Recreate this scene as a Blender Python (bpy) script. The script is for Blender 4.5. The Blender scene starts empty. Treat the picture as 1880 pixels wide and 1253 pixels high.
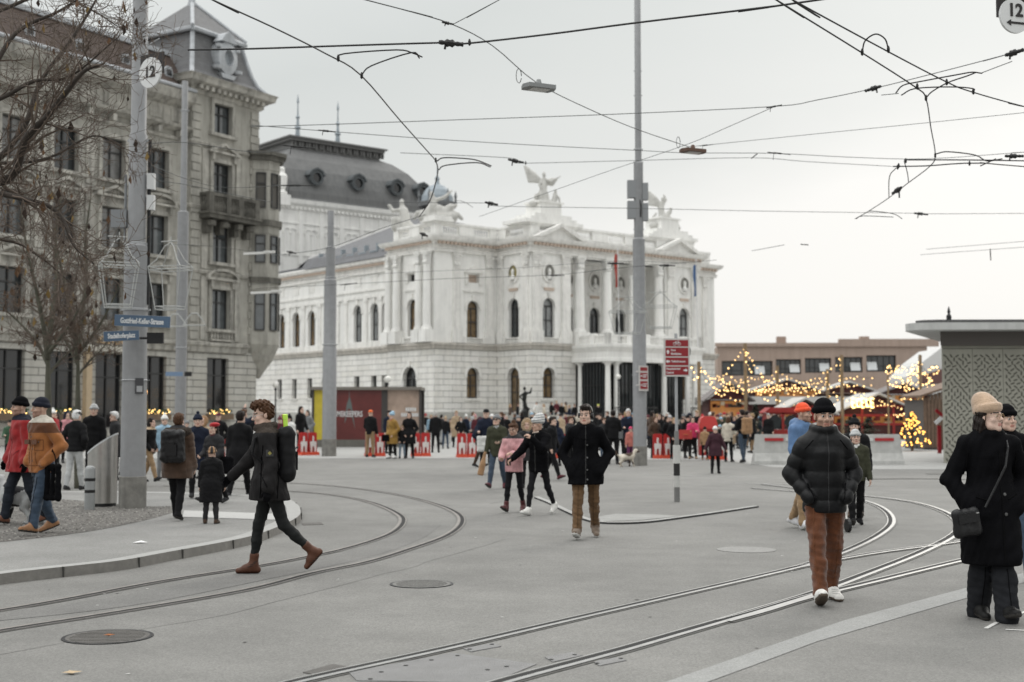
import bpy, math, random
import numpy as np
from mathutils import Vector, Matrix
R = math.radians
rnd = random.Random(7)
SC = bpy.context.scene
COL = SC.collection
# ---------------------------------------------------------------- camera
F, CX, CY, HOR, HC = 2400.0, 940.0, 626.5, 762.0, 1.65
TH = math.atan((HOR - CY) / F)
cd = bpy.data.cameras.new('camera')
cam = bpy.data.objects.new('camera', cd); COL.objects.link(cam)
cam.location = (0, 0, HC); cam.rotation_euler = (R(90) + TH, 0, 0)
cd.sensor_width = 36; cd.lens = F / 1880 * 36
cd.clip_start = .1; cd.clip_end = 5000
cd.dof.use_dof = True; cd.dof.focus_distance = 12.0; cd.dof.aperture_fstop = 2.0
SC.camera = cam
def ray(px, py):
    dx = (px - CX) / F; dv = (CY - py) / F
    return Vector((dx, math.cos(TH) - dv * math.sin(TH), math.sin(TH) + dv * math.cos(TH)))
def at(px, py, Y):
    d = ray(px, py); return Vector((0, 0, HC)) + d * (Y / d.y)
def G(px, py, z=0.0):
    d = ray(px, py); return Vector((0, 0, HC)) + d * ((z - HC) / d.z)
def zat(py, Y): return at(CX, py, Y).z
def xat(px, py, Y): return at(px, py, Y).x
# ---------------------------------------------------------------- objects
def tag(o, label=None, cat=None, group=None, kind=None):
    if label: o['label'] = label
    if cat: o['category'] = cat
    if group: o['group'] = group
    if kind: o['kind'] = kind
    return o
def empty(name, loc=(0, 0, 0), rz=0, label=None, cat=None, group=None):
    o = bpy.data.objects.new(name, None); COL.objects.link(o)
    o.location = loc; o.rotation_euler = (0, 0, rz)
    return tag(o, label, cat, group)
def kids(o): return [c for c in bpy.data.objects if c.parent is o]
def copy_tree(o, parent=None):
    c = o.copy(); COL.objects.link(c)
    if parent is not None: c.parent = parent
    for k in list(o.children): copy_tree(k, c)
    return c
class MB:
    def __init__(s, M=None):
        s.v = []; s.f = []; s.m = []; s.M = M or Matrix.Identity(4)
    def add(s, vs, fs, mi=0):
        b = len(s.v)
        for p in vs: s.v.append(tuple(s.M @ Vector(p)))
        for f in fs: s.f.append(tuple(b + i for i in f)); s.m.append(mi)
    def quad(s, a, b, c, d, mi=0): s.add([a, b, c, d], [(0, 1, 2, 3)], mi)
    def box(s, x0, x1, y0, y1, z0, z1, mi=0):
        s.add([(x0,y0,z0),(x1,y0,z0),(x1,y1,z0),(x0,y1,z0),(x0,y0,z1),(x1,y0,z1),(x1,y1,z1),(x0,y1,z1)],
              [(0,3,2,1),(4,5,6,7),(0,1,5,4),(1,2,6,5),(2,3,7,6),(3,0,4,7)], mi)
    def obox(s, c, sz, rot, mi=0):
        c = Vector(c); vs = []
        for z in (-.5, .5):
            for x, y in ((-.5,-.5),(.5,-.5),(.5,.5),(-.5,.5)):
                vs.append(c + rot @ Vector((x*sz[0], y*sz[1], z*sz[2])))
        s.add(vs, [(0,3,2,1),(4,5,6,7),(0,1,5,4),(1,2,6,5),(2,3,7,6),(3,0,4,7)], mi)
    def prism(s, poly, y0, y1, mi=0):      # poly in x,z
        n = len(poly)
        s.add([(x, y0, z) for x, z in poly] + [(x, y1, z) for x, z in poly],
              [tuple(range(n)), tuple(range(2*n-1, n-1, -1))] + [(i, n+i, n+(i+1)%n, (i+1)%n) for i in range(n)], mi)
    def hprism(s, poly, z0, z1, mi=0):     # poly in x,y
        n = len(poly)
        s.add([(x, y, z0) for x, y in poly] + [(x, y, z1) for x, y in poly],
              [tuple(range(n-1, -1, -1)), tuple(range(n, 2*n))] + [(i, (i+1)%n, n+(i+1)%n, n+i) for i in range(n)], mi)
    def tube(s, pts, r, n=6, mi=0, caps=True):
        pts = [Vector(p) for p in pts]; k = len(pts)
        rs = r if isinstance(r, (list, tuple)) else [r] * k
        b = len(s.v); up = None
        for i, p in enumerate(pts):
            d = (pts[min(i+1, k-1)] - pts[max(i-1, 0)])
            d = d.normalized() if d.length > 1e-9 else Vector((0, 0, 1))
            if up is None:
                up = d.orthogonal().normalized()
            else:
                up = (up - d * up.dot(d)); up = up.normalized() if up.length > 1e-6 else d.orthogonal().normalized()
            w = d.cross(up)
            for j in range(n):
                a = 2 * math.pi * j / n
                s.v.append(tuple(s.M @ (p + (up * math.cos(a) + w * math.sin(a)) * rs[i])))
        for i in range(k - 1):
            for j in range(n):
                s.f.append((b+i*n+j, b+i*n+(j+1)%n, b+(i+1)*n+(j+1)%n, b+(i+1)*n+j)); s.m.append(mi)
        if caps:
            s.f.append(tuple(b+j for j in range(n-1, -1, -1))); s.m.append(mi)
            s.f.append(tuple(b+(k-1)*n+j for j in range(n))); s.m.append(mi)
    def lathe(s, prof, c=(0, 0, 0), n=16, mi=0, sx=1, sy=1, a0=0, a1=2*math.pi):
        full = abs(a1 - a0 - 2*math.pi) < 1e-6; m = n if full else n + 1
        vs = []
        for r, z in prof:
            for j in range(m):
                a = a0 + (a1 - a0) * j / n
                vs.append((c[0] + r*math.cos(a)*sx, c[1] + r*math.sin(a)*sy, c[2] + z))
        fs = []
        for i in range(len(prof) - 1):
            for j in range(n):
                j2 = (j + 1) % m if full else j + 1
                fs.append((i*m+j, i*m+j2, (i+1)*m+j2, (i+1)*m+j))
        if full:
            fs.append(tuple(range(m-1, -1, -1))); fs.append(tuple(range((len(prof)-1)*m, len(prof)*m)))
        s.add(vs, fs, mi)
    def ribbon(s, pts, w, z, mi=0, side=0.0):     # flat strip on the ground along pts, side shifts it to the right
        pts = [Vector((p[0], p[1], 0)) for p in pts]; vs = []
        for i, p in enumerate(pts):
            d = (pts[min(i+1, len(pts)-1)] - pts[max(i-1, 0)]).normalized()
            nrm = Vector((d.y, -d.x, 0))
            vs += [p + nrm*(side - w/2) + Vector((0,0,z)), p + nrm*(side + w/2) + Vector((0,0,z))]
        s.add(vs, [(2*i, 2*i+1, 2*i+3, 2*i+2) for i in range(len(pts)-1)], mi)
    def band(s, path, prof, mi=0):         # profile (out,z) swept along plan path, outward = right of travel
        pts = [Vector((p[0], p[1])) for p in path]; off = []
        for i in range(len(pts)):
            ns = []
            for a, b in ((i-1, i), (i, i+1)):
                if a >= 0 and b < len(pts):
                    d = (pts[b] - pts[a]).normalized(); ns.append(Vector((d.y, -d.x)))
            off.append(ns[0] if len(ns) == 1 else (ns[0] + ns[1]) / max(.3, 1 + ns[0].dot(ns[1])))
        k = len(prof); vs = []
        for p, o in zip(pts, off):
            for out, z in prof: vs.append((p.x + o.x*out, p.y + o.y*out, z))
        fs = []
        for i in range(len(pts) - 1):
            for j in range(k - 1): fs.append((i*k+j, (i+1)*k+j, (i+1)*k+j+1, i*k+j+1))
        fs.append(tuple(range(k))); fs.append(tuple(range((len(pts)-1)*k+k-1, (len(pts)-1)*k-1, -1)))
        s.add(vs, fs, mi)
    def along(s, path, step, fn):          # call fn(matrix) every step along the path
        for a, b in zip(path[:-1], path[1:]):
            M = segM(a, b); L = (Vector(b) - Vector(a)).length; n = max(1, int(L / step))
            for i in range(n): fn(M, L * (i + .5) / n)
    def build(s, name, mats, parent=None, smooth=False, auto=None):
        me = bpy.data.meshes.new(name)
        me.from_pydata(s.v, [], s.f); me.update()
        for m in (mats if isinstance(mats, (list, tuple)) else [mats]): me.materials.append(m)
        me.polygons.foreach_set('material_index', s.m)
        if smooth: me.polygons.foreach_set('use_smooth', [True] * len(s.f))
        o = bpy.data.objects.new(name, me); COL.objects.link(o)
        if parent is not None: o.parent = parent
        if auto is not None: me.set_sharp_from_angle(angle=R(auto))
        return o
def segM(a, b):
    a = Vector((a[0], a[1])); b = Vector((b[0], b[1])); d = (b - a).normalized()
    return Matrix(((d.x, -d.y, 0, a.x), (d.y, d.x, 0, a.y), (0, 0, 1, 0), (0, 0, 0, 1)))
def arcpts(xa, xb, zb, n=10):
    r = (xb - xa) / 2; c = (xa + xb) / 2; zs = zb - r
    return [(c - r*math.cos(math.pi*i/n), zs + r*math.sin(math.pi*i/n)) for i in range(n+1)]
def wall(mb, x0, x1, z0, z1, ops=(), y=0.0, rev=.35, mi=0):
    ops = [o if len(o) == 5 else (*o, False) for o in ops]
    xs = sorted({x0, x1, *[o[0] for o in ops], *[o[1] for o in ops]}); xs = [x for x in xs if x0 <= x <= x1]
    zs = sorted({z0, z1, *[o[2] for o in ops], *[o[3] for o in ops]}); zs = [z for z in zs if z0 <= z <= z1]
    for xa, xb in zip(xs[:-1], xs[1:]):
        for za, zb in zip(zs[:-1], zs[1:]):
            cx, cz = (xa+xb)/2, (za+zb)/2
            if not any(o[0] < cx < o[1] and o[2] < cz < o[3] for o in ops):
                mb.quad((xa,y,za),(xb,y,za),(xb,y,zb),(xa,y,zb), mi)
    for xa, xb, za, zb, arch in ops:
        if arch:
            ap = arcpts(xa, xb, zb); h = len(ap)//2
            for i in range(h): mb.add([(xa,y,zb),(ap[i][0],y,ap[i][1]),(ap[i+1][0],y,ap[i+1][1])], [(0,1,2)], mi)
            for i in range(h, len(ap)-1): mb.add([(xb,y,zb),(ap[i][0],y,ap[i][1]),(ap[i+1][0],y,ap[i+1][1])], [(0,1,2)], mi)
            loop = [(xa,za)] + ap + [(xb,za)]
        else: loop = [(xa,za),(xa,zb),(xb,zb),(xb,za)]
        n = len(loop)
        for i in range(n):
            p, q = loop[i], loop[(i+1)%n]
            mb.quad((p[0],y,p[1]),(q[0],y,q[1]),(q[0],y+rev,q[1]),(p[0],y+rev,p[1]), mi)
def window(parent, M, xa, xb, za, zb, arch, y, mframe, mpane, fw=.09, cross=(.62,), vert=1):
    """frame with bars as one mesh, the panes as its child"""
    mb = MB(M); c = (xa+xb)/2
    def bar(x0, x1, z0, z1): mb.box(x0, x1, y-.05, y+.03, z0, z1)
    top = zb - (xb-xa)/2 if arch else zb
    bar(xa, xa+fw, za, top); bar(xb-fw, xb, za, top); bar(xa+fw, xb-fw, za, za+fw)
    if arch:
        ap = arcpts(xa, xb, zb); r = (xb-xa)/2
        ip = [(c + (p[0]-c)*(r-fw)/r, top + (p[1]-top)*(r-fw)/r) for p in ap]
        for i in range(len(ap)-1):
            a, b, d, e = ap[i], ap[i+1], ip[i+1], ip[i]
            mb.add([(a[0],y-.05,a[1]),(b[0],y-.05,b[1]),(d[0],y-.05,d[1]),(e[0],y-.05,e[1]),
                    (d[0],y+.03,d[1]),(e[0],y+.03,e[1])], [(0,3,2,1),(3,5,4,2)])
        bar(xa+fw, xb-fw, top-fw*.6, top+fw*.6)
    else: bar(xa+fw, xb-fw, zb-fw, zb)
    for cr in cross:
        zc = za + (top-za)*cr; bar(xa+fw, xb-fw, zc-.04, zc+.04)
    for k in range(vert):
        xv = xa + (xb-xa)*(k+1)/(vert+1); mb.box(xv-.04, xv+.04, y-.046, y+.026, za+fw, (top if not arch else top-.05))
    w = mb.build('window', mframe, parent)
    mp = MB(M)
    poly = [(xa+.03,za+.03),(xb-.03,za+.03)] + ([(p[0],p[1]) for p in reversed(arcpts(xa+.03,xb-.03,zb-.03))] if arch else [(xb-.03,zb-.03),(xa+.03,zb-.03)])
    mp.add([(p[0],y+.04,p[1]) for p in poly], [tuple(range(len(poly)))])
    mp.build('pane', mpane, w)
    return w
# ---------------------------------------------------------------- materials
MATS = {}
def mat(name, col, rough=.7, metal=0.0, var=.0, vscale=3.0, bump=.0, bscale=40.0, spec=.5, emit=0.0, emitc=None, streak=0.0, coat=0.0, fleck=0.0, fscale=60., alpha=1.0, brick=None, sheen=0.0, var2=None):
    if name in MATS: return MATS[name]
    m = bpy.data.materials.new(name); m.use_nodes = True; MATS[name] = m
    nt = m.node_tree; N = nt.nodes; L = nt.links; b = N['Principled BSDF']
    col = (*col[:3], 1)
    b.inputs['Base Color'].default_value = col; b.inputs['Roughness'].default_value = rough
    b.inputs['Metallic'].default_value = metal; b.inputs['Specular IOR Level'].default_value = spec
    b.inputs['Coat Weight'].default_value = coat
    if sheen: b.inputs['Sheen Weight'].default_value = sheen; b.inputs['Sheen Roughness'].default_value = .5
    if alpha < 1: b.inputs['Alpha'].default_value = alpha
    if emit:
        b.inputs['Emission Color'].default_value = (*(emitc or col[:3]), 1); b.inputs['Emission Strength'].default_value = emit
    tc = N.new('ShaderNodeTexCoord'); cur = None; vec = tc.outputs['Object']
    def mul(fac_socket, lo, hi, prev):
        mr = N.new('ShaderNodeMapRange'); mr.inputs['To Min'].default_value = lo; mr.inputs['To Max'].default_value = hi
        L.new(fac_socket, mr.inputs['Value'])
        mx = N.new('ShaderNodeMix'); mx.data_type = 'RGBA'; mx.blend_type = 'MULTIPLY'; mx.inputs['Factor'].default_value = 1
        if prev is None: mx.inputs['A'].default_value = col
        else: L.new(prev, mx.inputs['A'])
        L.new(mr.outputs['Result'], mx.inputs['B']); return mx.outputs['Result'], mr
    bh = None
    if brick:
        w, h, mort, dark = brick
        sp = N.new('ShaderNodeSeparateXYZ'); L.new(vec, sp.inputs[0])
        ad = N.new('ShaderNodeMath'); ad.operation = 'ADD'; L.new(sp.outputs['X'], ad.inputs[0]); L.new(sp.outputs['Y'], ad.inputs[1])
        cb = N.new('ShaderNodeCombineXYZ'); L.new(ad.outputs[0], cb.inputs['X']); L.new(sp.outputs['Z'], cb.inputs['Y'])
        bt = N.new('ShaderNodeTexBrick'); L.new(cb.outputs[0], bt.inputs['Vector'])
        bt.inputs['Scale'].default_value = 1; bt.inputs['Brick Width'].default_value = w; bt.inputs['Row Height'].default_value = h
        bt.inputs['Mortar Size'].default_value = mort; bt.inputs['Mortar Smooth'].default_value = .3
        bt.inputs['Color1'].default_value = (1,1,1,1); bt.inputs['Color2'].default_value = (.93,.92,.9,1); bt.inputs['Mortar'].default_value = (dark,dark,dark,1)
        mx = N.new('ShaderNodeMix'); mx.data_type = 'RGBA'; mx.blend_type = 'MULTIPLY'; mx.inputs['Factor'].default_value = 1
        mx.inputs['A'].default_value = col; L.new(bt.outputs['Color'], mx.inputs['B']); cur = mx.outputs['Result']
        inv = N.new('ShaderNodeMath'); inv.operation = 'SUBTRACT'; inv.inputs[0].default_value = 1; L.new(bt.outputs['Fac'], inv.inputs[1]); bh = inv.outputs[0]
    if var:
        t = N.new('ShaderNodeTexNoise'); t.inputs['Scale'].default_value = vscale; t.inputs['Detail'].default_value = 6; t.inputs['Roughness'].default_value = .65
        L.new(vec, t.inputs['Vector']); cur, mr = mul(t.outputs['Fac'], 1-var, 1+var, cur); mr.inputs['From Min'].default_value = .3; mr.inputs['From Max'].default_value = .7
    if var2:
        t = N.new('ShaderNodeTexNoise'); t.inputs['Scale'].default_value = var2[0]; t.inputs['Detail'].default_value = 3
        L.new(vec, t.inputs['Vector']); cur, mr = mul(t.outputs['Fac'], 1-var2[1], 1+var2[1], cur); mr.inputs['From Min'].default_value = .35; mr.inputs['From Max'].default_value = .65
    if streak:
        mp = N.new('ShaderNodeMapping'); mp.inputs['Scale'].default_value = (1.6, 1.6, .12); L.new(vec, mp.inputs['Vector'])
        t = N.new('ShaderNodeTexNoise'); t.inputs['Scale'].default_value = 1.4; t.inputs['Detail'].default_value = 7; t.inputs['Roughness'].default_value = .7
        L.new(mp.outputs[0], t.inputs['Vector']); cur, mr = mul(t.outputs['Fac'], 1-streak, 1.05, cur); mr.inputs['From Min'].default_value = .32; mr.inputs['From Max'].default_value = .55
    if fleck:
        t = N.new('ShaderNodeTexVoronoi'); t.inputs['Scale'].default_value = fscale; L.new(vec, t.inputs['Vector'])
        cur, mr = mul(t.outputs['Color'], 1-fleck, 1+fleck, cur)
    if cur is not None: L.new(cur, b.inputs['Base Color'])
    if bump or bh is not None:
        bp = N.new('ShaderNodeBump'); bp.inputs['Strength'].default_value = bump or .6; bp.inputs['Distance'].default_value = .02
        if bh is not None: L.new(bh, bp.inputs['Height']); bp.inputs['Distance'].default_value = .06
        else:
            t = N.new('ShaderNodeTexNoise'); t.inputs['Scale'].default_value = bscale; t.inputs['Detail'].default_value = 5
            L.new(vec, t.inputs['Vector']); L.new(t.outputs['Fac'], bp.inputs['Height'])
        L.new(bp.outputs[0], b.inputs['Normal'])
    return m
def lin(r, g, b):
    f = lambda c: ((c/255+.055)/1.055)**2.4 if c > 10 else c/255/12.92
    return (f(r), f(g), f(b))
# ---------------------------------------------------------------- world
w = bpy.data.worlds.new('World'); SC.world = w; w.use_nodes = True
N = w.node_tree.nodes; L = w.node_tree.links
SUN_EL, SUN_AZ = R(32), R(28)       # azimuth measured from +Y towards +X
sky = N.new('ShaderNodeTexSky'); sky.sky_type = 'NISHITA'; sky.sun_disc = False
sky.sun_elevation = SUN_EL; sky.sun_rotation = SUN_AZ; sky.dust_density = 4; sky.air_density = 1.5
tc = N.new('ShaderNodeTexCoord')
sp = N.new('ShaderNodeSeparateXYZ'); L.new(tc.outputs['Generated'], sp.inputs[0])
# soft cloud structure: stretched noise bends the height at which the ramp is read
mp = N.new('ShaderNodeMapping'); mp.inputs['Scale'].default_value = (1.6, 1.6, 5.0); L.new(tc.outputs['Generated'], mp.inputs['Vector'])
nz = N.new('ShaderNodeTexNoise'); nz.inputs['Scale'].default_value = 1.7; nz.inputs['Detail'].default_value = 5; nz.inputs['Roughness'].default_value = .5
L.new(mp.outputs[0], nz.inputs['Vector'])
n1 = N.new('ShaderNodeMath'); n1.operation = 'MULTIPLY_ADD'; L.new(nz.outputs['Fac'], n1.inputs[0]); n1.inputs[1].default_value = .16; n1.inputs[2].default_value = -.08
n2 = N.new('ShaderNodeMath'); n2.operation = 'MULTIPLY_ADD'; L.new(sp.outputs['X'], n2.inputs[0]); n2.inputs[1].default_value = -.22; n2.inputs[2].default_value = .06
n3 = N.new('ShaderNodeMath'); n3.operation = 'ADD'; L.new(n1.outputs[0], n3.inputs[0]); L.new(n2.outputs[0], n3.inputs[1])
n4 = N.new('ShaderNodeMath'); n4.operation = 'ADD'; L.new(n3.outputs[0], n4.inputs[0]); L.new(sp.outputs['Z'], n4.inputs[1])
rp = N.new('ShaderNodeValToRGB'); L.new(n4.outputs[0], rp.inputs['Fac'])
rp.color_ramp.elements[0].position = 0.0; rp.color_ramp.elements[0].color = (.865, .865, .84, 1)
e = rp.color_ramp.elements
for p, c in ((.07, (.885, .875, .845)), (.16, (.88, .875, .85)), (.24, (.72, .737, .722)), (.34, (.645, .675, .665)), (.55, (.84, .86, .855))):
    q = e.new(p); q.color = (*c, 1)
e[len(e)-1].position = 1.0; e[len(e)-1].color = (2.6, 2.6, 2.56, 1)
sc_ = N.new('ShaderNodeVectorMath'); sc_.operation = 'SCALE'; sc_.inputs['Scale'].default_value = 10.4; L.new(rp.outputs['Color'], sc_.inputs[0])
bw = N.new('ShaderNodeHueSaturation'); bw.inputs['Saturation'].default_value = .25; L.new(sky.outputs[0], bw.inputs['Color'])
mx = N.new('ShaderNodeMix'); mx.data_type = 'RGBA'; mx.inputs['Factor'].default_value = .93
L.new(bw.outputs[0], mx.inputs['A']); L.new(sc_.outputs[0], mx.inputs['B'])
L.new(mx.outputs['Result'], N['Background'].inputs['Color']); N['Background'].inputs['Strength'].default_value = .1
sl = bpy.data.lights.new('sun', 'SUN'); sl.energy = .9; sl.angle = R(25); sl.color = (1, .95, .88)
so = bpy.data.objects.new('sun', sl); COL.objects.link(so)
sd = Vector((math.sin(SUN_AZ)*math.cos(SUN_EL), math.cos(SUN_AZ)*math.cos(SUN_EL), math.sin(SUN_EL)))
so.rotation_euler = sd.to_track_quat('Z', 'Y').to_euler()
SC.view_settings.view_transform = 'Standard'; SC.view_settings.look = 'None'; SC.view_settings.exposure = 0; SC.view_settings.gamma = 1
# ---------------------------------------------------------------- shared materials
STEEL = mat('galvanised steel', (.36,.37,.38), .55, .35, var=.12, vscale=6, bump=.1)
POLEM = mat('painted pole', (.25,.255,.262), .55, .1, var=.10, vscale=5, streak=.10)
CONC = mat('concrete', (.40,.40,.385), .85, var=.14, vscale=5, bump=.25, bscale=60, streak=.12)
BLACKM = mat('black metal', (.012,.012,.013), .5, .2, var=.2)
DARKW = mat('cable', (.012,.012,.013), .6)
GREYW = mat('span cable', (.075,.08,.08), .6)
# ---------------------------------------------------------------- ground
def asphalt(name, c, extra=0.0):
    return mat(name, c, .88, var=.13, vscale=1.3, bump=.30, bscale=220, fleck=.26, fscale=85, var2=(.16, .12))
ASP = asphalt('asphalt', (.168,.166,.157))
mb = MB(); mb.quad((-900,-60,0),(900,-60,0),(900,2500,0),(-900,2500,0)); tag(mb.build('ground', ASP), kind='structure')
PAVE = mat('square paving', (.30,.30,.29), .85, var=.08, vscale=.7, bump=.15, bscale=90, fleck=.10, fscale=30)
pv = [G(-400,843), G(520,842), G(900,842), G(1330,846), G(1420,858), G(1600,862), G(2300,864)]
mb = MB(); mb.add([(p.x,p.y,.004) for p in pv] + [(400,300,.004),(-400,300,.004)], [tuple(range(len(pv)+2))])
tag(mb.build('square_pavement', PAVE), kind='structure')
def smooth(pts, n=6):
    pts = [Vector(p) for p in pts]; out = []
    P = [2*pts[0]-pts[1]] + pts + [2*pts[-1]-pts[-2]]
    for i in range(1, len(P)-2):
        a, b, c, d = P[i-1:i+3]
        for k in range(n):
            t = k/n; out.append(.5*((2*b)+(c-a)*t+(2*a-5*b+4*c-d)*t*t+(3*b-a-3*c+d)*t**3))
    return out + [pts[-1]]
# sidewalk with kerb (top edge traced on its own height)
SWZ = .10
edge = [(-420,1108),(-150,1078),(0,1055),(115,1042),(222,1030),(306,1015),(450,988),(510,968),(546,950),(552,938),(545,926),(525,916),(470,910),(380,906),(200,903),(-420,900)]
ep = smooth([G(x,y,SWZ) for x,y in edge], 5)
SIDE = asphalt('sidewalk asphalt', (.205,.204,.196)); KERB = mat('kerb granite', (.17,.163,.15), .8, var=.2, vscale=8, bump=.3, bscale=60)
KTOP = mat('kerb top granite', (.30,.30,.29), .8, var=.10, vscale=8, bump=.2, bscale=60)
def inset(pts, d):
    out = []
    for i, p in enumerate(pts):
        t = (pts[min(i+1,len(pts)-1)] - pts[max(i-1,0)]).normalized(); out.append(p + Vector((-t.y, t.x, 0))*d)
    return out
ki = inset(ep, .22)
mb = MB(); mb.add([(p.x,p.y,SWZ) for p in ki], [tuple(range(len(ki)))]); tag(mb.build('sidewalk', SIDE), kind='structure')
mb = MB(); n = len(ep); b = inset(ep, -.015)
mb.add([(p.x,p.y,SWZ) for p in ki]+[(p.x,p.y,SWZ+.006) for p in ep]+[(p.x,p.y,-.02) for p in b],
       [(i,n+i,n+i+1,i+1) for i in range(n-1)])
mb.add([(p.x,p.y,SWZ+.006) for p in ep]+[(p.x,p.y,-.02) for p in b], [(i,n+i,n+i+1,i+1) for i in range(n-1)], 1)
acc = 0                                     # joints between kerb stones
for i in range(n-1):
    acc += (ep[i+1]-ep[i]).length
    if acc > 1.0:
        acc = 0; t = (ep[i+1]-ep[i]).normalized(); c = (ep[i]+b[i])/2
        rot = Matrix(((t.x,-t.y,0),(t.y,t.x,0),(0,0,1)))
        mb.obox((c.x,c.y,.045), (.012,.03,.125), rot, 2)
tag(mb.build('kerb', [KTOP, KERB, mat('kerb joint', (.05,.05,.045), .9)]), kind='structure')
gp = smooth([G(x,y,SWZ) for x,y in [(-420,1030),(-120,1010),(0,996),(109,984),(200,970),(285,951),(325,938),(318,931),(264,930),(158,921),(99,917),(-100,912),(-420,910)]], 4)
GRAV = mat('gravel', (.13,.124,.114), .95, var=.25, vscale=2.2, bump=.9, bscale=90, fleck=.55, fscale=36)
mb = MB(); mb.add([(p.x,p.y,SWZ+.004) for p in gp], [tuple(range(len(gp)))]); tag(mb.build('gravel_patch', GRAV), kind='structure')
# gravel pebbles on the near part of the patch
mb = MB(); rg = random.Random(3)
def inpoly(x, y, P):
    c = False; j = len(P)-1
    for i in range(len(P)):
        if (P[i].y > y) != (P[j].y > y) and x < (P[j].x-P[i].x)*(y-P[i].y)/(P[j].y-P[i].y)+P[i].x: c = not c
        j = i
    return c
k = 0
while k < 7000:
    x, y = rg.uniform(-12, -4), rg.uniform(14.5, 25)
    if not inpoly(x, y, gp): k += .2; continue
    k += 1; r = rg.uniform(.008, .022)
    pts = [(x+r*math.cos(a)*rg.uniform(.7,1.3), y+r*math.sin(a)*rg.uniform(.7,1.3), SWZ+.004) for a in (0,1.57,3.14,4.71)]
    mb.add(pts+[(x,y,SWZ+.004+r*rg.uniform(.5,.9))], [(0,1,4),(1,2,4),(2,3,4),(3,0,4)], rg.choice((0,0,1,2)))
tag(mb.build('gravel_pebbles', [mat('pebble grey', (.16,.152,.14), .9), mat('pebble light', (.29,.28,.26), .9), mat('pebble dark', (.08,.076,.07), .9)]), kind='stuff')
PAINT = mat('road paint', (.55,.55,.53), .75, var=.12, vscale=14, fleck=.12, fscale=60)
def strip(name, pl, z, m, w=None, n=5):
    mb = MB(); mb.ribbon(smooth([G(x,y) for x,y in pl], n), w, z); tag(mb.build(name, m), kind='structure')
# tactile paving on the sidewalk
q = [G(*p, SWZ) for p in ((338,938),(528,945),(527,956),(335,950))]
mb = MB(); mb.add([(p.x,p.y,SWZ+.006) for p in q], [(0,1,2,3)]); tag(mb.build('tactile_strip', mat('tactile paving', (.38,.38,.37), .8, var=.1, vscale=20, bump=.3, bscale=30)), kind='structure')
# broad pale band at lower right
q = [G(1206,1253+6),G(1284,1253+6),G(1380,1224),G(1500,1179),G(1795,1093),G(2200,985),G(2190,972),G(1790,1076),G(1550,1140)]
BANDM = mat('pale asphalt band', (.25,.253,.246), .85, var=.07, vscale=3, bump=.25, bscale=200, fleck=.2, fscale=90)
mb = MB(); mb.add([(p.x,p.y,.004) for p in q], [tuple(range(len(q)))]); tag(mb.build('pale_road_band', BANDM), kind='structure')
# ---------------------------------------------------------------- tram rails
RAILS = mat('rail steel', (.43,.43,.42), .38, .8, var=.15, vscale=9)
RUST = mat('rail flange', (.22,.205,.19), .6, .3, var=.25, vscale=7)
GROOVE = mat('rail groove', (.01,.01,.01), .9)
SEAL = mat('rail joint seal', (.13,.128,.12), .8, var=.2, vscale=5)
RZ = 0.0
def rail(pl, label, flip=1, head=.045, groove=.05, dull=False):
    Q = [G(x,y) for x,y in pl]
    if pl[-1][0] > 1880: Q = Q+[Q[-1]+(Q[-1]-Q[-2]).normalized()*16]
    if pl[0][0] < 0: Q = [Q[0]+(Q[0]-Q[1]).normalized()*8]+Q
    pts = smooth(Q, 6)
    global RZ; RZ += .0011; mb = MB()
    mb.ribbon(pts, .16, .004+RZ*.5, 3)
    mb.ribbon(pts, head, .009+RZ, 1 if dull else 0, side=-flip*.035)
    mb.ribbon(pts, groove, .008+RZ*.6, 2, side=flip*(.035-.035+groove/2-.006))
    mb.ribbon(pts, .014, .009+RZ, 1 if dull else 0, side=flip*(groove+.008))
    tag(mb.build('tram_rail', [RAILS, RUST, GROOVE, SEAL]), label, 'tram rail', 'grooved tram rails in the asphalt')
rail([(-300,1215),(-150,1187),(0,1159),(202,1127),(447,1085),(574,1053),(672,1033),(745,1011),(819,984),(846,960),(835,941),(787,922.5),(713,906),(612,893),(500,886),(380,882)], 'outer dark tram rail of the loop sweeping round the sidewalk', 1, dull=True)
rail([(-300,1166),(-150,1145),(0,1122),(128,1100),(298,1068),(468,1041),(555,1025),(638,1007),(713,982),(738,960),(729,944),(686,925),(628,912),(553,904),(420,897),(300,893)], 'inner dark tram rail of the loop nearest the sidewalk kerb', 1, dull=True)
rail([(500,1268),(560,1250),(830,1190),(1010,1148),(1200,1104),(1400,1058),(1480,1038),(1560,1010),(1615,982),(1637,960),(1628,940),(1600,925),(1560,915),(1500,907),(1380,897)], 'shiny tram rail curving back in front of the concrete barriers', -1, .05)
rail([(870,1275),(930,1253),(1100,1207),(1200,1179),(1480,1096),(1600,1052),(1690,1016),(1750,985),(1762,965),(1742,945),(1690,926),(1620,915),(1540,907),(1400,890)], 'tram rail curving past the shoulder bag of the woman in the long coat', -1, .05, .06)
rail([(1440,1049),(1480,1040),(1600,1018),(1760,996),(1880,975),(2100,945)], 'straight shiny tram rail branching off towards the pavilion', -1, .05)
rail([(1330,1143),(1400,1124),(1480,1100),(1600,1071),(1765,1031),(1880,1006),(2150,955)], 'straight tram rail with black groove under the man in white sneakers', -1, .05, .06)
rail([(1700,871),(1800,873),(1950,877),(2100,882)], 'far tram rail crossing in front of the patterned pavilion', 1, dull=True)
rail([(1500,882),(1700,880),(1950,886),(2100,891)], 'second far tram rail crossing in front of the patterned pavilion', 1, dull=True)
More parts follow.
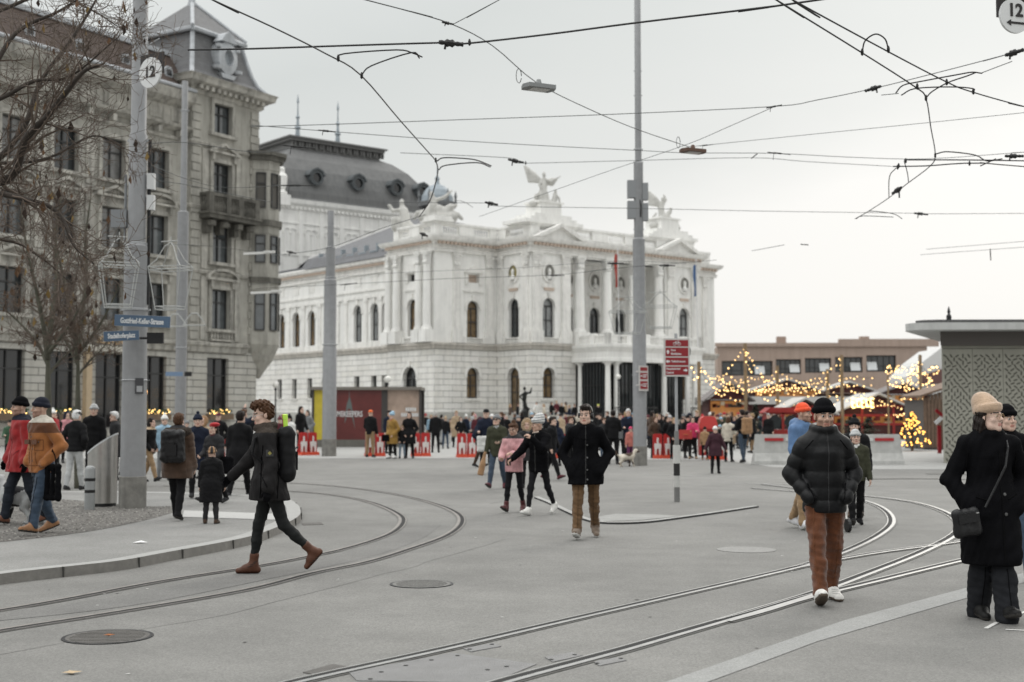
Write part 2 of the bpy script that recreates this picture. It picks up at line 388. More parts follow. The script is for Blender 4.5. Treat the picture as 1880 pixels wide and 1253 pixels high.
# chequer plate between the rails, small lids, manholes, drains
PLATE = mat('chequer plate', (.21,.21,.21), .5, .6, var=.12, vscale=5, bump=.8, bscale=120)
LIDM = mat('cast iron lid', (.105,.10,.093), .75, .3, var=.25, vscale=8, bump=.6, bscale=70)
LIDG = mat('lid filled with asphalt', (.15,.148,.14), .85, var=.14, vscale=8, bump=.4, bscale=90, fleck=.3, fscale=90)
BOLT = mat('bolt hole', (.02,.02,.02), .8)
def flat(name, quad, m, label, z=.006, cat='plate', holes=()):
    q = [G(*p) for p in quad]; mb = MB(); n = len(q)
    mb.add([(p.x,p.y,z) for p in q]+[(p.x,p.y,0) for p in q], [tuple(range(n))]+[(i,(i+1)%n,n+(i+1)%n,n+i) for i in range(n)])
    for hx, hy in holes:
        c = G(hx,hy); mb.lathe([(.016,0),(.016,.003)], (c.x,c.y,z), 8, 1)
    return tag(mb.build(name, [m, BOLT]), label, cat)
flat('rail_plate', [(655,1251),(640,1236),(830,1200),(985,1221),(900,1256)], PLATE, 'large grey chequer plate set between the two near tram rails', holes=[(700,1236),(745,1224),(792,1214),(840,1206),(895,1232),(930,1226),(680,1249)])
flat('rail_plate', [(1000,1208),(1050,1199),(1070,1205),(1015,1217)], PLATE, 'small metal plate lying just left of the black rail groove', holes=[(1012,1213),(1055,1204)])
flat('rail_plate', [(1090,1216),(1135,1208),(1150,1214),(1100,1224)], PLATE, 'small metal plate lying just right of the black rail groove', holes=[(1096,1220),(1140,1211)])
flat('rail_plate', [(850,1192),(905,1182),(920,1188),(865,1198)], PLATE, 'small bolted plate between the rails beyond the chequer plate', holes=[(862,1194),(903,1185)])
flat('drain_grate', [(556,1236),(610,1221),(645,1226),(592,1243)], LIDM, 'ribbed drain grate beside the near shiny tram rail', cat='grate')
flat('drain_grate', [(553,961),(590,960),(594,964),(556,965)], LIDM, 'slotted drain grate by the rounded kerb corner', cat='grate')
def manhole(px, py, r, m, label, rim=True):
    c = G(px,py); mb = MB()
    mb.lathe([(r,0),(r,.006),(r*.93,.006)], (c.x,c.y,0), 36, 1 if rim else 0)
    mb.lathe([(r*.92,.003),(r*.92,.0065)], (c.x,c.y,0), 36, 0)
    if rim:
        for i in range(-4,5):
            w = math.sqrt(max(0,1-(i/5)**2))*r*.8
            mb.box(c.x-w, c.x+w, c.y+i*r*.19-.012, c.y+i*r*.19+.012, .0066, .0095, 0)
    tag(mb.build('manhole_cover', [m, BLACKM]), label, 'manhole cover')
manhole(198,1170,.33,LIDM,'dark ribbed manhole cover outside the tram loop')
manhole(774,1073,.31,LIDG,'asphalt filled manhole cover in the middle of the road')
manhole(1370,1010,.36,mat('worn lid', (.215,.213,.204), .8, var=.12, vscale=9, fleck=.2, fscale=80),'pale worn manhole cover beside the shiny curved rail', False)
# traffic island kerb
ip = smooth([G(x,y) for x,y in [(985,915),(1010,925),(1040,940),(1075,955),(1110,962),(1180,961),(1260,951),(1330,941),(1388,932)]], 6)
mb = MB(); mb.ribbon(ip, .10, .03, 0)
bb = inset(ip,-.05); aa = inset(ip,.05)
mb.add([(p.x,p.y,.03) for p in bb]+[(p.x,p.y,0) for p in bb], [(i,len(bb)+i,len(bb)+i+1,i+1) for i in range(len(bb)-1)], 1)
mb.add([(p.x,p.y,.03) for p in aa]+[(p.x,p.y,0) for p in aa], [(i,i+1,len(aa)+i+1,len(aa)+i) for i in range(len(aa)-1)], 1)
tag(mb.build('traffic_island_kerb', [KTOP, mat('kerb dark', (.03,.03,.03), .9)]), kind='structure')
q = [G(*p) for p in ((1085,951),(1130,944),(1200,945),(1250,948),(1180,955),(1105,958))]
mb = MB(); mb.add([(p.x,p.y,.004) for p in q], [tuple(range(len(q)))]); tag(mb.build('island_paving', mat('island paving', (.25,.25,.24), .85, var=.12, vscale=4, fleck=.15)), kind='structure')
# worn thin road markings seen at the right edge
for pl, w in (([(1590,1150+5),(1700,1140)],.0),):
    pass
for i, pl in enumerate(([(1810,1155),(1840,1140),(1900,1118)], [(1846,1157),(1950,1162)])):
    strip('road_marking', pl, .005, PAINT, .035)
for i, pl in enumerate(([(1350,888),(1600,893)], [(1180,872),(1420,878)])):
    strip('road_marking', pl, .005, mat('faded line', (.32,.32,.31), .85, var=.1), .12)
# darker worn tyre and tram stains
for i, pl in enumerate(([(-100,1141),(202,1108),(447,1062),(638,1022),(735,990),(775,965)],)):
    strip('worn_asphalt', pl, .003, asphalt('worn asphalt', (.155,.153,.146)), .55)
# ---------------------------------------------------------------- small litter
def leaf_mesh(mb, c, s, a, mi=0, curl=.3):
    pts = []
    for k, (r, h) in enumerate(((1,.1),(.45,0),(.9,.2),(.4,0),(.8,.1),(.35,0),(.9,.15),(.45,0))):
        t = a + k*math.pi/4; pts.append((c[0]+s*r*math.cos(t), c[1]+s*r*math.sin(t)*.8, c[2]+h*s*curl))
    mb.add(pts+[(c[0],c[1],c[2]+.01)], [(i,(i+1)%8,8) for i in range(8)], mi)
DRYL = mat('dry leaf', (.16,.075,.03), .8, var=.3, vscale=20); PALEL = mat('pale dry leaf', (.42,.32,.2), .8, var=.2, vscale=20)
for px, py, s, m, lab in ((130,1238,.075,PALEL,'pale dry leaf lying on the asphalt at the lower left corner'),(199,1169,.05,mat('orange leaf', (.28,.10,.03), .8),'small orange leaf lying on the dark manhole cover')):
    c = G(px,py); mb = MB(); leaf_mesh(mb, (c.x,c.y,.012), s, .4); tag(mb.build('fallen_leaf', m), lab, 'leaf')
c = G(257,998,SWZ); mb = MB()
mb.add([(c.x-.09,c.y-.02,SWZ+.01),(c.x+.02,c.y-.05,SWZ+.02),(c.x+.09,c.y+.01,SWZ+.012),(c.x+.0,c.y+.05,SWZ+.03),(c.x-.05,c.y+.03,SWZ+.012)], [(0,1,3),(1,2,3),(0,3,4)])
tag(mb.build('paper_scrap', mat('white paper', (.8,.8,.8), .8)), 'crumpled white paper scrap on the sidewalk', 'litter')
mb = MB(); rg = random.Random(11)
for i in range(150):
    x, y = rg.uniform(-8,8), 6 + 22*rg.random()**1.3; r = rg.uniform(.008,.024)
    mb.add([(x+r*math.cos(a)*rg.uniform(.6,1.4), y+r*math.sin(a)*rg.uniform(.6,1.4), .0052) for a in (0,1.3,2.5,3.8,5)], [(0,1,2,3,4)], rg.choice((0,0,1)))
tag(mb.build('chewing_gum_spots', [mat('gum pale', (.42,.42,.40), .8), mat('gum dark', (.06,.06,.055), .8)]), kind='stuff')

# tar seams, cracks and repair patches in the asphalt
TAR = mat('tar seam', (.155,.152,.144), .7, var=.3, vscale=9); rt_ = random.Random(17); mb = MB()
def seam(pl, w, wob=.03):
    V = []; P_ = [G(*p) for p in pl]
    for a, b_ in zip(P_[:-1], P_[1:]):
        n = max(2, int((b_-a).length/.35)); d = (b_-a).normalized()
        for i in range(n): V.append(a.lerp(b_, i/n)+Vector((-d.y,d.x,0))*rt_.gauss(0,wob))
    mb.ribbon(V+[P_[-1]], w, .0034)
for pl, w, wb in (([(-20,1205),(420,1128),(760,1040),(930,990)],.010,.012),([(900,925),(1000,905),(1300,897)],.03,.01),([(560,880),(900,872),(1180,868)],.035,.01)):
    seam(pl, w, wb)
tag(mb.build('tar_seams', TAR), kind='structure')
# ---------------------------------------------------------------- opera house (own frame: x along the front, y into the depth)
ST = mat('white stone', (.775,.77,.745), .8, var=.06, vscale=.8, streak=.13, bump=.15, bscale=25)
STR = mat('rusticated stone', (.76,.75,.72), .85, var=.06, vscale=.6, streak=.14, bump=.9, brick=(2.1,.55,.026,.42))
PLI = mat('plinth stone', (.40,.395,.37), .9, var=.12, vscale=1.2, brick=(1.3,.62,.03,.6))
TRIM = mat('carved stone', (.75,.74,.71), .85, var=.10, vscale=2.2, streak=.22, bump=.3, bscale=30)
TAN = mat('sandstone panel', (.50,.40,.33), .85, var=.15, vscale=3)
SLATE = mat('slate', (.135,.138,.147), .7, var=.15, vscale=1.5, bump=.5, brick=(.5,.28,.02,.75))
ZINC = mat('patinated zinc roof', (.125,.127,.127), .65, .1, var=.12, vscale=.5, streak=.22)
ZINCL = mat('pale zinc', (.27,.31,.34), .6, .2, var=.15, vscale=2)
FRM = mat('dark window frame', (.035,.035,.035), .6)
GL = [mat('window glass grey', (.035,.04,.042), .08, var=.3, vscale=.7, spec=.8),
      mat('window glass curtain', (.24,.25,.25), .15, var=.25, vscale=1.4, spec=.7),
      mat('window glass amber', (.16,.11,.06), .12, var=.5, vscale=.9, spec=.7),
      mat('window glass dark', (.012,.013,.014), .06, spec=.7),
      mat('window glass pale', (.085,.095,.10), .1, var=.5, vscale=.6, spec=.9), mat('window glass blind', (.17,.17,.165), .2, var=.4, vscale=.9, spec=.7)]
UX, UY = .773, .634
op = empty('opera_house', (-7.15,120,0), math.atan2(UY,UX), 'grand white opera house with columned loggia, arched windows and roof statues', 'opera house')
rop = random.Random(4)
PF = [(.7,46),(.7,7.5),(0,7.5),(0,0),(7.4,0),(7.4,-5),(30.2,-5),(30.2,0),(38.2,0),(38.2,34)]
WINS = []
low, up = MB(), MB()
def arch_trim(mb, xa, xb, zb, y=-.06, wd=.28, key=True):
    ap = arcpts(xa, xb, zb, 10); r = (xb-xa)/2; c = (xa+xb)/2; zs = zb-r
    o = [(c+(p[0]-c)*(r+wd)/r, zs+(p[1]-zs)*(r+wd)/r) for p in ap]
    vs = [(p[0],y,p[1]) for p in ap]+[(p[0],y,p[1]) for p in o]+[(p[0],0,p[1]) for p in o]; n = len(ap)
    mb.add(vs, [(i,i+1,n+i+1,n+i) for i in range(n-1)]+[(n+i,n+i+1,2*n+i+1,2*n+i) for i in range(n-1)])
    mb.box(xa-wd, xa-.01, y-.03, .0, zs-.22, zs); mb.box(xb+.01, xb+wd, y-.03, .0, zs-.22, zs)
    if key: mb.prism([(c-.14,zb-.05),(c+.14,zb-.05),(c+.2,zb+wd+.2),(c-.2,zb+wd+.2)], y-.12, 0)
trim = MB()
class TrimArch:
    pass
def arch_part(M_, *a, **k):
    t = MB(M_); arch_trim(t, *a, **k); t.build('arch_moulding', TRIM, op)
def seg(i, ups, lows):
    """one straight run of wall; ups / lows: (centre, width, sill, head, arch, glass)"""
    a, b = PF[i], PF[i+1]; M = segM(a, b); Ln = (Vector(b)-Vector(a)).length
    up.M = M; low.M = M; trim.M = M
    wall(low, 0, Ln, 1.9, 7.75, [(c-w/2,c+w/2,z0,z1,ar) for c,w,z0,z1,ar,g in lows], rev=.5)
    wall(up, 0, Ln, 8.35, 17.2, [(c-w/2,c+w/2,z0,z1,ar) for c,w,z0,z1,ar,g in ups], rev=.45)
    for lst, rv in ((lows,.42),(ups,.38)):
        for c,w,z0,z1,ar,g in lst:
            if g is not None: WINS.append((M, c-w/2, c+w/2, z0, z1, ar, rv, g))
            if ar: arch_part(M, c-w/2, c+w/2, z1)
            if rv == .42 and z0 > 2.5: low.box(c-w/2-.25, c+w/2+.25, -.12, 0, z0-.22, z0-.003)
def bal(mb, x0, x1, z0, z1, y0, y1, pitch=.28):
    """little balustrade"""
    mb.box(x0, x1, y0, y1, z0, z0+.14*(z1-z0)); mb.box(x0, x1, y0-.03, y1+.03, z1-.16*(z1-z0), z1)
    n = max(2, int((x1-x0)/pitch)); ym = (y0+y1)/2
    for i in range(n):
        x = x0+(x1-x0)*(i+.5)/n; mb.lathe([(.05,z0+.1),(.085,z0+(z1-z0)*.38),(.045,z0+(z1-z0)*.62),(.07,z1-.1)], (x,ym,0), 6)
# wing
wx = lambda w: 46-w
wu = [(wx(w),1.45,8.95,12.7,True,g) for w,g in ((29.5,2),(26.3,2),(23.1,2),(19.7,2),(14.1,1),(11.0,1),(8.5+.4,1))] + [(wx(w),1.45,8.95,12.7,True,2) for w in (32.7,35.9)]
wl = [(wx(w),1.0,3.4,5.5,False,0) for w in (29.8,26.6,23.4,14.2,11.1,9.2)] + [(wx(19.8),2.0,1.95,6.1,True,3)]
seg(0, wu, wl)
seg(1, [], [])
seg(2, [(7.5-3.55,1.5,9.0,12.55,True,2),(7.5-3.55,1.15,14.2,14.9,False,3)], [(7.5-3.9,2.2,1.95,6.2,True,3)])
seg(3, [(4.5,1.45,8.8,12.4,True,2),(4.5,1.3,14.1,14.85,False,None)], [(4.5,1.45,3.2,6.1,True,2)])
seg(4, [(2.5,1.5,8.9,12.6,True,0)], [(2.5,1.7,1.95,6.1,True,2)])
seg(6, [(2.5,1.5,8.9,12.6,True,0)], [(2.5,1.5,3.2,6.1,True,0)])
seg(7, [(4,1.45,8.8,12.4,True,0)], [(4,1.45,3.2,6.1,True,0)])
seg(8, [], [])
# front pavilion with the recessed loggia
a, b = PF[5], PF[6]; M = segM(a, b); up.M = low.M = trim.M = M
LX0, LX1, LD = 5.0, 17.8, 3.6
for x0, x1, c in ((0,LX0,2.2),(LX1,22.8,20.6)):
    wall(up, x0, x1, 8.35, 17.2, [(c-.75,c+.75,8.9,12.6,True)], rev=.45); arch_part(M, c-.75, c+.75, 12.6)
    WINS.append((M, c-.75, c+.75, 8.9, 12.6, True, .38, 1))
    wall(low, x0, x1, 1.9, 7.75, [(c-.72,c+.72,3.2,6.1,True)], rev=.5); arch_part(M, c-.72, c+.72, 6.1)
    WINS.append((M, c-.72, c+.72, 3.2, 6.1, True, .42, 2)); low.box(c-1, c+1, -.12, 0, 2.98, 3.197)
wall(low, LX0, LX1, 1.9, 7.75, [(5.6,8.4,2.0,6.6),(9.2,13.6,2.0,6.6),(14.4,17.2,2.0,6.6)], rev=.5)
for xa, xb in ((5.6,8.4),(9.2,13.6),(14.4,17.2)): WINS.append((M, xa, xb, 2.0, 6.6, False, .42, 3))
lw = [(c-.7,c+.7,8.6,12.4,True) for c in (7.8,11.4,15.0)]
wall(up, LX0, LX1, 8.35, 17.2, lw, y=LD, rev=.4)
for o in lw:
    WINS.append((M, *o, LD+.3, 0)); arch_part(M @ Matrix.Translation((0,LD,0)), o[0], o[1], o[3])
for x in (LX0, LX1): up.quad((x,0,8.35),(x,LD,8.35),(x,LD,17.2),(x,0,17.2))
up.quad((LX0,0,16.6),(LX1,0,16.6),(LX1,LD,16.6),(LX0,LD,16.6)); up.box(LX0,LX1,0,.9,16.6,17.2)
up.M = low.M = trim.M = Matrix.Identity(4)
up.build('upper_wall', ST, op); low.build('rusticated_wall', STR, op)
mb = MB(); mb.band(PF, [(.16,0),(.16,1.75),(.10,1.9),(0,1.9)]); mb.build('plinth', PLI, op)
# window niches with round busts, panels
for M_, c in ((segM(PF[4],PF[5]),2.5),(segM(PF[5],PF[6]),2.2),(segM(PF[5],PF[6]),20.6)) + tuple((M @ Matrix.Translation((0,LD,0)),c) for c in (7.8,11.4,15.0)):
    nb = MB(M_)
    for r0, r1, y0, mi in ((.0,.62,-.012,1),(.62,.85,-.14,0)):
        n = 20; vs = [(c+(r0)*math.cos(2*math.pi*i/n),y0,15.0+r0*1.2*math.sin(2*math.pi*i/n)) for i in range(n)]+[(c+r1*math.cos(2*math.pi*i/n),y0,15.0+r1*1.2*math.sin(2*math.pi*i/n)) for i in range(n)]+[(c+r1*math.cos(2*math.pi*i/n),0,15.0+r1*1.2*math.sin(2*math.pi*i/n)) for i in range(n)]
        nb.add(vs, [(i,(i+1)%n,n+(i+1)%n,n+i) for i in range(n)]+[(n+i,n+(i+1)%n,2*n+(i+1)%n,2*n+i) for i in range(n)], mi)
    nb.lathe([(.30,14.35),(.33,14.6),(.14,14.8),(.17,15.0),(.19,15.15),(.14,15.32),(.02,15.4)], (c,-.12,0), 10, 2, sy=.8)
    nb.box(c-.9,c+.9,-.10,0,13.55,13.95, 0); nb.box(c-.6,c+.6,-.12,0,13.3,13.56,3)
    nb.build('bust_niche', [TRIM, mat('gilt niche', (.28,.24,.10), .7, var=.2) if M_ is not M and c == 2.5 else mat('dark niche stone', (.24,.235,.215), .85, var=.2), ST, TAN], op)  # niche backs are dark grey stone, one of them gilt
nb = MB(segM(PF[3],PF[4])); nb.box(3.85,5.15,-.0+.38,.44,14.1,14.85,1)
for x in (4.5,):
    nb.box(x-1.0,x-.65,-.15,0,13.9,15.0); nb.box(x+.65,x+1.0,-.15,0,13.9,15.0); nb.prism([(x-1.1,15.0),(x+1.1,15.0),(x+.75,15.45),(x,15.75),(x-.75,15.45)],-.28,0); nb.box(x-1.2,x+1.2,-.16,0,13.2,13.35)
nb.build('panel_surround', [TRIM, TAN], op)
nb = MB(segM(PF[2],PF[3])); x = 7.5-3.55; nb.box(x-.95,x-.58,-.15,0,14.1,15.0); nb.box(x+.58,x+.95,-.15,0,14.1,15.0); nb.prism([(x-1.1,15.0),(x+1.1,15.0),(x+.5,15.8),(x-.5,15.8)],-.28,0); nb.box(x-1.2,x+1.2,-.14,0,13.3,13.45)
nb.build('panel_surround', TRIM, op)
# pilasters, columns and capitals
def capital(mb, x, y, z0, z1, hw, hd):
    n = 6
    for i in range(n):
        t = i/n; f = .86+.3*t*t; mb.box(x-hw*f, x+hw*f, y-hd*f, y+hd*f*.2 if hd < .3 else y+hd*f, z0+(z1-z0)*t, z0+(z1-z0)*(t+.8/n))
    for sx in (-1,1):
        mb.lathe([(.0,z1-.34),(.16,z1-.3),(.18,z1-.16),(.0,z1-.1)], (x+sx*hw*.95,y-hd*.9,0), 7); mb.lathe([(.0,z0+.2),(.12,z0+.26),(.13,z0+.42),(.0,z0+.5)], (x+sx*hw*.5,y-hd*.9,0), 6)
    mb.box(x-hw*1.25, x+hw*1.25, y-hd*1.25, y+.02 if hd < .3 else y+hd*1.25, z1-.09, z1)
def pilaster(M_, x, hw=.42, d=.16, name='pilaster'):
    mb = MB(M_); mb.box(x-hw*1.35,x+hw*1.35,-d*1.7,0,8.35,9.5); mb.box(x-hw*1.15,x+hw*1.15,-d*1.4,0,9.5,9.72)
    mb.box(x-hw,x+hw,-d,0,9.72,15.35); capital(mb, x, -d*.3, 15.35, 16.75, hw, d*1.2); mb.build(name, TRIM, op)
def column(M_, x, y, r=.46, z0=8.35, z1=16.75, ped=True, name='column', cap=1.35):
    mb = MB(M_); zb = z0+1.15 if ped else z0
    if ped: mb.box(x-r*1.45,x+r*1.45,y-r*1.45,y+r*1.45,z0,zb)
    h = z1-cap
    mb.lathe([(r*1.3,zb),(r*1.3,zb+.12),(r*1.12,zb+.2),(r*1.16,zb+.3),(r,zb+.36),(r*1.0,zb+(h-zb)*.33),(r*.86,h)], (x,y,0), 18)
    if cap > .6: capital(mb, x, y, h, z1, r*.8, r*.8)
    else: mb.lathe([(r*.86,h),(r*1.2,z1-.15)], (x,y,0), 14); mb.box(x-r*1.3,x+r*1.3,y-r*1.3,y+r*1.3,z1-.15,z1)
    mb.build(name, ST, op)
for c in (.5,1.75,5.45,6.8): column(segM(PF[2],PF[3]), 7.5-c, -.5, .38)
for x in (2.5,6.35): pilaster(segM(PF[3],PF[4]), x, .42)
for x in (.7,4.4): pilaster(segM(PF[4],PF[5]), x, .4)
for x in (.65,4.25,18.55,22.1): pilaster(M, x, .5, .2)
for x in (6.0,9.6,13.2,16.8): column(M, x, -.1, .50)
for x in (1.6,6.4): pilaster(segM(PF[7],PF[8]), x, .42)
for w in (30.9+.2,27.9,24.7,21.4,17.9,16.1,12.55,9.9): pilaster(segM(PF[0],PF[1]), wx(w), .24, .12) if False else None
# wing arcade trim
mb = MB(segM(PF[0],PF[1]))
for w in (34.3,31.1,27.9,24.7,21.4,17.8,16.2,12.5,9.9):
    x = wx(w); mb.box(x-.28,x+.28,-.12,0,8.6,12.9); mb.box(x-.36,x+.36,-.18,0,12.9,13.25)
for z0, z1, d in ((8.35,8.9,.10),(13.25,13.5,.16),(13.95,14.1,.14)): mb.box(0,38.5,-d,0,z0,z1)
for w in (29.5,26.3,23.1,19.7,14.1,11.0,8.9):
    x = wx(w); mb.box(x-.55,x+.55,-.05,0,14.55,15.35); mb.box(x-.75,x+.75,-.10,0,15.35,15.5)
mb.build('arcade_trim', TRIM, op)
for i, c, hw in ((2,7.5-3.55,.95),(3,4.5,.95),(4,2.5,1.0),(5,2.2,1.0),(5,20.6,1.0)):
    mb = MB(segM(PF[i],PF[i+1])); bal(mb, c-hw, c+hw, 8.36, 8.88, -.25, -.08, .2); mb.box(c-hw-.5,c-hw,-.28,0,8.36,8.95); mb.box(c+hw,c+hw+.5,-.28,0,8.36,8.95)
    mb.build('window_balustrade', TRIM, op)
for k, (M_, xa, xb, z0, z1, ar, y, g) in enumerate(WINS):
    wd = xb-xa
    window(op, M_, xa, xb, z0, z1, ar, y, FRM, GL[g], fw=.1, cross=(.55,) if z1-z0 > 2 else (), vert=max(1, int(wd/.75)-1) if wd > 1.2 else 0)
# entablatures
belt = [(0,7.75),(.18,7.8),(.26,7.98),(.20,8.0),(.34,8.12),(.36,8.3),(0,8.36)]
mb = MB(); mb.band(PF, belt, 0); mb.build('belt_course', mat('belt stone', (.54,.51,.465), .85, var=.1, vscale=2, streak=.28), op)
MAIN = PF[1:]
mb = MB(); P2 = [(0.0,9.0)]+PF[2:]
P2 = [(.7,7.5)]+PF[2:]
mb.band(P2, [(.0,16.75),(.22,16.8),(.22,17.0),(.30,17.05),(.30,17.12),(.12,17.16),(.12,17.45)], 0)
mb.band(P2, [(.12,17.44),(.30,17.46),(.30,17.62),(.62,17.78),(.72,17.95),(.78,18.15),(.0,18.24)], 0)
def dent(M_, x): mb.M = M_; mb.box(x-.13, x+.13, -.56, -.28, 17.46, 17.70, 1)
mb.along(P2, .46, dent); mb.M = Matrix.Identity(4); mb.build('main_cornice', [TRIM, TAN], op)
mb = MB(); W1 = [(.7,46),(.7,7.55)]
mb.band(W1, [(0,15.6),(.2,15.65),(.2,15.85),(.1,15.9),(.1,16.3)]); mb.band(W1, [(.1,16.3),(.25,16.32),(.25,16.5),(.55,16.66),(.66,16.95),(0,17.05)])
def dent2(M_, x): mb.M = M_; mb.box(x-.13, x+.13, -.5, -.24, 16.32, 16.55, 1)
mb.along(W1, .46, dent2); mb.M = Matrix.Identity(4); mb.build('wing_cornice', [TRIM, TAN], op)
# attic with balustrades
mb = MB(); AT = [(.9,7.2),(.3,7.2),(.3,.3),(7.7,.3),(7.7,-4.7),(29.9,-4.7),(29.9,.3),(37.9,.3),(37.9,30)]
for a_, b_ in zip(AT[:-1], AT[1:]):
    Ms = segM(a_, b_); Ln = (Vector(b_)-Vector(a_)).length; mb.M = Ms
    mb.box(0,Ln,.05,.55,18.1,18.5); mb.box(-.05,Ln+.05,-.06,.62,19.42,19.62)
    if Ln < 2: mb.box(0,Ln,.05,.5,18.5,19.42); continue
    nb_ = max(1, round(Ln/4.2)); stp = Ln/nb_
    for i in range(nb_):
        x0 = i*stp; mb.box(x0,x0+stp*.24,.02,.5,18.5,19.42); mb.box(x0+stp*.76,x0+stp,.02,.5,18.5,19.42); bal(mb, x0+stp*.24, x0+stp*.76, 18.5, 19.42, .12, .36, .26)
mb.M = Matrix.Identity(4)
mb.box(.9,37.3,.9,8.5,17.9,18.4,0)
mb.build('attic_balustrade', ST, op)
# pediments on the front pavilion
for c in (3.3,19.5):
    mb = MB(M); hw = 3.35; zb = 18.2; h = 1.45
    mb.prism([(c-hw+.5,zb),(c+hw-.5,zb),(c,zb+h-.32)], -.25, .1, 0)
    for s_ in (-1,1):
        p = [(c+s_*hw,zb),(c,zb+h),(c,zb+h-.34),(c+s_*(hw-.85),zb)]
        mb.prism(p if s_ > 0 else p[::-1], -.72, .1, 1)
    mb.build('pediment', [ST, TRIM], op)
    mb = MB(M); c2 = c-.2
    for k, (hw_, z0, z1) in enumerate(((3.6,19.62,19.95),(2.9,19.95,20.25),(2.3,20.25,20.6))): mb.box(c2-hw_, c2+hw_, -.2+.1*k+.3, 3.6-.2*k, z0, z1)
    mb.box(c2-1.25,c2+1.35,.7,2.9,20.6,21.75); mb.box(c2-1.5,c2+1.6,.6,3.0,21.75,21.9); mb.build('statue_plinth', ST, op)
mb = MB(); mb.box(-.1,2.2,-.1,2.2,19.63,20.1); mb.build('statue_plinth', ST, op)
# porch with terrace
mb = MB(M); X0, X1, D = 5.2, 17.9, -4.8
mb.box(X0+.02,X1-.02,D+.05,-.05,6.6,7.72)
mb.build('porch_ceiling', ST, op)
Pp = [(PF[5][0]+X0,-5),(PF[5][0]+X0,-5+D),(PF[5][0]+X1,-5+D),(PF[5][0]+X1,-5)]
mb = MB(); mb.band(Pp, [(.0,6.55),(.12,6.6),(.12,6.9),(.05,6.95),(.05,7.5),(.2,7.75),(.34,7.95),(.36,8.2),(-.3,8.22)])
for a_, b_ in zip(Pp[:-1], Pp[1:]):
    Ms = segM(a_, b_); Ln = (Vector(b_)-Vector(a_)).length; mb.M = Ms; k = max(1, round(Ln/2.6)); s_ = Ln/k
    for i in range(k):
        mb.box(i*s_,i*s_+.55,.0,.5,8.21,9.25); bal(mb, i*s_+.55, (i+1)*s_, 8.21, 9.12, .1, .36, .25)
    mb.box(Ln-.4,Ln,.0,.5,8.21,9.26)
mb.M = M; mb.box(X0+.3,X1-.3,D+.3,LD,8.0,8.3); mb.build('porch_terrace', ST, op)
for x in (5.65,6.75,10.0,13.1,16.35,17.45): column(M, x, D+.45, .27, 1.2, 6.57, False, 'porch_column', .4)
for x in (5.65,): column(M, x, -.6, .27, 1.2, 6.57, False, 'porch_column', .4)
mb = MB(M @ Matrix.Translation((X0+.45,0,0)) @ Matrix.Rotation(R(-90),4,'Z'))   # side screen of the porch, iron bars over dark glass
L_ = -D-.9
for i in range(9): mb.box(.4+i*L_/9-.04,.4+i*L_/9+.04,-.05,.05,1.2,6.6)
for z in (1.25,2.4,4.4,6.5): mb.box(.4,.4+L_,-.05,.05,z-.05,z+.05)
sc = mb.build('porch_screen', BLACKM, op)
mb2 = MB(mb.M); mb2.quad((.4,.08,1.2),(.4+L_,.08,1.2),(.4+L_,.08,6.6),(.4,.08,6.6)); mb2.build('pane', GL[0], sc)
mb = MB(M)
for xa, xb in ((6.9,9.9),(10.2,13.0),(13.3,16.2)):
    for i in range(7): x = xa+(xb-xa)*i/6; mb.box(x-.03,x+.03,D+.9,D+1.0,1.2,6.6)
    for z in (1.3,2.5,4.6,6.4): mb.box(xa,xb,D+.92,D+.98,z-.04,z+.04)
sc = mb.build('porch_screen', BLACKM, op)
mb = MB(M); mb.quad((6.9,D+1.05,1.2),(16.2,D+1.05,1.2),(16.2,D+1.05,6.6),(6.9,D+1.05,6.6)); mb.build('pane', GL[0], sc)
# steps / terrace in front with ramp railings
mb = MB(M); mb.box(3.2,20.0,D-2.6,.0,0,1.2)
for i in range(5): mb.box(2.2-.0,21.0,D-2.6-.35*(5-i),D-2.6-.35*(4-i),0,.2*(i+1))
mb.build('entrance_steps', PLI, op)
for xa, xb in ((4.0,9.5),(14.0,20.0)):
    mb = MB(M)
    mb.tube([(xa,D-2.2,2.3),(xb,D-2.2,2.3)], .05, 6); mb.tube([(xa,D-2.2,1.35),(xb,D-2.2,1.35)], .04, 6)
    n = int((xb-xa)/.7)
    for i in range(n+1):
        x = xa+(xb-xa)*i/n; mb.tube([(x,D-2.2,1.2),(x,D-2.2,2.3)], .03, 5)
        if i < n: mb.tube([(x+.35+.3*math.cos(a*.628),D-2.2,1.82+.36*math.sin(a*.628)) for a in range(11)], .03, 5)
    mb.build('ramp_railing', BLACKM, op)
# dark stage roof behind, with its white drum
S0, S1, T0, T1 = 7.3, 30.7, 42.0, 64.0
mb = MB(); PS = [(S0,T1),(S0,T0),(S1,T0),(S1,T1)]
for a_, b_ in zip(PS[:-1], PS[1:]):
    mb.M = segM(a_, b_); Ln = (Vector(b_)-Vector(a_)).length; mb.quad((0,0,12),(Ln,0,12),(Ln,0,27.2),(0,0,27.2))
mb.M = Matrix.Identity(4); mb.band(PS, [(0,26.6),(.15,26.7),(.15,27.1),(.5,27.4),(.6,27.9),(0,28)])
for z0, z1, d in ((24.9,25.15,.12),(21.0,21.25,.12)): mb.band(PS, [(0,z0),(d,z0+.03),(d,z1-.03),(0,z1)])
def dd(M_, x): mb.M = M_; mb.box(x-.14,x+.14,-.4,-.1,26.75,27.05)
mb.along(PS, .6, dd)
mb.M = segM(PS[1],PS[2])
for i in range(9):
    x = i*23.4/8; mb.box(x-.3,x+.3,-.14,0,20,26.6)
    if i < 8:
        for q in (.36,.64):
            xc = x+2.925*q; arch_trim(mb, xc-.42, xc+.42, 24.3, -.1, .14, False); mb.box(xc-.42,xc-.38,-.06,0,21.3,23.9); mb.box(xc+.38,xc+.42,-.06,0,21.3,23.9)
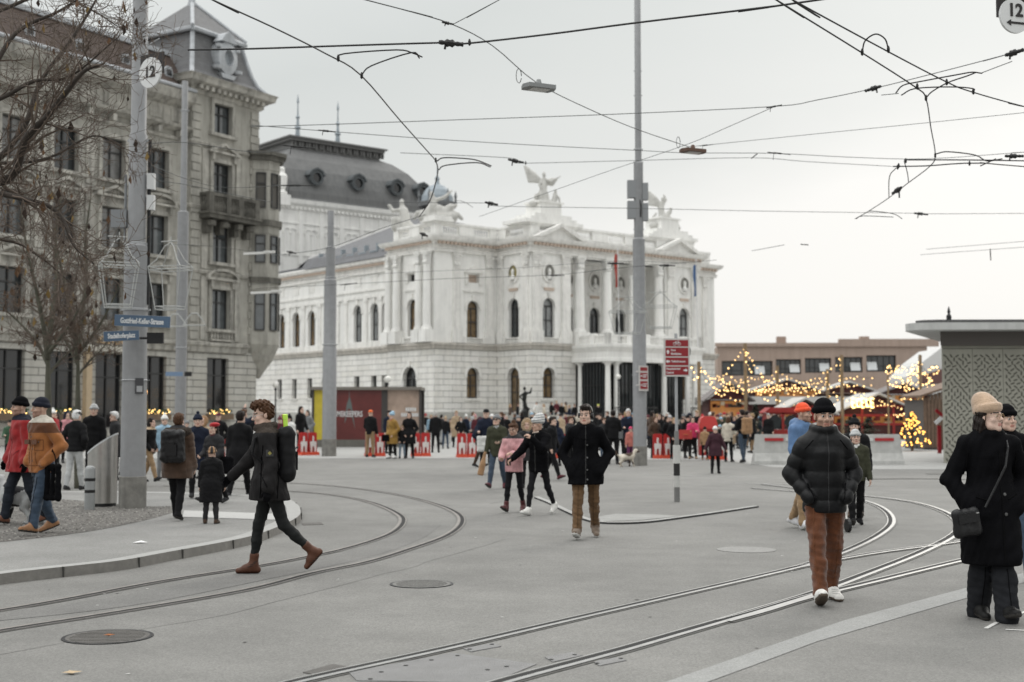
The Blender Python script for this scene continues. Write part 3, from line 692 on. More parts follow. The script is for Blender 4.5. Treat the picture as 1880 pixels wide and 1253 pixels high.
mb.M = Matrix.Identity(4); mb.build('stage_house_wall', ST, op)
mb = MB(); prof = [(0.0,28.0),(.25,28.25),(.28,29.0),(.7,30.3),(1.5,32.0),(2.7,33.6),(4.2,34.9),(5.4,35.5)]
lv = []
for o, z in prof: lv.append([(S0+o*.86,T0+o,z),(S1-o,T0+o,z),(S1-o,T1-o,z),(S0+o*.86,T1-o,z)])
for a_, b_ in zip(lv[:-1], lv[1:]):
    for i in range(4): mb.quad(a_[i],a_[(i+1)%4],b_[(i+1)%4],b_[i])
rf = mb.build('stage_roof', ZINC, op)
mb = MB(); tp = lv[-1]; x0, x1 = tp[0][0], tp[1][0]; y0, y1 = tp[0][1], tp[2][1]
mb.box(x0,x1,y0,y1,35.4,36.4)
for i in range(14):
    x = x0+(x1-x0)*i/13
    for k in (0,.35): mb.box(x-.1+k,x+.1+k,y0-.35,y0,35.7,36.35)
mb.box(x0-.5,x1+.4,y0-.6,y1+.5,36.4,36.75); mb.box(x0-.8,x1+.7,y0-.9,y1+.8,36.75,36.95); mb.build('roof_crest', mat('roof crest', (.15,.15,.147), .6, .1, var=.2), op)
for u_ in (13.5,19.5):
    mb = MB(); mb.lathe([(.7,36.9),(.35,37.3),(.25,38.2),(.42,38.5),(.2,38.8),(.14,39.6),(.3,39.85),(.1,40.1),(.07,41.6),(.16,41.8),(.02,42.8)], (u_,y0+1.2,0), 10); mb.build('roof_finial', ZINCL, op)
for u_ in (12.6,18.7,24.6,29.0-.3):
    mb = MB(); zc = 31.0; yc = T0+.7
    for r0, r1, ya, yb in ((.62,.95,-.55,.6),(.62,.75,-.6,.2)):
        n = 20; ring = lambda r, y: [(u_+r*math.cos(2*math.pi*i/n),yc+y,zc+r*math.sin(2*math.pi*i/n)) for i in range(n)]
        mb.add(ring(r0,ya)+ring(r1,ya)+ring(r1,yb)+ring(r0,yb), [(i,(i+1)%n,n+(i+1)%n,n+i) for i in range(n)]+[(n+i,n+(i+1)%n,2*n+(i+1)%n,2*n+i) for i in range(n)]+[(3*n+i,3*n+(i+1)%n,(i+1)%n,i) for i in range(n)])
    mb.prism([(u_-1.2,zc+.25),(u_-.98,zc+.25),(u_-.68,zc+.75),(u_,zc+1.02),(u_+.68,zc+.75),(u_+.98,zc+.25),(u_+1.2,zc+.25),(u_+1.12,zc+.5),(u_+.75,zc+.98),(u_,zc+1.28),(u_-.75,zc+.98),(u_-1.12,zc+.5)], yc-.7, yc+.8)
    d_ = mb.build('round_dormer', mat('dormer zinc', (.085,.095,.10), .6, .1, var=.2), rf)
    mb = MB(); n = 20; mb.add([(u_+.66*math.cos(2*math.pi*i/n),yc-.3,zc+.66*math.sin(2*math.pi*i/n)) for i in range(n)], [tuple(range(n))]); mb.build('pane', GL[3], d_)
mb = MB(); mb.lathe([(.7,27.9),(.8,28.6),(.5,28.9),(.75,29.6),(.8,30.6),(.45,31.1),(.5,31.5),(.1,32.0)], (S0+.3,T0+.3,0), 10)
mb.box(S0-.6,S0+1.2,T0-.6,T0+1.2,27.0,28.3); mb.build('corner_urn', ST, op)
# auditorium roof and lantern
mb = MB(); AP = [(1.0,24.2),(1.2,8.0),(37.0,8.0),(37.0,42),(7,42)]; apx = (16,25.7,24.4)
base = [(1.0,24.5,18.3),(1.0,7.6,17.9),(8.5,1.5,18.3),(29.5,1.5,18.3),(37,7.9,17.2),(37,42,17.2),(7,42,17.2)]
mb.add(base+[apx,(22,25.7,24.4)], [(0,1,7),(1,2,7),(2,3,8,7),(3,4,8),(4,5,8),(5,6,7,8),(6,0,7)]); mb.quad((.15,24.6,17.06),(.15,7.56,17.06),(1.0,7.56,17.9),(1.0,24.6,18.3)); mb.box(.9,37.2,24.6,46,16.6,17.5)
ar_ = mb.build('auditorium_roof', SLATE, op)
mb = MB(); mb.tube([base[0],apx], .13, 6); mb.tube([base[2],apx], .1, 6); mb.build('roof_ridge', mat('lead ridge', (.5,.5,.49), .6), ar_)
for i in range(7):
    mb = MB(); y_ = 9.3+i*2.2; mb.box(1.2,1.7,y_-.09,y_+.09,17.9,18.75); mb.box(.85,1.0,y_-.7,y_+.7,17.86,18.0); mb.build('snow_guard', ZINCL, ar_)
mb = MB(); c_ = (19,25.7,-1.5)
mb.lathe([(2.1,23.2),(2.1,25.4)], c_, 12); mb.lathe([(1.55,25.4),(1.55,27.6)], c_, 12, 1)
for i in range(12):
    a = 2*math.pi*i/12+.26; x_, y_ = 19+1.85*math.cos(a), 25.7+1.85*math.sin(a); mb.lathe([(.14,25.4),(.12,27.4)], (x_,y_,-1.5), 6, 0)
mb.lathe([(2.25,27.4),(2.3,27.9),(1.95,28.0)], c_, 16, 0); mb.lathe([(1.95,28.0),(1.85,28.6),(1.5,29.3),(.95,29.85),(.35,30.1),(.2,30.5),(.3,30.8),(.08,31.2),(.05,32.2),(.01,32.6)], c_, 16, 2)
for i in range(6):
    a = 2*math.pi*i/6+.5; mb.lathe([(.2,27.9),(.12,28.4),(.2,28.7),(.02,29.4)], (19+2.15*math.cos(a),25.7+2.15*math.sin(a),-1.5), 6, 0)
mb.build('lantern_dome', [mat('lantern dark', (.15,.155,.16), .6, var=.2), GL[3], ZINCL], op)
# flagpoles with hanging flags
for px, y0, y1, c, lab in ((1134,467,528,(.36,.045,.03),'red flag hanging from a slim pole before the loggia columns'),(1278,487,545,(.05,.11,.24),'blue flag hanging before the far end of the white facade')):
    Y_ = 119 if px < 1200 else 127; t = at(px,y0-12,Y_); z1_ = zat(y1,Y_); mb = MB(); b0 = Vector((t.x+.1,t.y,8.3))
    mb.tube([b0, t], .05, 6); fp = mb.build('flagpole', mat('white pole', (.6,.6,.6), .5)); tag(fp, lab.replace(' hanging', ' on its white pole, hanging'), 'flag')
    mb = MB(); n = 12; z0_ = zat(y0,Y_); vs = []
    for i in range(n+1):
        z = z0_+(z1_-z0_)*i/n
        for k in range(5): vs.append((t.x-.05-.055*k*(1+.3*math.sin(i*.5)), t.y-.12+.10*math.sin(k*1.7+i*.25), z))
    mb.add(vs, [(i*5+k,i*5+k+1,(i+1)*5+k+1,(i+1)*5+k) for i in range(n) for k in range(4)]); mb.build('flag', mat('flag %s' % px, c, .8), fp, True)
# ---------------------------------------------------------------- corner building on the left (x runs along the facade, 0 = right end)
SA = mat('grey sandstone', (.345,.335,.30), .85, var=.16, vscale=1.1, streak=.34, bump=.25, bscale=25)
SAR = mat('rusticated sandstone', (.44,.43,.395), .85, var=.10, vscale=1.2, streak=.2, bump=.8, brick=(2.4,.42,.03,.4))
SAT = mat('sandstone trim', (.385,.372,.335), .85, var=.25, vscale=2.0, streak=.55, bump=.3, bscale=25)
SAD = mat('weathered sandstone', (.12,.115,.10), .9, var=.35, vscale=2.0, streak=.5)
TILE = mat('brown roof tiles', (.075,.052,.043), .85, var=.22, vscale=2, bump=.6, brick=(.25,.3,.03,.6))
SLT = mat('tower slate', (.135,.137,.142), .7, var=.16, vscale=2.5, bump=.4, brick=(.3,.22,.015,.75))
LEAD = mat('lead sheet', (.40,.42,.44), .6, .15, var=.14, vscale=2, streak=.2)
AX = math.atan2(.856,.517)
cb = empty('corner_building', (-16.9,85,0), AX, 'grey sandstone corner building with slate tower, balcony and bay window', 'building')
I4 = Matrix.Identity(4)
up, low = MB(), MB(); XL = -27.0; TX = -6.1; TP = -.35      # tower projects
ups, lows = [], []
bays = [-8.5,-11.9,-15.3,-18.7,-22.1,-25.4]
fw_, fp_ = FRM, GL[0]
def op_add(c, w, z0, z1, y, arch=False, lst=ups, g=None):
    g = rop.choice((0,4,4,5)) if g is None else g; lst.append((c-w/2,c+w/2,z0,z1,arch,y,g))
for c in bays:
    op_add(c,1.7,15.2,17.6,0); op_add(c,1.7,11.2,13.6,0); op_add(c,1.7,7.05,9.5,0)
    op_add(c,2.0,1.9 if c > -9 or c < -14 else .9,5.15,0,lst=lows,g=3)
for z0, z1 in ((19.35,21.25),(15.5,17.5),(11.2,13.5),(7.0,9.5)): op_add(-3.4,1.65,z0,z1,TP)
op_add(-3.5,1.9,1.8,5.2,TP,lst=lows,g=3)
mainU = [o for o in ups if o[5] == 0]; tow = [o for o in ups if o[5] != 0]
wall(up, XL, TX, 6.1, 19.2, [o[:5] for o in mainU], 0, .3); wall(low, XL, TX, 0, 5.6, [o[:5] for o in lows if o[5] == 0], 0, .4)
wall(up, TX, 0, 6.1, 22.0, [o[:5] for o in tow], TP, .3); wall(low, TX, 0, 0, 5.6, [o[:5] for o in lows if o[5] != 0], TP, .4)
up.quad((TX,TP,6.1),(TX,6.0,6.1),(TX,6.0,22),(TX,TP,22)); low.quad((TX,TP,0),(TX,0,0),(TX,0,5.6),(TX,TP,5.6))
up.quad((0,TP,6.1),(0,12,6.1),(0,12,22),(0,TP,22)); low.quad((0,TP,0),(0,12,0),(0,12,5.6),(0,TP,5.6)); up.quad((TX,6,19),(0,6,19),(0,6,22),(TX,6,22))
up.build('upper_wall', SA, cb); low.build('ground_floor_wall', SAR, cb)
for xa, xb, z0, z1, ar, y, g in ups+lows:
    window(cb, I4, xa, xb, z0, z1, False, y+.28, FRM, GL[g], fw=.08, cross=(.68,), vert=1)
def surround(c, w, z0, z1, y, kind):
    mb = MB(); d = .14
    mb.box(c-w/2-.24,c-w/2,y-d,y,z0,z1); mb.box(c+w/2,c+w/2+.24,y-d,y,z0,z1); mb.box(c-w/2-.24,c+w/2+.24,y-d,y,z1+.001,z1+.26)
    mb.box(c-w/2-.38,c+w/2+.38,y-.26,y,z0-.2,z0-.002)
    if kind:
        zb = z1+.55; mb.box(c-w/2-.15,c+w/2+.15,y-.08,y,z1+.27,zb); hw = w/2+.55
        mb.box(c-hw,c+hw,y-.38,y,zb+.001,zb+.13)
        if kind == 1:
            for s_ in (-1,1):
                p = [(c+s_*hw,zb+.135),(c,zb+.72),(c,zb+.54),(c+s_*(hw-.4),zb+.135)]; mb.prism(p if s_ > 0 else p[::-1], y-.36, y)
            mb.prism([(c-hw+.3,zb+.135),(c+hw-.3,zb+.135),(c,zb+.6)], y-.08, y)
        elif kind == 2:
            n = 10; hh = .62; o = [(c-hw*math.cos(math.pi*i/n), zb+.13+hh*math.sin(math.pi*i/n)) for i in range(n+1)]; i_ = [(c-(hw-.16)*math.cos(math.pi*i/n), zb+.13+(hh-.16)*math.sin(math.pi*i/n)) for i in range(n+1)]
            for k in range(n): mb.prism([i_[k],i_[k+1],o[k+1],o[k]][::-1], y-.36, y)
            mb.prism([(p[0],p[1]) for p in i_][::-1], y-.07, y)
        for s_ in (-1,1): mb.box(c+s_*(w/2+.12)-.1,c+s_*(w/2+.12)+.1,y-.3,y,z1+.1,zb)
    mb.build('window_surround', SAT, cb)
for c in bays:
    surround(c,1.7,15.2,17.6,0,0); surround(c,1.7,11.2,13.6,0,1 if int(c) % 2 else 2); surround(c,1.7,7.05,9.5,0,2 if int(c) % 2 else 1)
surround(-3.4,1.65,19.35,21.25,TP,0); surround(-3.4,1.65,15.5,17.5,TP,1); surround(-3.4,1.65,11.2,13.5,TP,0); surround(-3.4,1.65,7.0,9.5,TP,2)
PB = [(XL,0),(TX,0),(TX,TP),(-1.0,TP)]; PT = [(TX,6),(TX,TP),(0,TP),(0,10)]
mb = MB()
mb.band(PB, [(0,5.5),(.16,5.55),(.2,5.85),(.34,5.95),(.36,6.12),(0,6.2)]); mb.build('belt_course', SAT, cb)
for z, nm in ((10.35,'string_course'),(14.35,'string_course'),(18.35,'string_course')):
    mb = MB(); mb.band(PB, [(0,z),(.14,z+.04),(.2,z+.2),(.06,z+.28),(0,z+.3)]); mb.build(nm, SAT, cb)
mb = MB(); PM = [(XL,0),(TX-.02,0)]
mb.band(PM, [(0,18.9),(.2,18.95),(.55,19.12),(.6,19.25),(0,19.3)]); mb.band(PM, [(.0,19.3),(.05,19.3),(.05,20.4),(0,20.4)]); mb.band(PM, [(.05,20.4),(.3,20.5),(.75,20.75),(.85,21.1),(.9,21.3),(0,21.4)])
def brk(M_, x):
    mb.M = M_; mb.box(x-.14,x+.14,-.5,-.06,18.55,18.94); mb.box(x-.5,x+.5,-.09,-.05,19.5,20.2)
mb.along(PM, 1.7, brk); mb.M = I4; mb.build('main_cornice', SAT, cb)
# corner pilaster strips and quoins of the tower
for x in (TX+.4,-.45):
    mb = MB()
    for i in range(30):
        z = 6.3+i*.52
        if z > 21: break
        hw = .42 if i % 2 else .34; mb.box(x-hw,x+hw,TP-.1,TP,z,z+.46)
    mb.build('quoins', SA, cb)
mb = MB(); mb.band(PT, [(0,21.5),(.12,21.55),(.18,21.8),(.45,22.0),(.75,22.15),(.8,22.4),(.9,22.55),(0,22.7)])
def mod(M_, x): mb.M = M_; mb.box(x-.12,x+.12,-.62,-.1,21.75,22.0)
mb.along(PT, .5, mod); mb.M = I4; mb.build('tower_cornice', SAT, cb)
# mansard roof of the long wing
mb = MB(); mb.add([(XL,-.3,21.35),(TX,-.3,21.35),(TX,1.6,24.1),(XL,1.6,24.1),(XL,7,25.0),(TX,7,25.0)], [(0,1,2,3),(3,2,5,4)])
wr = mb.build('wing_roof', TILE, cb)
mb = MB(); mb.box(XL,TX-.05,1.4,1.8,24.0,24.3); mb.tube([(XL,-.75,21.5),(TX,-.75,21.5)], .12, 6); mb.build('ridge_cap', LEAD, wr)
for c in bays:
    mb = MB(); cx_ = c+1.2; mb.prism([(cx_-.3,22.3),(cx_+.3,22.3),(cx_+.3,22.7),(cx_+.15,22.95),(cx_-.15,22.95),(cx_-.3,22.7)], .35, .9); d_ = mb.build('roof_dormer', LEAD, wr)
    mb = MB(); mb.box(cx_-.2,cx_+.2,.32,.348,22.38,22.75); mb.build('pane', GL[3], d_)
# tower roof: flared mansard, lead band, low pyramid
D0, D1 = TP, 5.9
def ring_(o, z): return [(TX+o,D0+o,z),(0-o,D0+o,z),(0-o,D1-o,z),(TX+o,D1-o,z)]
pf = [(-.35,22.6),(.1,23.1),(.35,23.7),(.6,24.6),(.85,25.7)]
mb = MB(); rs_ = [ring_(*p) for p in pf]
for a_, b_ in zip(rs_[:-1], rs_[1:]):
    for i in range(4): mb.quad(a_[i],a_[(i+1)%4],b_[(i+1)%4],b_[i])
tr_ = mb.build('tower_roof', SLT, cb)
mb = MB(); a_ = ring_(.7,25.7); b_ = ring_(.62,26.0); c_ = (TX/2,(D0+D1)/2,28.5)
for i in range(4): mb.quad(a_[i],a_[(i+1)%4],b_[(i+1)%4],b_[i])
for i in range(4): mb.add([b_[i],b_[(i+1)%4],c_], [(0,1,2)])
mb.build('roof_cap', SLT, tr_)
mb = MB()
for i in range(2):
    mb.tube([Vector(r[i]) for r in rs_], .16, 6); mb.tube([Vector(b_[i]),Vector(c_)], .13, 6)
mb.tube([Vector(p) for p in ring_(.66,25.85)]+[Vector(ring_(.66,25.85)[0])], .17, 6)
mb.lathe([(.3,28.2),(.2,28.8),(.25,29.1),(.05,29.6)], (c_[0],c_[1],0), 8); mb.build('lead_ridge', LEAD, tr_)
# round dormers with scrolled zinc frames
for M_ in (Matrix.Translation((-3.0,TP+.28,24.35)), Matrix.Translation((-.28,2.6,24.35)) @ Matrix.Rotation(R(90),4,'Z')):
    mb = MB(M_); n = 20
    rg_ = lambda r, y, k=1.25: [(r*math.cos(2*math.pi*i/n),y,r*k*math.sin(2*math.pi*i/n)) for i in range(n)]
    mb.add(rg_(.42,-.45)+rg_(.85,-.35)+rg_(.9,.9)+rg_(.42,.2), [(i,(i+1)%n,n+(i+1)%n,n+i) for i in range(n)]+[(n+i,n+(i+1)%n,2*n+(i+1)%n,2*n+i) for i in range(n)]+[(3*n+i,3*n+(i+1)%n,(i+1)%n,i) for i in range(n)])
    for s_ in (-1,1):
        mb.lathe([(0,-.14),(.26,-.1),(.3,.1),(0,.15)], (s_*.95,-.3,-.75), 8); mb.lathe([(0,-.14),(.2,-.1),(.22,.1),(0,.15)], (s_*.85,-.3,.65), 8)
    mb.prism([(-.7,1.0),(.7,1.0),(.35,1.5),(0,1.7),(-.35,1.5)], -.45, .3); mb.prism([(-.5,-1.35),(.5,-1.35),(.7,-1.05),(-.7,-1.05)], -.4, .3)
    d_ = mb.build('round_dormer', LEAD, tr_)
    mb = MB(M_); mb.add([(.45*math.cos(2*math.pi*i/n),-.1,.56*math.sin(2*math.pi*i/n)) for i in range(n)], [tuple(range(n))]); mb.build('pane', mat('pale dormer glass', (.35,.38,.4), .2), d_)
# balcony
mb = MB(); bx0, bx1 = -5.4,-.9
mb.box(bx0,bx1,TP-1.0,TP,13.8,14.05); mb.box(bx0-.1,bx1+.1,TP-1.1,TP,14.05,14.18)
for x in (bx0+.5,bx0+1.6,bx1-1.6,bx1-.5): mb.prism([(x-.18,13.74),(x-.18,12.9),(x+.18,12.9),(x+.18,13.74)], TP-.5, TP); mb.lathe([(0,-.2),(.3,-.15),(.3,.15),(0,.2)], (x,TP-.62,13.5), 8)
mb.box(bx0,bx1,TP-.97,TP-.72,15.18,15.38)
for x in (bx0,bx0+1.5,bx1-1.9,bx1-.4): mb.box(x,x+.4,TP-.98,TP-.66,14.18,15.40)
for i in range(22):
    x = bx0+.2+i*(bx1-bx0-.4)/21; mb.lathe([(.06,14.2),(.11,14.55),(.05,14.9),(.09,15.15)], (x,TP-.84,0), 6)
for s_ in (bx0+.12,bx1-.12):
    for i in range(3): mb.lathe([(.06,14.2),(.11,14.55),(.05,14.9),(.09,15.15)], (s_,TP-.2-.22*i,0), 6)
    mb.box(s_-.12,s_+.12,TP-.7,TP,15.18,15.38)
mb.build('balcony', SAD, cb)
mb = MB(); bal(mb,-4.4,-2.4,6.25,6.95,TP-.3,TP-.06,.24); mb.build('window_balustrade', SAT, cb)
# corner bay window on corbels, from first floor to roof terrace
bc = (.55,TP+.35); 
def oct_(r, z0): return [(bc[0]+r*math.cos(R(a)), bc[1]+r*math.sin(R(a))) for a in (202.5,247.5,292.5,337.5,22.5,67.5,112.5,157.5)]
mb = MB(); rb = 1.32
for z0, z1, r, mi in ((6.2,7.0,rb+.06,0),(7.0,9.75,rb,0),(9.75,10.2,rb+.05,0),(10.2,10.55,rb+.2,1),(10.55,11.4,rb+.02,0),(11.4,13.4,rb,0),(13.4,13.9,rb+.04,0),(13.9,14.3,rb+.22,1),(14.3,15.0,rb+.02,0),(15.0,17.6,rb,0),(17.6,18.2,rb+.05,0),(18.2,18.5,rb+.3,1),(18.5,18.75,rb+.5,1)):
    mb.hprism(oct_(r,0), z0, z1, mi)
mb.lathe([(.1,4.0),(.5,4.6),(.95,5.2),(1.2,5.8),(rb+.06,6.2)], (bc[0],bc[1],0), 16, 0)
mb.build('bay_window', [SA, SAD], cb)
for z0, z1 in ((7.1,9.6),(11.5,13.3),(15.1,17.4)):
    for a in (225,270,315):
        ri = rb*math.cos(R(22.5)); M_ = Matrix.Translation((bc[0]+ri*math.cos(R(a)), bc[1]+ri*math.sin(R(a)), 0)) @ Matrix.Rotation(R(a-270),4,'Z')
        window(cb, M_, -.33, .33, z0, z1, False, -.06, FRM, GL[4] if z0 < 15 else mat('shutter', (.09,.085,.075), .7), fw=.07, cross=(.68,), vert=0)
for x in (-4.9,-1.9):
    for z0, z1 in ((6.3,10.2),(10.7,12.8),(15.0,18.2)): mb = MB(); mb.box(x-.25,x+.25,TP-.1,TP,z0,z1); mb.build('pilaster_strip', SAT, cb)
for c in [b_+1.7 for b_ in bays[1:]]:
    for z0, z1 in ((6.3,10.2),(10.7,14.2),(14.7,18.2)): mb = MB(); mb.box(c-.3,c+.3,-.1,0,z0,z1); mb.build('pilaster_strip', SAT, cb)
# shop front details: flower boxes with fairy lights, warm lamp, gilt letters, awning
GLOW = mat('fairy bulb warm', (1,.72,.3), .5, emit=5, emitc=(1,.62,.2))
GREEN = mat('fir green', (.03,.05,.025), .9, var=.4, vscale=8)
for c in (-3.5,-8.5,-15.3,-18.7,-22.1):
    y = TP if c > TX else 0; mb = MB(); mb.box(c-1.05,c+1.05,y-.42,y-.04,1.35,1.7)
    r_ = random.Random(int(-c*10))
    for i in range(60):
        x = c+r_.uniform(-1,1); z = 1.7+r_.uniform(-.05,.25); yy = y-.25+r_.uniform(-.15,.15); s_ = r_.uniform(.05,.12)
        mb.add([(x-s_,yy,z),(x+s_,yy-.03,z),(x+.02,yy+.02,z+s_*1.6),(x,yy+s_,z)], [(0,1,2),(0,3,2)], 1)
    fb = mb.build('flower_box', [mat('box wood', (.16,.11,.07), .8, var=.2), GREEN], cb)
    mb = MB()
    for i in range(26): mb.lathe([(0,-.035),(.035,0),(0,.035)], (c+r_.uniform(-1.05,1.05), y-.3+r_.uniform(-.1,.1), 1.78+r_.uniform(-.1,.2)), 6)
    tag(mb.build('fairy_lights', GLOW, fb), kind='stuff')
mb = MB(); mb.lathe([(0,-.2),(.14,-.12),(.16,.05),(.05,.2)], (-9.7,-.5,3.0), 8); mb.tube([(-9.7,0,3.2),(-9.7,-.5,3.3)], .03, 5); mb.build('wall_lantern', mat('lamp glow', (1,.6,.25), .5, emit=3.5, emitc=(1,.5,.18)), cb)
GILT = mat('gilt letters', (.62,.42,.22), .45, .4, var=.15)
def text(body, size, M_, m, parent=None, name='lettering', ext=.012, ax='CENTER', bold=0.0, sx=1.0):
    cu = bpy.data.curves.new(name, 'FONT'); cu.body = body; cu.size = size; cu.extrude = ext; cu.align_x = ax; cu.align_y = 'CENTER'; cu.offset = bold; cu.resolution_u = 3
    t = bpy.data.objects.new(name, cu); me = bpy.data.meshes.new_from_object(t); bpy.data.objects.remove(t)
    me.materials.clear(); me.materials.append(m); o = bpy.data.objects.new(name, me); COL.objects.link(o)
    if parent is not None: o.parent = parent
    o.matrix_local = M_ @ Matrix.Rotation(R(90),4,'X') @ Matrix.Scale(sx,4,(1,0,0))
    return o
mb = MB(); mb.box(-14.0,-10.1,-.5,0,5.2,5.5); mb.box(-14.0,-10.1,-.46,-.05,5.5,5.56); mb.build('shop_fascia', mat('fascia', (.5,.48,.42), .7, var=.1), cb)
text('SOUVENIRS', .62, Matrix.Translation((-12.0,-.53,5.85)), GILT, cb, sx=.85)
for x in (-13.6,-10.3):
    mb = MB(); mb.box(x-.2,x+.2,-.32,0,0,5.2); mb.build('door_pillar', mat('warm pillar', (.46,.36,.24), .7, var=.1), cb)
# ---------------------------------------------------------------- figures: smooth blended volumes meshed with surface nets
def surfnet(f, org, h):
    nx, ny, nz = f.shape; ins = f < 0
    acc = np.zeros((nx-1, ny-1, nz-1, 3), np.float32); cnt = np.zeros((nx-1, ny-1, nz-1), np.float32)
    for ax in range(3):
        o1, o2 = [a for a in range(3) if a != ax]
        for p in (0, 1):
            for q in (0, 1):
                sl = [None]*3; sl[o1] = slice(p, f.shape[o1]-1+p); sl[o2] = slice(q, f.shape[o2]-1+q)
                s0 = list(sl); s0[ax] = slice(0, -1); s1 = list(sl); s1[ax] = slice(1, None)
                a = f[tuple(s0)]; b = f[tuple(s1)]; cr = (a < 0) != (b < 0)
                t = np.where(cr, a/np.where(cr, a-b, 1), 0)
                acc[..., ax] += t*cr; acc[..., o1] += p*cr; acc[..., o2] += q*cr; cnt += cr
    act = cnt > 0; idx = -np.ones(cnt.shape, np.int64); n = int(act.sum()); idx[act] = np.arange(n)
    V = (np.argwhere(act) + acc[act]/cnt[act][:, None])*h + np.array(org)
    Q = []
    for ax in range(3):
        o1, o2 = (ax+1) % 3, (ax+2) % 3
        s0 = [slice(1, -1)]*3; s1 = [slice(1, -1)]*3; s0[ax] = slice(0, -1); s1[ax] = slice(1, None)
        a = ins[tuple(s0)]; b = ins[tuple(s1)]; off = np.array([1, 1, 1]); off[ax] = 0
        for flip, msk in ((False, a & ~b), (True, ~a & b)):
            c = np.argwhere(msk) + off
            if not len(c): continue
            d1 = np.zeros(3, int); d1[o1] = 1; d2 = np.zeros(3, int); d2[o2] = 1
            g = lambda k: idx[k[:, 0], k[:, 1], k[:, 2]]
            q = np.stack([g(c-d1-d2), g(c-d2), g(c), g(c-d1)], 1)
            Q.append(q[:, ::-1] if flip else q)
    Q = np.concatenate(Q) if Q else np.zeros((0, 4), int)
    return V, Q
class Sdf:
    """list of tapered capsules / ellipsoids / boxes blended together; later cuts"""
    def __init__(s): s.p = []; s.cuts = []; s.wave = None
    def cap(s, a, b, r0, r1=None, k=.03, sy=1.0, quilt=None, sub=False):
        s.p.append(('c', np.array(a, float), np.array(b, float), r0, r0 if r1 is None else r1, k, sy, quilt, sub)); return s
    def ell(s, c, r, k=.03, sub=False, rot=None):
        s.p.append(('e', np.array(c, float), np.array(r, float), k, sub, rot)); return s
    def chain(s, pts, rs, k=.03, sy=1.0):
        for i in range(len(pts)-1): s.cap(pts[i], pts[i+1], rs[i], rs[i+1], k, sy)
        return s
    def cut(s, n, d): s.cuts.append((np.array(n, float), d)); return s     # keep n.x < d
    def bounds(s):
        lo = np.full(3, 1e9); hi = -lo
        for p in s.p:
            if p[-2 if p[0] == 'e' else -1] is True: continue
            if p[0] == 'c':
                r = max(p[3], p[4])*max(1, p[6]) + .01
                for e in (p[1], p[2]): lo = np.minimum(lo, e-r); hi = np.maximum(hi, e+r)
            else:
                r = p[2].max(); lo = np.minimum(lo, p[1]-r); hi = np.maximum(hi, p[1]+r)
        return lo, hi
    def field(s, P):
        d = np.full(P.shape[:-1], 1.0, np.float32)
        for p in s.p:
            if p[0] == 'c':
                _, a, b, r0, r1, k, sy, quilt, sub = p
                ab = b-a; L2 = max(1e-9, float(ab@ab)); v = P-a
                t = np.clip((v@ab)/L2, 0, 1); q = v-t[..., None]*ab
                if sy != 1: q = q*np.array([1, 1/sy, 1])
                r = r0+(r1-r0)*t
                if quilt:
                    amp, per, ph = quilt; r = r+amp*(np.sqrt(np.abs(np.sin(np.pi*(t*math.sqrt(L2)/per+ph)))+.02)-1)
                e = np.sqrt((q*q).sum(-1))-r
                if sy < 1: e = e*np.where(np.abs(q[..., 1]) > np.abs(q[..., 0]), sy, 1)
            else:
                _, c, r, k, sub, rot = p; v = P-c
                if rot is not None: v = v@np.array(rot)
                n0 = np.sqrt(((v/r)**2).sum(-1)); n1 = np.sqrt(((v/r**2)**2).sum(-1)); e = n0*(n0-1)/np.maximum(n1, 1e-6)
            if sub:
                h = np.maximum(k-np.abs(d+e), 0)/k if k else 0; d = np.maximum(d, -e)+(h*h*k/4 if k else 0)
            else:
                h = np.maximum(k-np.abs(d-e), 0)/k if k else 0; d = np.minimum(d, e)-(h*h*k/4 if k else 0)
        if s.wave:
            amp, wl, seed = s.wave; rg = np.random.RandomState(seed)
            for i in range(5):
                kv = rg.randn(3); kv /= np.linalg.norm(kv); kv *= 2*np.pi/(wl*rg.uniform(.6, 1.6))
                ph = rg.uniform(0, 6.28); warp = rg.randn(3)*9
                d = d+amp*.24*np.sin(P@kv+ph+1.2*np.sin(P@warp))
        for n, c in s.cuts: d = np.maximum(d, P@n-c)
        return d
    def mesh(s, h):
        lo, hi = s.bounds(); lo = lo-2.5*h; n = np.ceil((hi-lo)/h).astype(int)+4
        ax = [lo[i]+h*np.arange(n[i]) for i in range(3)]
        P = np.stack(np.meshgrid(*ax, indexing='ij'), -1).astype(np.float32)
        return surfnet(s.field(P), lo, h)
def mk(name, parts, mats, parent=None, loc=None):
    """parts: list of (V, Q, matidx or array)"""
    vs = []; qs = []; mi = []; b = 0
    for V, Q, m in parts:
        vs.append(V); qs.append(Q+b); b += len(V); mi.append(np.full(len(Q), m, int) if np.isscalar(m) else m)
    V = np.concatenate(vs); Q = np.concatenate(qs); mi = np.concatenate(mi)
    me = bpy.data.meshes.new(name); me.vertices.add(len(V)); me.vertices.foreach_set('co', V.astype(np.float32).ravel())
    me.loops.add(len(Q)*4); me.loops.foreach_set('vertex_index', Q.astype(np.int32).ravel())
    me.polygons.add(len(Q)); me.polygons.foreach_set('loop_start', np.arange(0, len(Q)*4, 4, dtype=np.int32))
    me.polygons.foreach_set('material_index', mi.astype(np.int32)); me.polygons.foreach_set('use_smooth', np.ones(len(Q), bool))
    me.update(); me.validate()
    for m in mats: me.materials.append(m)
    o = bpy.data.objects.new(name, me); COL.objects.link(o)
    if parent is not None: o.parent = parent
    return o
def rotx(a): c, s = math.cos(a), math.sin(a); return np.array([[1,0,0],[0,c,-s],[0,s,c]])
def roty(a): c, s = math.cos(a), math.sin(a); return np.array([[c,0,s],[0,1,0],[-s,0,c]])
def rotz(a): c, s = math.cos(a), math.sin(a); return np.array([[c,-s,0],[s,c,0],[0,0,1]])
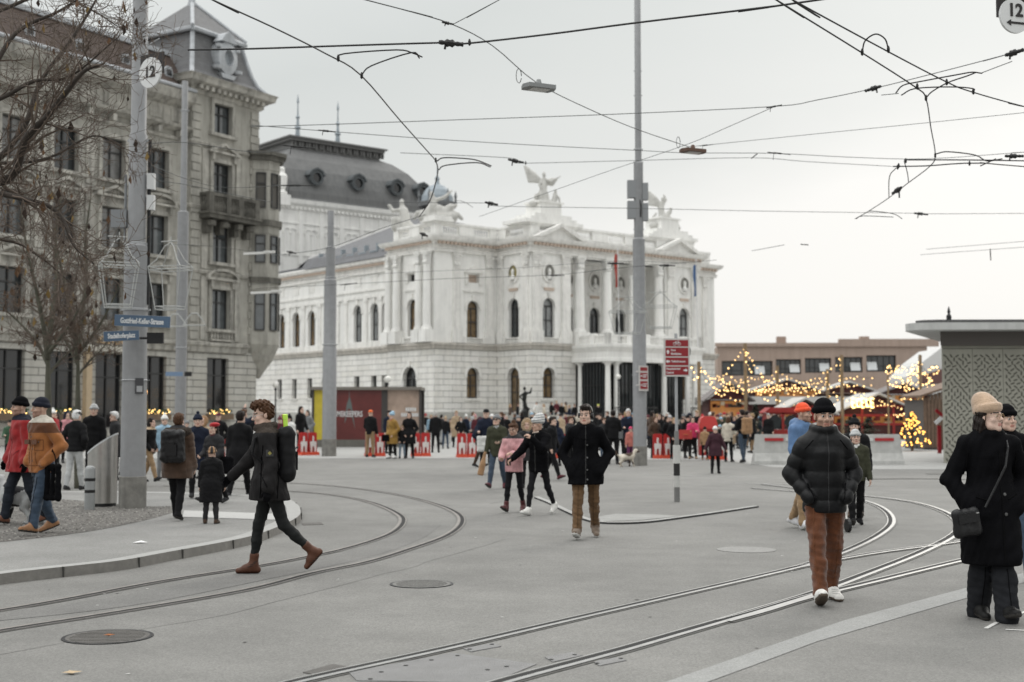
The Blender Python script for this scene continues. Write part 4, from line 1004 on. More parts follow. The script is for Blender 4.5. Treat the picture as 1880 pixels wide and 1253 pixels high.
def pose_joints(p):
    """figure 1.75 m tall facing -y, its left at +x; angles in degrees, forward positive"""
    J = {}; lean = R(p.get('lean', 3)); w = p.get('wide', 1.0)
    hipz = .93; J['hip'] = np.array([0, 0, hipz]); sp = lambda z, x=0, y=0: J['hip']+rotx(lean)@np.array([x, y, z])
    J['waist'] = sp(.14); J['chest'] = sp(.38); J['neck'] = sp(.575, 0, .01); sh = p.get('sh', 0); J['sl'] = sp(.49+sh, .175*w, .01); J['sr'] = sp(.49+sh, -.175*w, .01)
    J['head'] = J['neck']+rotx(lean*.4)@np.array([0, -.028, .152])
    for s, sg in (('l', 1), ('r', -1)):
        th, kn, ab = [R(a) for a in p.get('leg'+s, (0, 4, 2))[:3]]
        h = J['hip']+np.array([sg*p.get('hipw', .092), 0, -.01]); J['h'+s] = h
        d = lambda a: np.array([sg*math.sin(ab), -math.sin(a)*math.cos(ab), -math.cos(a)*math.cos(ab)])
        k = h+.425*d(th); J['k'+s] = k; an = k+.415*d(th-kn); J['a'+s] = an
        fp = R(p.get('foot'+s, 0)); yaw = R(p.get('toe', 8))*sg
        J['f'+s] = rotz(yaw)@np.array([0, -math.cos(fp), math.sin(fp)])      # toe direction
        a = p.get('arm'+s, (0, 8, 12))
        if isinstance(a[0], (tuple, list)): J['e'+s] = np.array(a[0]); J['w'+s] = np.array(a[1])
        else:
            fl, abd, el = [R(x) for x in a[:3]]; inn = R(a[3]) if len(a) > 3 else 0
            u = np.array([sg*math.sin(abd), -math.sin(fl)*math.cos(abd), -math.cos(fl)*math.cos(abd)])
            J['e'+s] = J['s'+s]+.29*u
            f2 = fl+el; v = np.array([sg*math.sin(abd-inn), -math.sin(f2)*math.cos(abd-inn), -math.cos(f2)*math.cos(abd-inn)]); J['w'+s] = J['e'+s]+.25*v
        v = J['w'+s]-J['e'+s]; J['g'+s] = v/np.linalg.norm(v)
    return J
def foot_field(J, s, boot=0.0, big=1.0, heel=.02):
    an = J['a'+s]; f = J['f'+s]; upv = np.array([0, 0, 1.0]); upv = upv-f*(upv@f); upv /= np.linalg.norm(upv)
    S = Sdf(); b = big; base = an-upv*.085
    hp = base-f*.045+upv*.035; tp = base+f*.165*b+upv*.026
    S.cap(hp, base+f*.06+upv*.045, .040*b, .046*b, .03); S.cap(base+f*.05+upv*.04, tp, .047*b, .036*b, .03)
    S.cap(an+upv*.0, base+f*.08+upv*.055, .042*b, .036*b, .03); S.cap(an-f*.015, base+upv*.05-f*.02, .042*b, .042*b, .03)
    if boot: 
        kdir = (J['k'+s]-an); kdir /= np.linalg.norm(kdir); S.cap(an, an+kdir*boot, .047*b, .055*b, .03)
    S.cut(-upv, -(base@upv)); low = min((hp-upv*.035)[2], (tp-upv*.03)[2], (base+f*.2*b)[2])
    return S, upv, base@upv, low
def hand_parts(J, s, sg, curl=35, h=.005):
    """palm, four bent fingers of different length and a thumb"""
    w = J['w'+s]; g = J['g'+s]; side = np.array([0, -1.0, 0]); side = side-g*(side@g); side /= np.linalg.norm(side)   # thumb side = forward
    nrm = np.cross(g, side)*sg; nrm = nrm if nrm[0]*sg < 0 else -nrm                                             # palm faces the body
    S = Sdf(); S.cap(w-g*.02, w+g*.03, .026, .028, .02); 
    for i, (o, L) in enumerate(((.027,.072),(.009,.080),(-.009,.075),(-.026,.060))):
        b0 = w+g*.025+side*o*.7; k0 = w+g*.088+side*o; S.cap(b0, k0, .014, .0115, .016)
        a1 = R(curl*.7); a2 = R(curl*1.5); d1 = g*math.cos(a1)+nrm*math.sin(a1); d2 = g*math.cos(a2)+nrm*math.sin(a2)
        k1 = k0+d1*L*.5; S.cap(k0, k1, .0100, .0088, .006); S.cap(k1, k1+d2*L*.5, .0088, .0072, .006)
    t0 = w+g*.03+side*.026; d = g*.75+side*.5+nrm*.35; d /= np.linalg.norm(d); t1 = t0+d*.042; d2 = g*.9+side*.15+nrm*.5; d2 /= np.linalg.norm(d2)
    S.cap(t0, t1, .014, .0115, .012); S.cap(t1, t1+d2*.034, .0112, .0085, .006)
    return S.mesh(h)
def head_parts(J, yaw, pitch, roll=0, h=.006, fine=True, beard=0, wide=1.0):
    c = J['head']; M3 = rotz(R(yaw))@rotx(R(pitch))@roty(R(roll)); S = Sdf(); k = 1.0
    def e(p, r, kk=.02, sub=False): S.ell(c+M3@(np.array(p)*k), np.array(r)*k, kk, sub, rot=M3)
    def cp(a, b, r0, r1, kk=.012): S.cap(c+M3@(np.array(a)*k), c+M3@(np.array(b)*k), r0*k, r1*k, kk)
    e((0,.014,.045), (.076*wide,.095,.088)); e((0,-.022,-.045), (.060*wide,.070,.080), .03); cp((-.012,-.072,-.108), (.012,-.072,-.108), .021, .021, .03)
    cp((-.046,-.035,-.085), (.046,-.035,-.085), .026, .026, .04)
    if fine:
        cp((0,-.088,.012), (0,-.112,-.030), .0075, .0125, .010); cp((-.012,-.097,-.037), (.012,-.097,-.037), .0085, .0085, .008)
        cp((-.038,-.076,.022), (-.012,-.086,.020), .010, .011, .015); cp((.038,-.076,.022), (.012,-.086,.020), .010, .011, .015)
        for sg in (-1, 1):
            e((sg*.031,-.098,-.002), (.017,.016,.011), .014, True); e((sg*.031,-.0765,-.002), (.0135,.0135,.0115), .004)
            e((sg*.046,-.060,-.032), (.022,.022,.020), .025); e((sg*.079*wide,.012,-.012), (.011,.021,.034), .01)
        cp((-.019,-.0905,-.066), (.019,-.0905,-.066), .006, .006, .006); cp((-.016,-.0890,-.0785), (.016,-.0890,-.0785), .0075, .0075, .006)
    else: cp((0,-.085,.01), (0,-.108,-.032), .008, .014, .015); e((-.079,.012,-.012), (.011,.021,.034), .01); e((.079,.012,-.012), (.011,.021,.034), .01)
    S.cap(c+M3@np.array([0,.022,-.05]), J['neck']+np.array([0,.008,-.05]), .054, .062, .03)
    V, Q = S.mesh(h)
    cen = V[Q].mean(1); l = ((cen-c)@M3)/k; x, y, z = np.abs(l[:, 0]), l[:, 1], l[:, 2]
    m = np.zeros(len(Q), int)
    if fine:
        eye = (np.hypot(x-.031, (z+.002)*1.25) < .0135) & (y < -.06); m[eye] = 2; m[eye & (np.hypot(x-.031, z+.002) < .0075)] = 1
        m[(np.abs(z-.026+.25*(x-.03)**2*20) < .0055) & (x > .010) & (x < .048) & (y < -.05)] = 1
        m[(z < -.060) & (z > -.084) & (x < .024) & (y < -.078)] = 3
        if beard: m[((z < -.05+.012*(x > .03)) & (z > -.135) & (y < .0) & ~((z < -.060) & (z > -.082) & (x < .022))) & ((x > .03) | (z < -.086) | (z > -.060))] = 4
    else:
        m[(np.hypot(x-.031, z+.002) < .014) & (y < -.05)] = 1; m[(z < -.060) & (z > -.086) & (x < .024) & (y < -.07)] = 3
    return V, Q, m, c, M3, k
def skin(tone):
    base = {0:(.56,.38,.30),1:(.47,.30,.225),2:(.33,.19,.13),3:(.62,.44,.36)}[tone]
    return [mat('skin %d' % tone, base, .55, var=.06, vscale=30), mat('eye dark', (.025,.018,.014), .3), mat('eye white %d' % (tone//5), (.33,.31,.30), .3),
            mat('lips %d' % tone, (base[0]*.78,base[1]*.52,base[2]*.52), .5), mat('stubble', (base[0]*.60,base[1]*.55,base[2]*.53), .7)]
def cloth(name, c, rough=.85, bump=.25, bscale=140, sheen=.15, spec=.3): return mat('cloth '+name, c, rough, var=.22, vscale=9, bump=bump, bscale=bscale, spec=spec if max(c) > .05 else spec*.6, sheen=sheen if max(c) > .05 else 0)
def hat_parts(kind, c, M3, k, h):
    S = Sdf(); L = lambda p: c+M3@(np.array(p)*k)
    def e(p, r, kk=.02, sub=False): S.ell(L(p), np.array(r)*k, kk, sub, rot=M3)
    if kind in ('beanie','slouch','pom'):
        e((0,.018,.066), (.088,.106,.094), .02)
        if kind == 'slouch': e((0,.055,.105), (.080,.092,.080), .05); e((0,.07,.15), (.052,.060,.046), .06)
        if kind == 'pom': e((0,.02,.18), (.038,.038,.036), .006)
        n = 18                                                     # folded brim as a ring of capsules
        for i in range(n):
            a0, a1 = 2*math.pi*i/n, 2*math.pi*(i+1)/n; p = lambda a, z_, q=1: L((.085*q*math.sin(a), .016-.102*q*math.cos(a), z_+.014*math.cos(a)))
            for z_ in ((.046,.062,.078) if kind == 'slouch' else (.040,.054)): S.cap(p(a0,z_), p(a1,z_), .016*k, .016*k, .016)
        S.cut(-(M3@np.array([0,.15,1.0])), -(M3@np.array([0,.15,1.0]))@L((0,-.10,.024)))
    elif kind == 'cap': e((0,.016,.062), (.088,.105,.075), .02); S.cap(L((-.045,-.09,.05)), L((.045,-.09,.05)), .016*k, .016*k, .02); S.cap(L((-.03,-.15,.04)), L((.03,-.15,.04)), .012*k, .012*k, .06); S.cut(-(M3[:, 2]), -(M3[:, 2])@L((0,0,.028)))
    elif kind == 'beret': e((0,.02,.075), (.095,.112,.062), .02); e((.02,.03,.10), (.10,.11,.042), .03); S.cut(-(M3[:, 2]), -(M3[:, 2])@L((0,0,.034)))
    elif kind == 'hood':
        e((0,.045,.03), (.118,.125,.145), .02); e((0,.07,-.08), (.12,.10,.10), .05); e((0,-.12,-.0), (.088,.10,.115), .015, True)
    elif kind == 'furhood':
        n = 16
        for i in range(n):
            a0, a1 = 2*math.pi*i/n, 2*math.pi*(i+1)/n; p = lambda a: L((.105*math.sin(a), -.015+.03*math.cos(a), .005+.135*math.cos(a))); S.cap(p(a0), p(a1), .036*k, .036*k, .02)
        e((0,.06,.03), (.108,.11,.14), .03); e((0,-.13,-.0), (.078,.10,.105), .015, True); S.wave = (.034, .03, 5)
    elif kind in ('short','curly','bun','grey'):
        e((0,.024,.058), (.083,.102,.088), .02); e((0,.045,.0), (.080,.075,.085), .03); e((0,-.06,.105), (.062,.045,.030), .03)
        if kind == 'curly': e((0,-.03,.108), (.072,.068,.040), .03); e((.03,-.02,.118), (.04,.045,.03), .03); e((-.04,.03,.095), (.042,.055,.045), .03)
        if kind == 'bun': e((0,.05,.15), (.045,.045,.04), .02)
        S.wave = ((.019 if kind == 'curly' else .012), (.035 if kind == 'curly' else .03), 3)
        e((0,-.125,-.03), (.074,.098,.105), .012, True); S.cut(-(M3@np.array([0,-.35,1.0])), -(M3@np.array([0,-.35,1.0]))@L((0,.05,-.075)))
    elif kind in ('long','longb'):
        e((0,.024,.058), (.084,.102,.088), .02); e((0,.055,-.05), (.088,.075,.14), .04)
        for sg in (-1, 1): S.cap(L((sg*.072,.03,.02)), L((sg*.082,.03,-.17)), .028*k, .024*k, .03)
        S.cap(L((0,.085,-.05)), L((0,.10,-.26)), .06*k, .05*k, .04); S.wave = (.014, .05, 4); e((0,-.125,-.02), (.066,.10,.110), .012, True)
    return S.mesh(h)
def person(label, px, py, z=0.0, H=1.75, face=0, pose=None, coat=None, trousers=None, shoes=None, hat=None, skin_t=0, head=(0, 0, 0), res=.012, beard=0, scarf=None, hands=True, gloves=None, group='people walking across the square', loc=None, collar=True, seed=1, sole=None, hood=None):
    """face: 0 = towards the camera, positive turns to the person's left (picture right)"""
    pose = pose or {}; J = pose_joints(pose); k = H/1.75
    fine = res <= .02
    ft = {s: foot_field(J, s, *(shoes[1:] if shoes and len(shoes) > 1 else ())) for s in 'lr'}
    low = min(ft['l'][3], ft['r'][3])
    p = Vector(loc) if loc is not None else G(px, py, z)
    fat = (coat or {}).get('fat', 1.0)
    # body
    V, Q, m, c, M3, kk = head_parts(J, *head, h=.0062 if fine else .016, fine=fine, beard=beard, wide=pose.get('headw', 1.0))
    if fine and scarf is None: pass
    parts = [(V, Q, m)]
    S = Sdf(); S.cap(J['chest'], J['waist'], .13, .11, .05, .62); S.cap(J['waist'], J['hip'], .11, .125, .05, .65); S.cap(J['sl'], J['sr'], .055, .055, .05)
    S.cap(J['neck'], J['chest'], .055, .10, .05)
    for s in 'lr':
        S.cap(J['s'+s], J['e'+s], .05, .04, .03); S.cap(J['e'+s], J['w'+s], .04, .029, .02); S.cap(J['h'+s], J['k'+s], .058, .036, .03); S.cap(J['k'+s], J['a'+s], .036, .026, .02)
    parts.append((*S.mesh(max(.02, res*1.6)), 0))
    sk = skin(skin_t); gm = 0
    if gloves is not None: sk = sk+[gloves]; gm = 5
    if hands:
        for s, sg in (('l', 1), ('r', -1)):
            if fine: parts.append((*hand_parts(J, s, sg, pose.get('curl', 35), .0055 if res < .014 else .007), gm))
            else:
                S = Sdf(); S.cap(J['w'+s], J['w'+s]+J['g'+s]*.06, .034, .036, .02); S.cap(J['w'+s]+J['g'+s]*.06, J['w'+s]+J['g'+s]*.14, .034, .022, .02); parts.append((*S.mesh(.018), gm))
    o = mk('person', parts, sk)
    o.location = (p.x, p.y, p.z-low*k); o.scale = (k, k, k); o.rotation_euler = (0, 0, R(face))
    tag(o, label, 'person', group)
    # trousers
    tr = trousers or {}
    S = Sdf(); w0 = tr.get('w', 1.0); fl = tr.get('flare', 1.0)
    S.cap(J['waist'], J['hip'], .125, .14, .05, .68)
    for s in 'lr':
        kf = (J['k'+s]-J['h'+s]); S.cap(J['h'+s]+np.array([0,.01,.0]), J['k'+s], .098*w0, .068*w0, .045); 
        an = J['a'+s]; dn = an-J['k'+s]; dn = dn/np.linalg.norm(dn); e_ = an+dn*tr.get('drop', .02)
        S.cap(J['k'+s], J['k'+s]+dn*.16, .068*w0, .066*w0*(.5+.5*fl), .03); S.cap(J['k'+s]+dn*.16, e_, .066*w0*(.5+.5*fl), .052*w0*fl, .03)
        for i in range(tr.get('bunch', 0)):
            q = an-dn*(.01+.04*i); S.cap(q-np.array([.01,0,0]), q+np.array([.01,.0,.004]), .058*w0*fl-.002*i, .058*w0*fl-.002*i, .012)
    S.wave = (tr.get('fold', .006)*1.25, .085, seed)
    mk('trousers', [(*S.mesh(res*1.15), 0)], [tr.get('m', cloth('black trousers', (.012,.012,.014)))], o)
    # shoes
    sm = shoes[0] if shoes else cloth('dark shoe', (.02,.018,.016), .6)
    for s in 'lr':
        S, upv, d0, _ = ft[s]; V, Q = S.mesh(min(.02, res*.9)); cz = V[Q].mean(1)@upv-d0
        mk('shoe', [(V, Q, (cz < .024).astype(int))], [sm, sole or mat('shoe sole', (.03,.027,.024), .8)], o)
    # coat
    if coat:
        q = coat.get('quilt'); qa = (.017, q, .0) if q else None; hem = coat.get('hem', .80); wd = coat.get('skirt', 1.0)
        S = Sdf(); ch = J['chest']; up_ = J['neck']-ch; up_ = up_/np.linalg.norm(up_)
        top = ch+up_*.10; hemp = J['hip']+np.array([0, .0, hem-.93])
        mid = J['waist']
        S.cap(mid+up_*-.02, top-np.array([0,0,.02]), .152*fat, .165*fat, .05, .70, qa); S.cap(hemp-np.array([0,0,.12]) if not q else hemp, mid, .168*fat*wd, .152*fat, .05, .74, qa)
        S.cap(J['sl']+np.array([-.02,0,-.015]), J['sr']+np.array([.02,0,-.015]), .072*fat, .072*fat, .06); S.cap(J['neck']+np.array([0,.012,-.065]), ch, .075, .13*fat, .05)
        for s in 'lr':
            e_, w_ = J['e'+s], J['w'+s]; S.cap(J['s'+s], e_, .072*fat, .064*fat, .035, 1, qa); S.cap(e_, w_-J['g'+s]*.0, .063*fat, .050*fat, .028, 1, qa)
            if hem < .78: S.cap(J['h'+s], J['h'+s]+(J['k'+s]-J['h'+s])*min(1, (.93-hem)/.42), .12*fat*wd, .12*fat*wd, .12)
        if coat.get('collar', True):
            n = 12; cr = coat.get('cr', .078); ch_ = coat.get('ch', .05); 
            for i in range(n):
                a0, a1 = 2*math.pi*i/n, 2*math.pi*(i+1)/n
                for j in range(2): f_ = lambda a: J['neck']+np.array([cr*math.sin(a), .012-cr*1.05*math.cos(a)-.01, -.058+j*ch_+.016*math.cos(a)*-1]); S.cap(f_(a0), f_(a1), .026, .026, .03)
        if coat.get('hoodback'): S.ell(J['neck']+np.array([0,.10,.0]), (.13,.09,.085), .05)
        S.wave = (coat.get('fold', .007), .10, seed+3)
        S.cut((0,0,-1), -hem)
        V, Q = S.mesh(res)
        cm = coat.get('m'); mats_ = [cm]; cen = V[Q].mean(1); mi = np.zeros(len(Q), int)
        mats_.append(coat.get('trim', cm)); mats_.append(mat('zip dark', (.008,.008,.008), .5, spec=.4))
        if 'trim' in coat: mi[cen[:, 2] > J['neck'][2]-.035] = 1
        if coat.get('zip'): mi[(np.abs(cen[:, 0]) < .009) & (cen[:, 1] < -.02) & (cen[:, 2] < J['neck'][2])] = 2
        if coat.get('yoke'): mats_.append(coat['yoke']); mi[(cen[:, 2] > J['sl'][2]-.09) & (mi == 0)] = 3
        mk('coat', [(V, Q, mi)], mats_, o)
    if scarf is not None:
        S = Sdf(); n = 12
        for i in range(n):
            a0, a1 = 2*math.pi*i/n, 2*math.pi*(i+1)/n
            for j in range(2): f_ = lambda a: J['neck']+np.array([(.088-.008*j)*math.sin(a), .0-(.092-.008*j)*math.cos(a), -.045+.04*j+.01*math.sin(2*a)]); S.cap(f_(a0), f_(a1), .030, .030, .012)
        if scarf[1:]: S.cap(J['neck']+np.array([.03,-.11,-.03]), J['chest']+np.array([.05,-.15,-scarf[1]]), .04, .045, .03, .6)
        S.wave = (.006, .05, seed); mk('scarf', [(*S.mesh(res), 0)], [scarf[0]], o)
    for kind, m_ in (hat or []):
        V, Q = hat_parts(kind, c, M3, kk, .0075 if fine else .02); mm = [m_] if not isinstance(m_, tuple) else list(m_); mi = np.zeros(len(Q), int)
        if len(mm) > 1: l = ((V[Q].mean(1)-c)@M3)/kk; mi = (np.floor(l[:, 2]/.022).astype(int) % 2) if kind != 'hood' else mi
        mk('hair' if kind in ('short','curly','bun','grey','long','longb') else ('hood' if 'hood' in kind else 'hat'), [(V, Q, mi)], mm, o)
    return o, J

from mathutils.bvhtree import BVHTree
def child(o, name): return next(c for c in o.children if c.name.split('.')[0] == name)
def stitch(o, part, lines, m, r=.0035, name='seam', side='front', buttons=(), br=.011):
    """raised seams and buttons laid on the garment's own surface; line points are (across, height)"""
    c = child(o, part) if isinstance(part, str) else part; me = c.data
    bv = BVHTree.FromPolygons([v.co for v in me.vertices], [p.vertices[:] for p in me.polygons])
    def hit(u, z):
        a, d = {'front':((u,-1.2,z),(0,1,0)),'back':((u,1.2,z),(0,-1,0)),'left':((1.2,u,z),(-1,0,0)),'right':((-1.2,u,z),(1,0,0))}[side]
        p, n, i, t = bv.ray_cast(Vector(a), Vector(d)); return (p, n) if p is not None else (None, None)
    for ln in lines:
        mb = MB(); V = []
        for (u0,z0),(u1,z1) in zip(ln[:-1],ln[1:]):
            n = max(2,int(math.hypot(u1-u0,z1-z0)/.03))
            for i in range(n+1):
                p, nn = hit(u0+(u1-u0)*i/n, z0+(z1-z0)*i/n)
                if p is not None: V.append(p+nn*r*.4)
        if len(V) > 2: mb.tube(V, r, 5); mb.build(name, m, c)
    for u, z in buttons:
        p, nn = hit(u, z)
        if p is not None:
            mb = MB(Matrix.Translation(p) @ nn.to_track_quat('Z','Y').to_matrix().to_4x4()); mb.lathe([(br,-.002),(br,.005),(br*.6,.007)], (0,0,0), 10); mb.build('button', BUTM, c)
BUTM = mat('dull button', (.10,.10,.10), .35, .5); STC = mat('seam dark thread', (.004,.004,.0045), .95, spec=.1); STB = mat('seam brown', (.13,.045,.015), .9); STK = mat('seam chino', (.07,.038,.017), .9); STR_ = mat('seam rust', (.16,.055,.017), .9); STZ = mat('zip steel', (.035,.035,.037), .5, .4)
# ---------------------------------------------------------------- the people nearest the camera
JEANS = cloth('blue jeans', (.035,.055,.085), .85, .3, 200); JEAND = cloth('dark jeans', (.018,.022,.03), .85, .3, 200); DENB = cloth('black denim', (.016,.017,.02), .85, .35, 160)
BLK = cloth('black wool', (.005,.005,.006), .95, .35, 120, .0, .12); NYL = cloth('black nylon', (.0035,.0037,.0045), .46, .15, 30, .0, .42); NAVY = cloth('navy', (.012,.014,.024), .8); BLKT = cloth('black trousers', (.010,.010,.012))
CORD = cloth('rust corduroy', (.115,.038,.014), .9, .4, 130, .3); KHA = cloth('brown chino', (.125,.070,.032), .85); TAN_ = cloth('tan chino', (.27,.18,.10)); RUSTJ = cloth('rust canvas', (.30,.115,.035), .85, .3, 150)
RUSTD = cloth('dark brown yoke', (.115,.045,.02)); SHER = cloth('sherpa fleece', (.62,.58,.5), .95, .8, 90); REDJ = cloth('red shell', (.30,.012,.014), .7); BEIG = cloth('beige wool', (.46,.33,.23), .95, .5, 90, .4)
WHTS = cloth('white leather', (.66,.65,.62), .55, .08); BROB = cloth('brown leather', (.085,.033,.018), .5, .2, 60, 0); LTSH = cloth('light brown shoe', (.26,.13,.06), .6); GREYT = cloth('grey marl', (.46,.46,.45)); CHAR = cloth('charcoal shell', (.015,.014,.0145), .75, .2, 120, 0, .2)
FURB = cloth('dark fur', (.05,.04,.033), .95, 1.0, 60, .4); HAIRB = cloth('brown hair', (.075,.033,.014), .6, .6, 90, 0); HAIRD = cloth('dark hair', (.016,.011,.009), .5, .5, 90, 0); HAIRG = cloth('grey hair', (.45,.44,.42), .7, .5, 90); BLOND = cloth('blonde fur', (.50,.36,.22), .95, .9, 60)
PINK = cloth('dusty pink shell', (.56,.30,.31), .7); OLIV = cloth('olive parka', (.045,.045,.032)); WHTK = cloth('white knit', (.62,.62,.60), .95, .6, 80); GRYK = cloth('grey knit', (.30,.31,.32), .95, .6, 80); BLUJ = cloth('blue shell', (.085,.16,.30), .7); ORNG = cloth('orange knit', (.75,.085,.03), .9, .6, 80)
BRNC = cloth('dark brown down', (.022,.014,.010), .5); MAR = cloth('maroon scarf', (.09,.012,.022), .95); REDK = cloth('red knit', (.50,.012,.02), .9); LBLU = cloth('light blue jacket', (.30,.42,.52)); MUST = cloth('mustard coat', (.27,.155,.035)); WSOL = mat('white sole', (.6,.6,.58), .7); DSOL = mat('dark sole', (.035,.03,.027), .8)
W1 = dict(legr=(20,4,1), legl=(-13,12,1), footr=22, footl=-14)          # striding, right leg first
W2 = dict(legl=(20,4,1), legr=(-13,12,1), footl=22, footr=-14)
W3 = dict(legr=(9,2,1), legl=(-7,8,1), footr=6, footl=-6)
STD = dict(legl=(2,2,4), legr=(0,2,3))
POCK = dict(arml=((.29,.06,1.14),(.16,-.10,.93)), armr=((-.29,.06,1.14),(-.16,-.10,.93)))
def P(*ds, **k):
    o = {}
    for d in ds: o.update(d)
    o.update(k); return o
def fixz(px, py): return loc_at(px, py)
GROUP_W = 'people crossing the tram tracks'
# man in black puffer jacket
pm, Jm = person('man in black puffer jacket and rust corduroy trousers walking towards us, hands in pockets', 1516, 1106, 0, 1.745, 2,
    P(W1, legr=(17,3,1), legl=(-10,9,1), footr=24, footl=-4, arml=((.285,.05,1.14),(.165,-.105,.93)), armr=((-.285,.05,1.14),(-.165,-.105,.93)), lean=1, sh=-.025),
    dict(m=NYL, fat=1.21, hem=.80, quilt=.112, zip=True, ch=.10, cr=.092, fold=.003, skirt=.98), dict(m=CORD, w=1.04, bunch=4, fold=.010, drop=.03), (WHTS,0,1.12), [('beanie',BLK)], 1, (0,4,0), .0105, 1, group=GROUP_W, hands=False, sole=mat('gum sole',(.10,.075,.055),.7))
# woman in long coat
wm, Jw = person('woman in long black coat and sand slouch beanie with round glasses, glancing sideways', 1822, 1138, 0, 1.715, 0,
    P(W3, legl=(11,2,0), legr=(-6,7,0), footl=14, footr=-6, hipw=.062, toe=2, armr=((-.31,.05,1.13),(-.21,-.09,.91)), arml=((.30,.06,1.13),(.18,-.10,.93)), lean=1, wide=1.06),
    dict(m=BLK, fat=1.13, hem=.44, skirt=1.12, fold=.010, ch=.075, cr=.080), dict(m=DENB, w=1.18, flare=1.5, fold=.008, drop=.07), (cloth('black boot',(.01,.01,.01),.45),.10,1.15), [('long',HAIRD),('slouch',BEIG)], 3, (38,-2,0), .0105, group=GROUP_W, hands=False)
def hpt(J, head, pts, k=.93):
    M3 = rotz(R(head[0]))@rotx(R(head[1]))@roty(R(head[2])); return [Vector(J['head']+M3@(np.array(p)*k)) for p in pts]
def glasses(o, J, head, m, r=.026):
    mb = MB()
    for sg in (-1,1):
        mb.tube(hpt(J, head, [(sg*.033+r*math.cos(a*.524), -.113+.012*abs(math.cos(a*.524)*sg+1)*.3, -.006+r*math.sin(a*.524)) for a in range(13)]), .0022, 5)
        mb.tube(hpt(J, head, [(sg*.058,-.108,.0),(sg*.08,-.05,.004),(sg*.082,.0,.0)]), .002, 4)
    mb.tube(hpt(J, head, [(-.008,-.116,.0),(.008,-.116,.0)]), .002, 4); mb.build('glasses', m, o)
glasses(wm, Jw, (38,-2,0), mat('thin gold metal', (.5,.38,.25), .35, .8))
def wpt(o, p): return o.matrix_basis @ Vector(p)
bpy.context.view_layer.update()
def soft_box(name, label, cat, c, half, rz, m, r=.03, waves=.004, tilt=0, extra=None, group=None):
    """rounded, slightly slumped bag body"""
    S = Sdf(); hx, hy, hz = half; n = []
    for sx in (-1,1):
        for sz in (-1,1): n.append((sx,sz))
    cs = [(-hx,-hz),(hx,-hz),(hx*.94,hz),(-hx*.94,hz)]
    P4 = [np.array([x,0,z]) for x,z in cs]
    for i in range(4): S.cap(P4[i], P4[(i+1)%4], hy*.8, hy*.8, .03)
    for t in np.linspace(-1,1,max(3,int(hx/.03))): S.cap((hx*.9*t,0,-hz), (hx*.88*t,0,hz), hy, hy*.75, .03)
    S.wave = (waves,.09,2); V, Q = S.mesh(max(.008, hx/14)); o = mk(name, [(V,Q,0)], [m]); o.location = c; o.rotation_euler = (0, tilt, rz); tag(o, label, cat, group); return o
LEA = cloth('black leather', (.012,.012,.013), .38, .25, 70, 0, .5)
bp = wpt(wm, (-.275,-.225,.80)); bag = soft_box('shoulder_bag', 'black leather shoulder bag with metal buckle worn across the long coat', 'bag', bp, (.080,.04,.072), R(10), LEA, tilt=R(-8))
mb = MB(); mb.box(-.088,.088,-.056,-.03,-.0,.08); mb.build('flap', LEA, bag)
mb = MB(); mb.lathe([(.014,-.004),(.014,.004)], (.07,-.06,.07), 10); mb.build('buckle', mat('silver metal', (.7,.7,.7), .25, .9), bag)
b0 = bag.matrix_basis
def inv(o, w): return o.matrix_basis.inverted() @ w
bpy.context.view_layer.update()
mb = MB(); sp_ = [(.13,.06,1.49),(.125,-.04,1.51),(.10,-.155,1.40),(.05,-.225,1.25),(-.04,-.235,1.08),(-.13,-.25,.92)]
mb.tube([inv(bag, wpt(wm, p)) for p in sp_], .009, 6); mb.build('strap', LEA, bag)
# walking man with backpack
lm, Jl = person('curly haired man in charcoal parka and brown boots striding across the tram rails', 492, 1055, 0, 1.755, -76,
    P(legr=(13,6,1), legl=(-20,27,1), footr=0, footl=-46, armr=(32,10,14), arml=(-8,16,16), lean=5, curl=55),
    dict(m=CHAR, fat=1.16, hem=.77, skirt=1.1, zip=True, ch=.085, cr=.088, fold=.008, trim=FURB), dict(m=cloth('black coated jeans',(.012,.013,.013),.7), w=.86, flare=.9, drop=-.07), (BROB,.10,.90), [('curly',HAIRB)], 0, (8,12,0), .0105, group=GROUP_W, gloves=BLK, scarf=(WHTK,), sole=cloth('brown sole',(.05,.02,.012)))
glasses(lm, Jl, (8,12,0), mat('clear frame', (.5,.5,.5), .3))
def backpack(o, J, label, m, s=1.0, dy=.27):
    c = wpt(o, tuple((J['chest']+J['waist'])/2+np.array([0,dy,.06]))); b = soft_box('backpack', label, 'backpack', c, (.135*s,.095*s,.20*s), o.rotation_euler.z, m, waves=.006)
    mb = MB(); mb.box(-.10*s,.10*s,.07*s,.115*s,-.17*s,.02*s); mb.tube([(-.11*s,.11*s,.05*s),(0,.125*s,.07*s),(.11*s,.11*s,.05*s)], .006, 4); mb.build('front_pocket', m, b)
    for sg in (-1,1):
        mb = MB(); mb.tube([(sg*.10*s,-.08*s,.17*s),(sg*.135,-dy+.02,.25),(sg*.145,-dy-.13,.16),(sg*.155,-dy-.16,.0),(sg*.165,-dy+.02,-.15),(sg*.12*s,-.06*s,-.17*s)], .016, 6); mb.build('strap', m, b)
    return b
bpk = backpack(lm, Jl, 'black backpack with bright tubes on the man striding across the rails', cloth('black cordura',(.010,.010,.011),.7), 1.0, .195)
for c_, x, lab in (((.55,.85,.10),.06,'lime green tube sticking out of the black backpack'),((.42,.02,.015),-.06,'red tube sticking out of the black backpack')):
    w_ = bpk.matrix_basis @ Vector((x,.0,.16)); mb = MB(); mb.lathe([(.024,0),(.024,.20),(.028,.20),(.028,.245),(.02,.25)], (0,0,0), 12); t = mb.build('tube', mat('tube %.1f' % c_[0], c_, .4)); t.location = w_; t.rotation_euler = (R(4), R(-4), 0); tag(t, lab, 'tube')
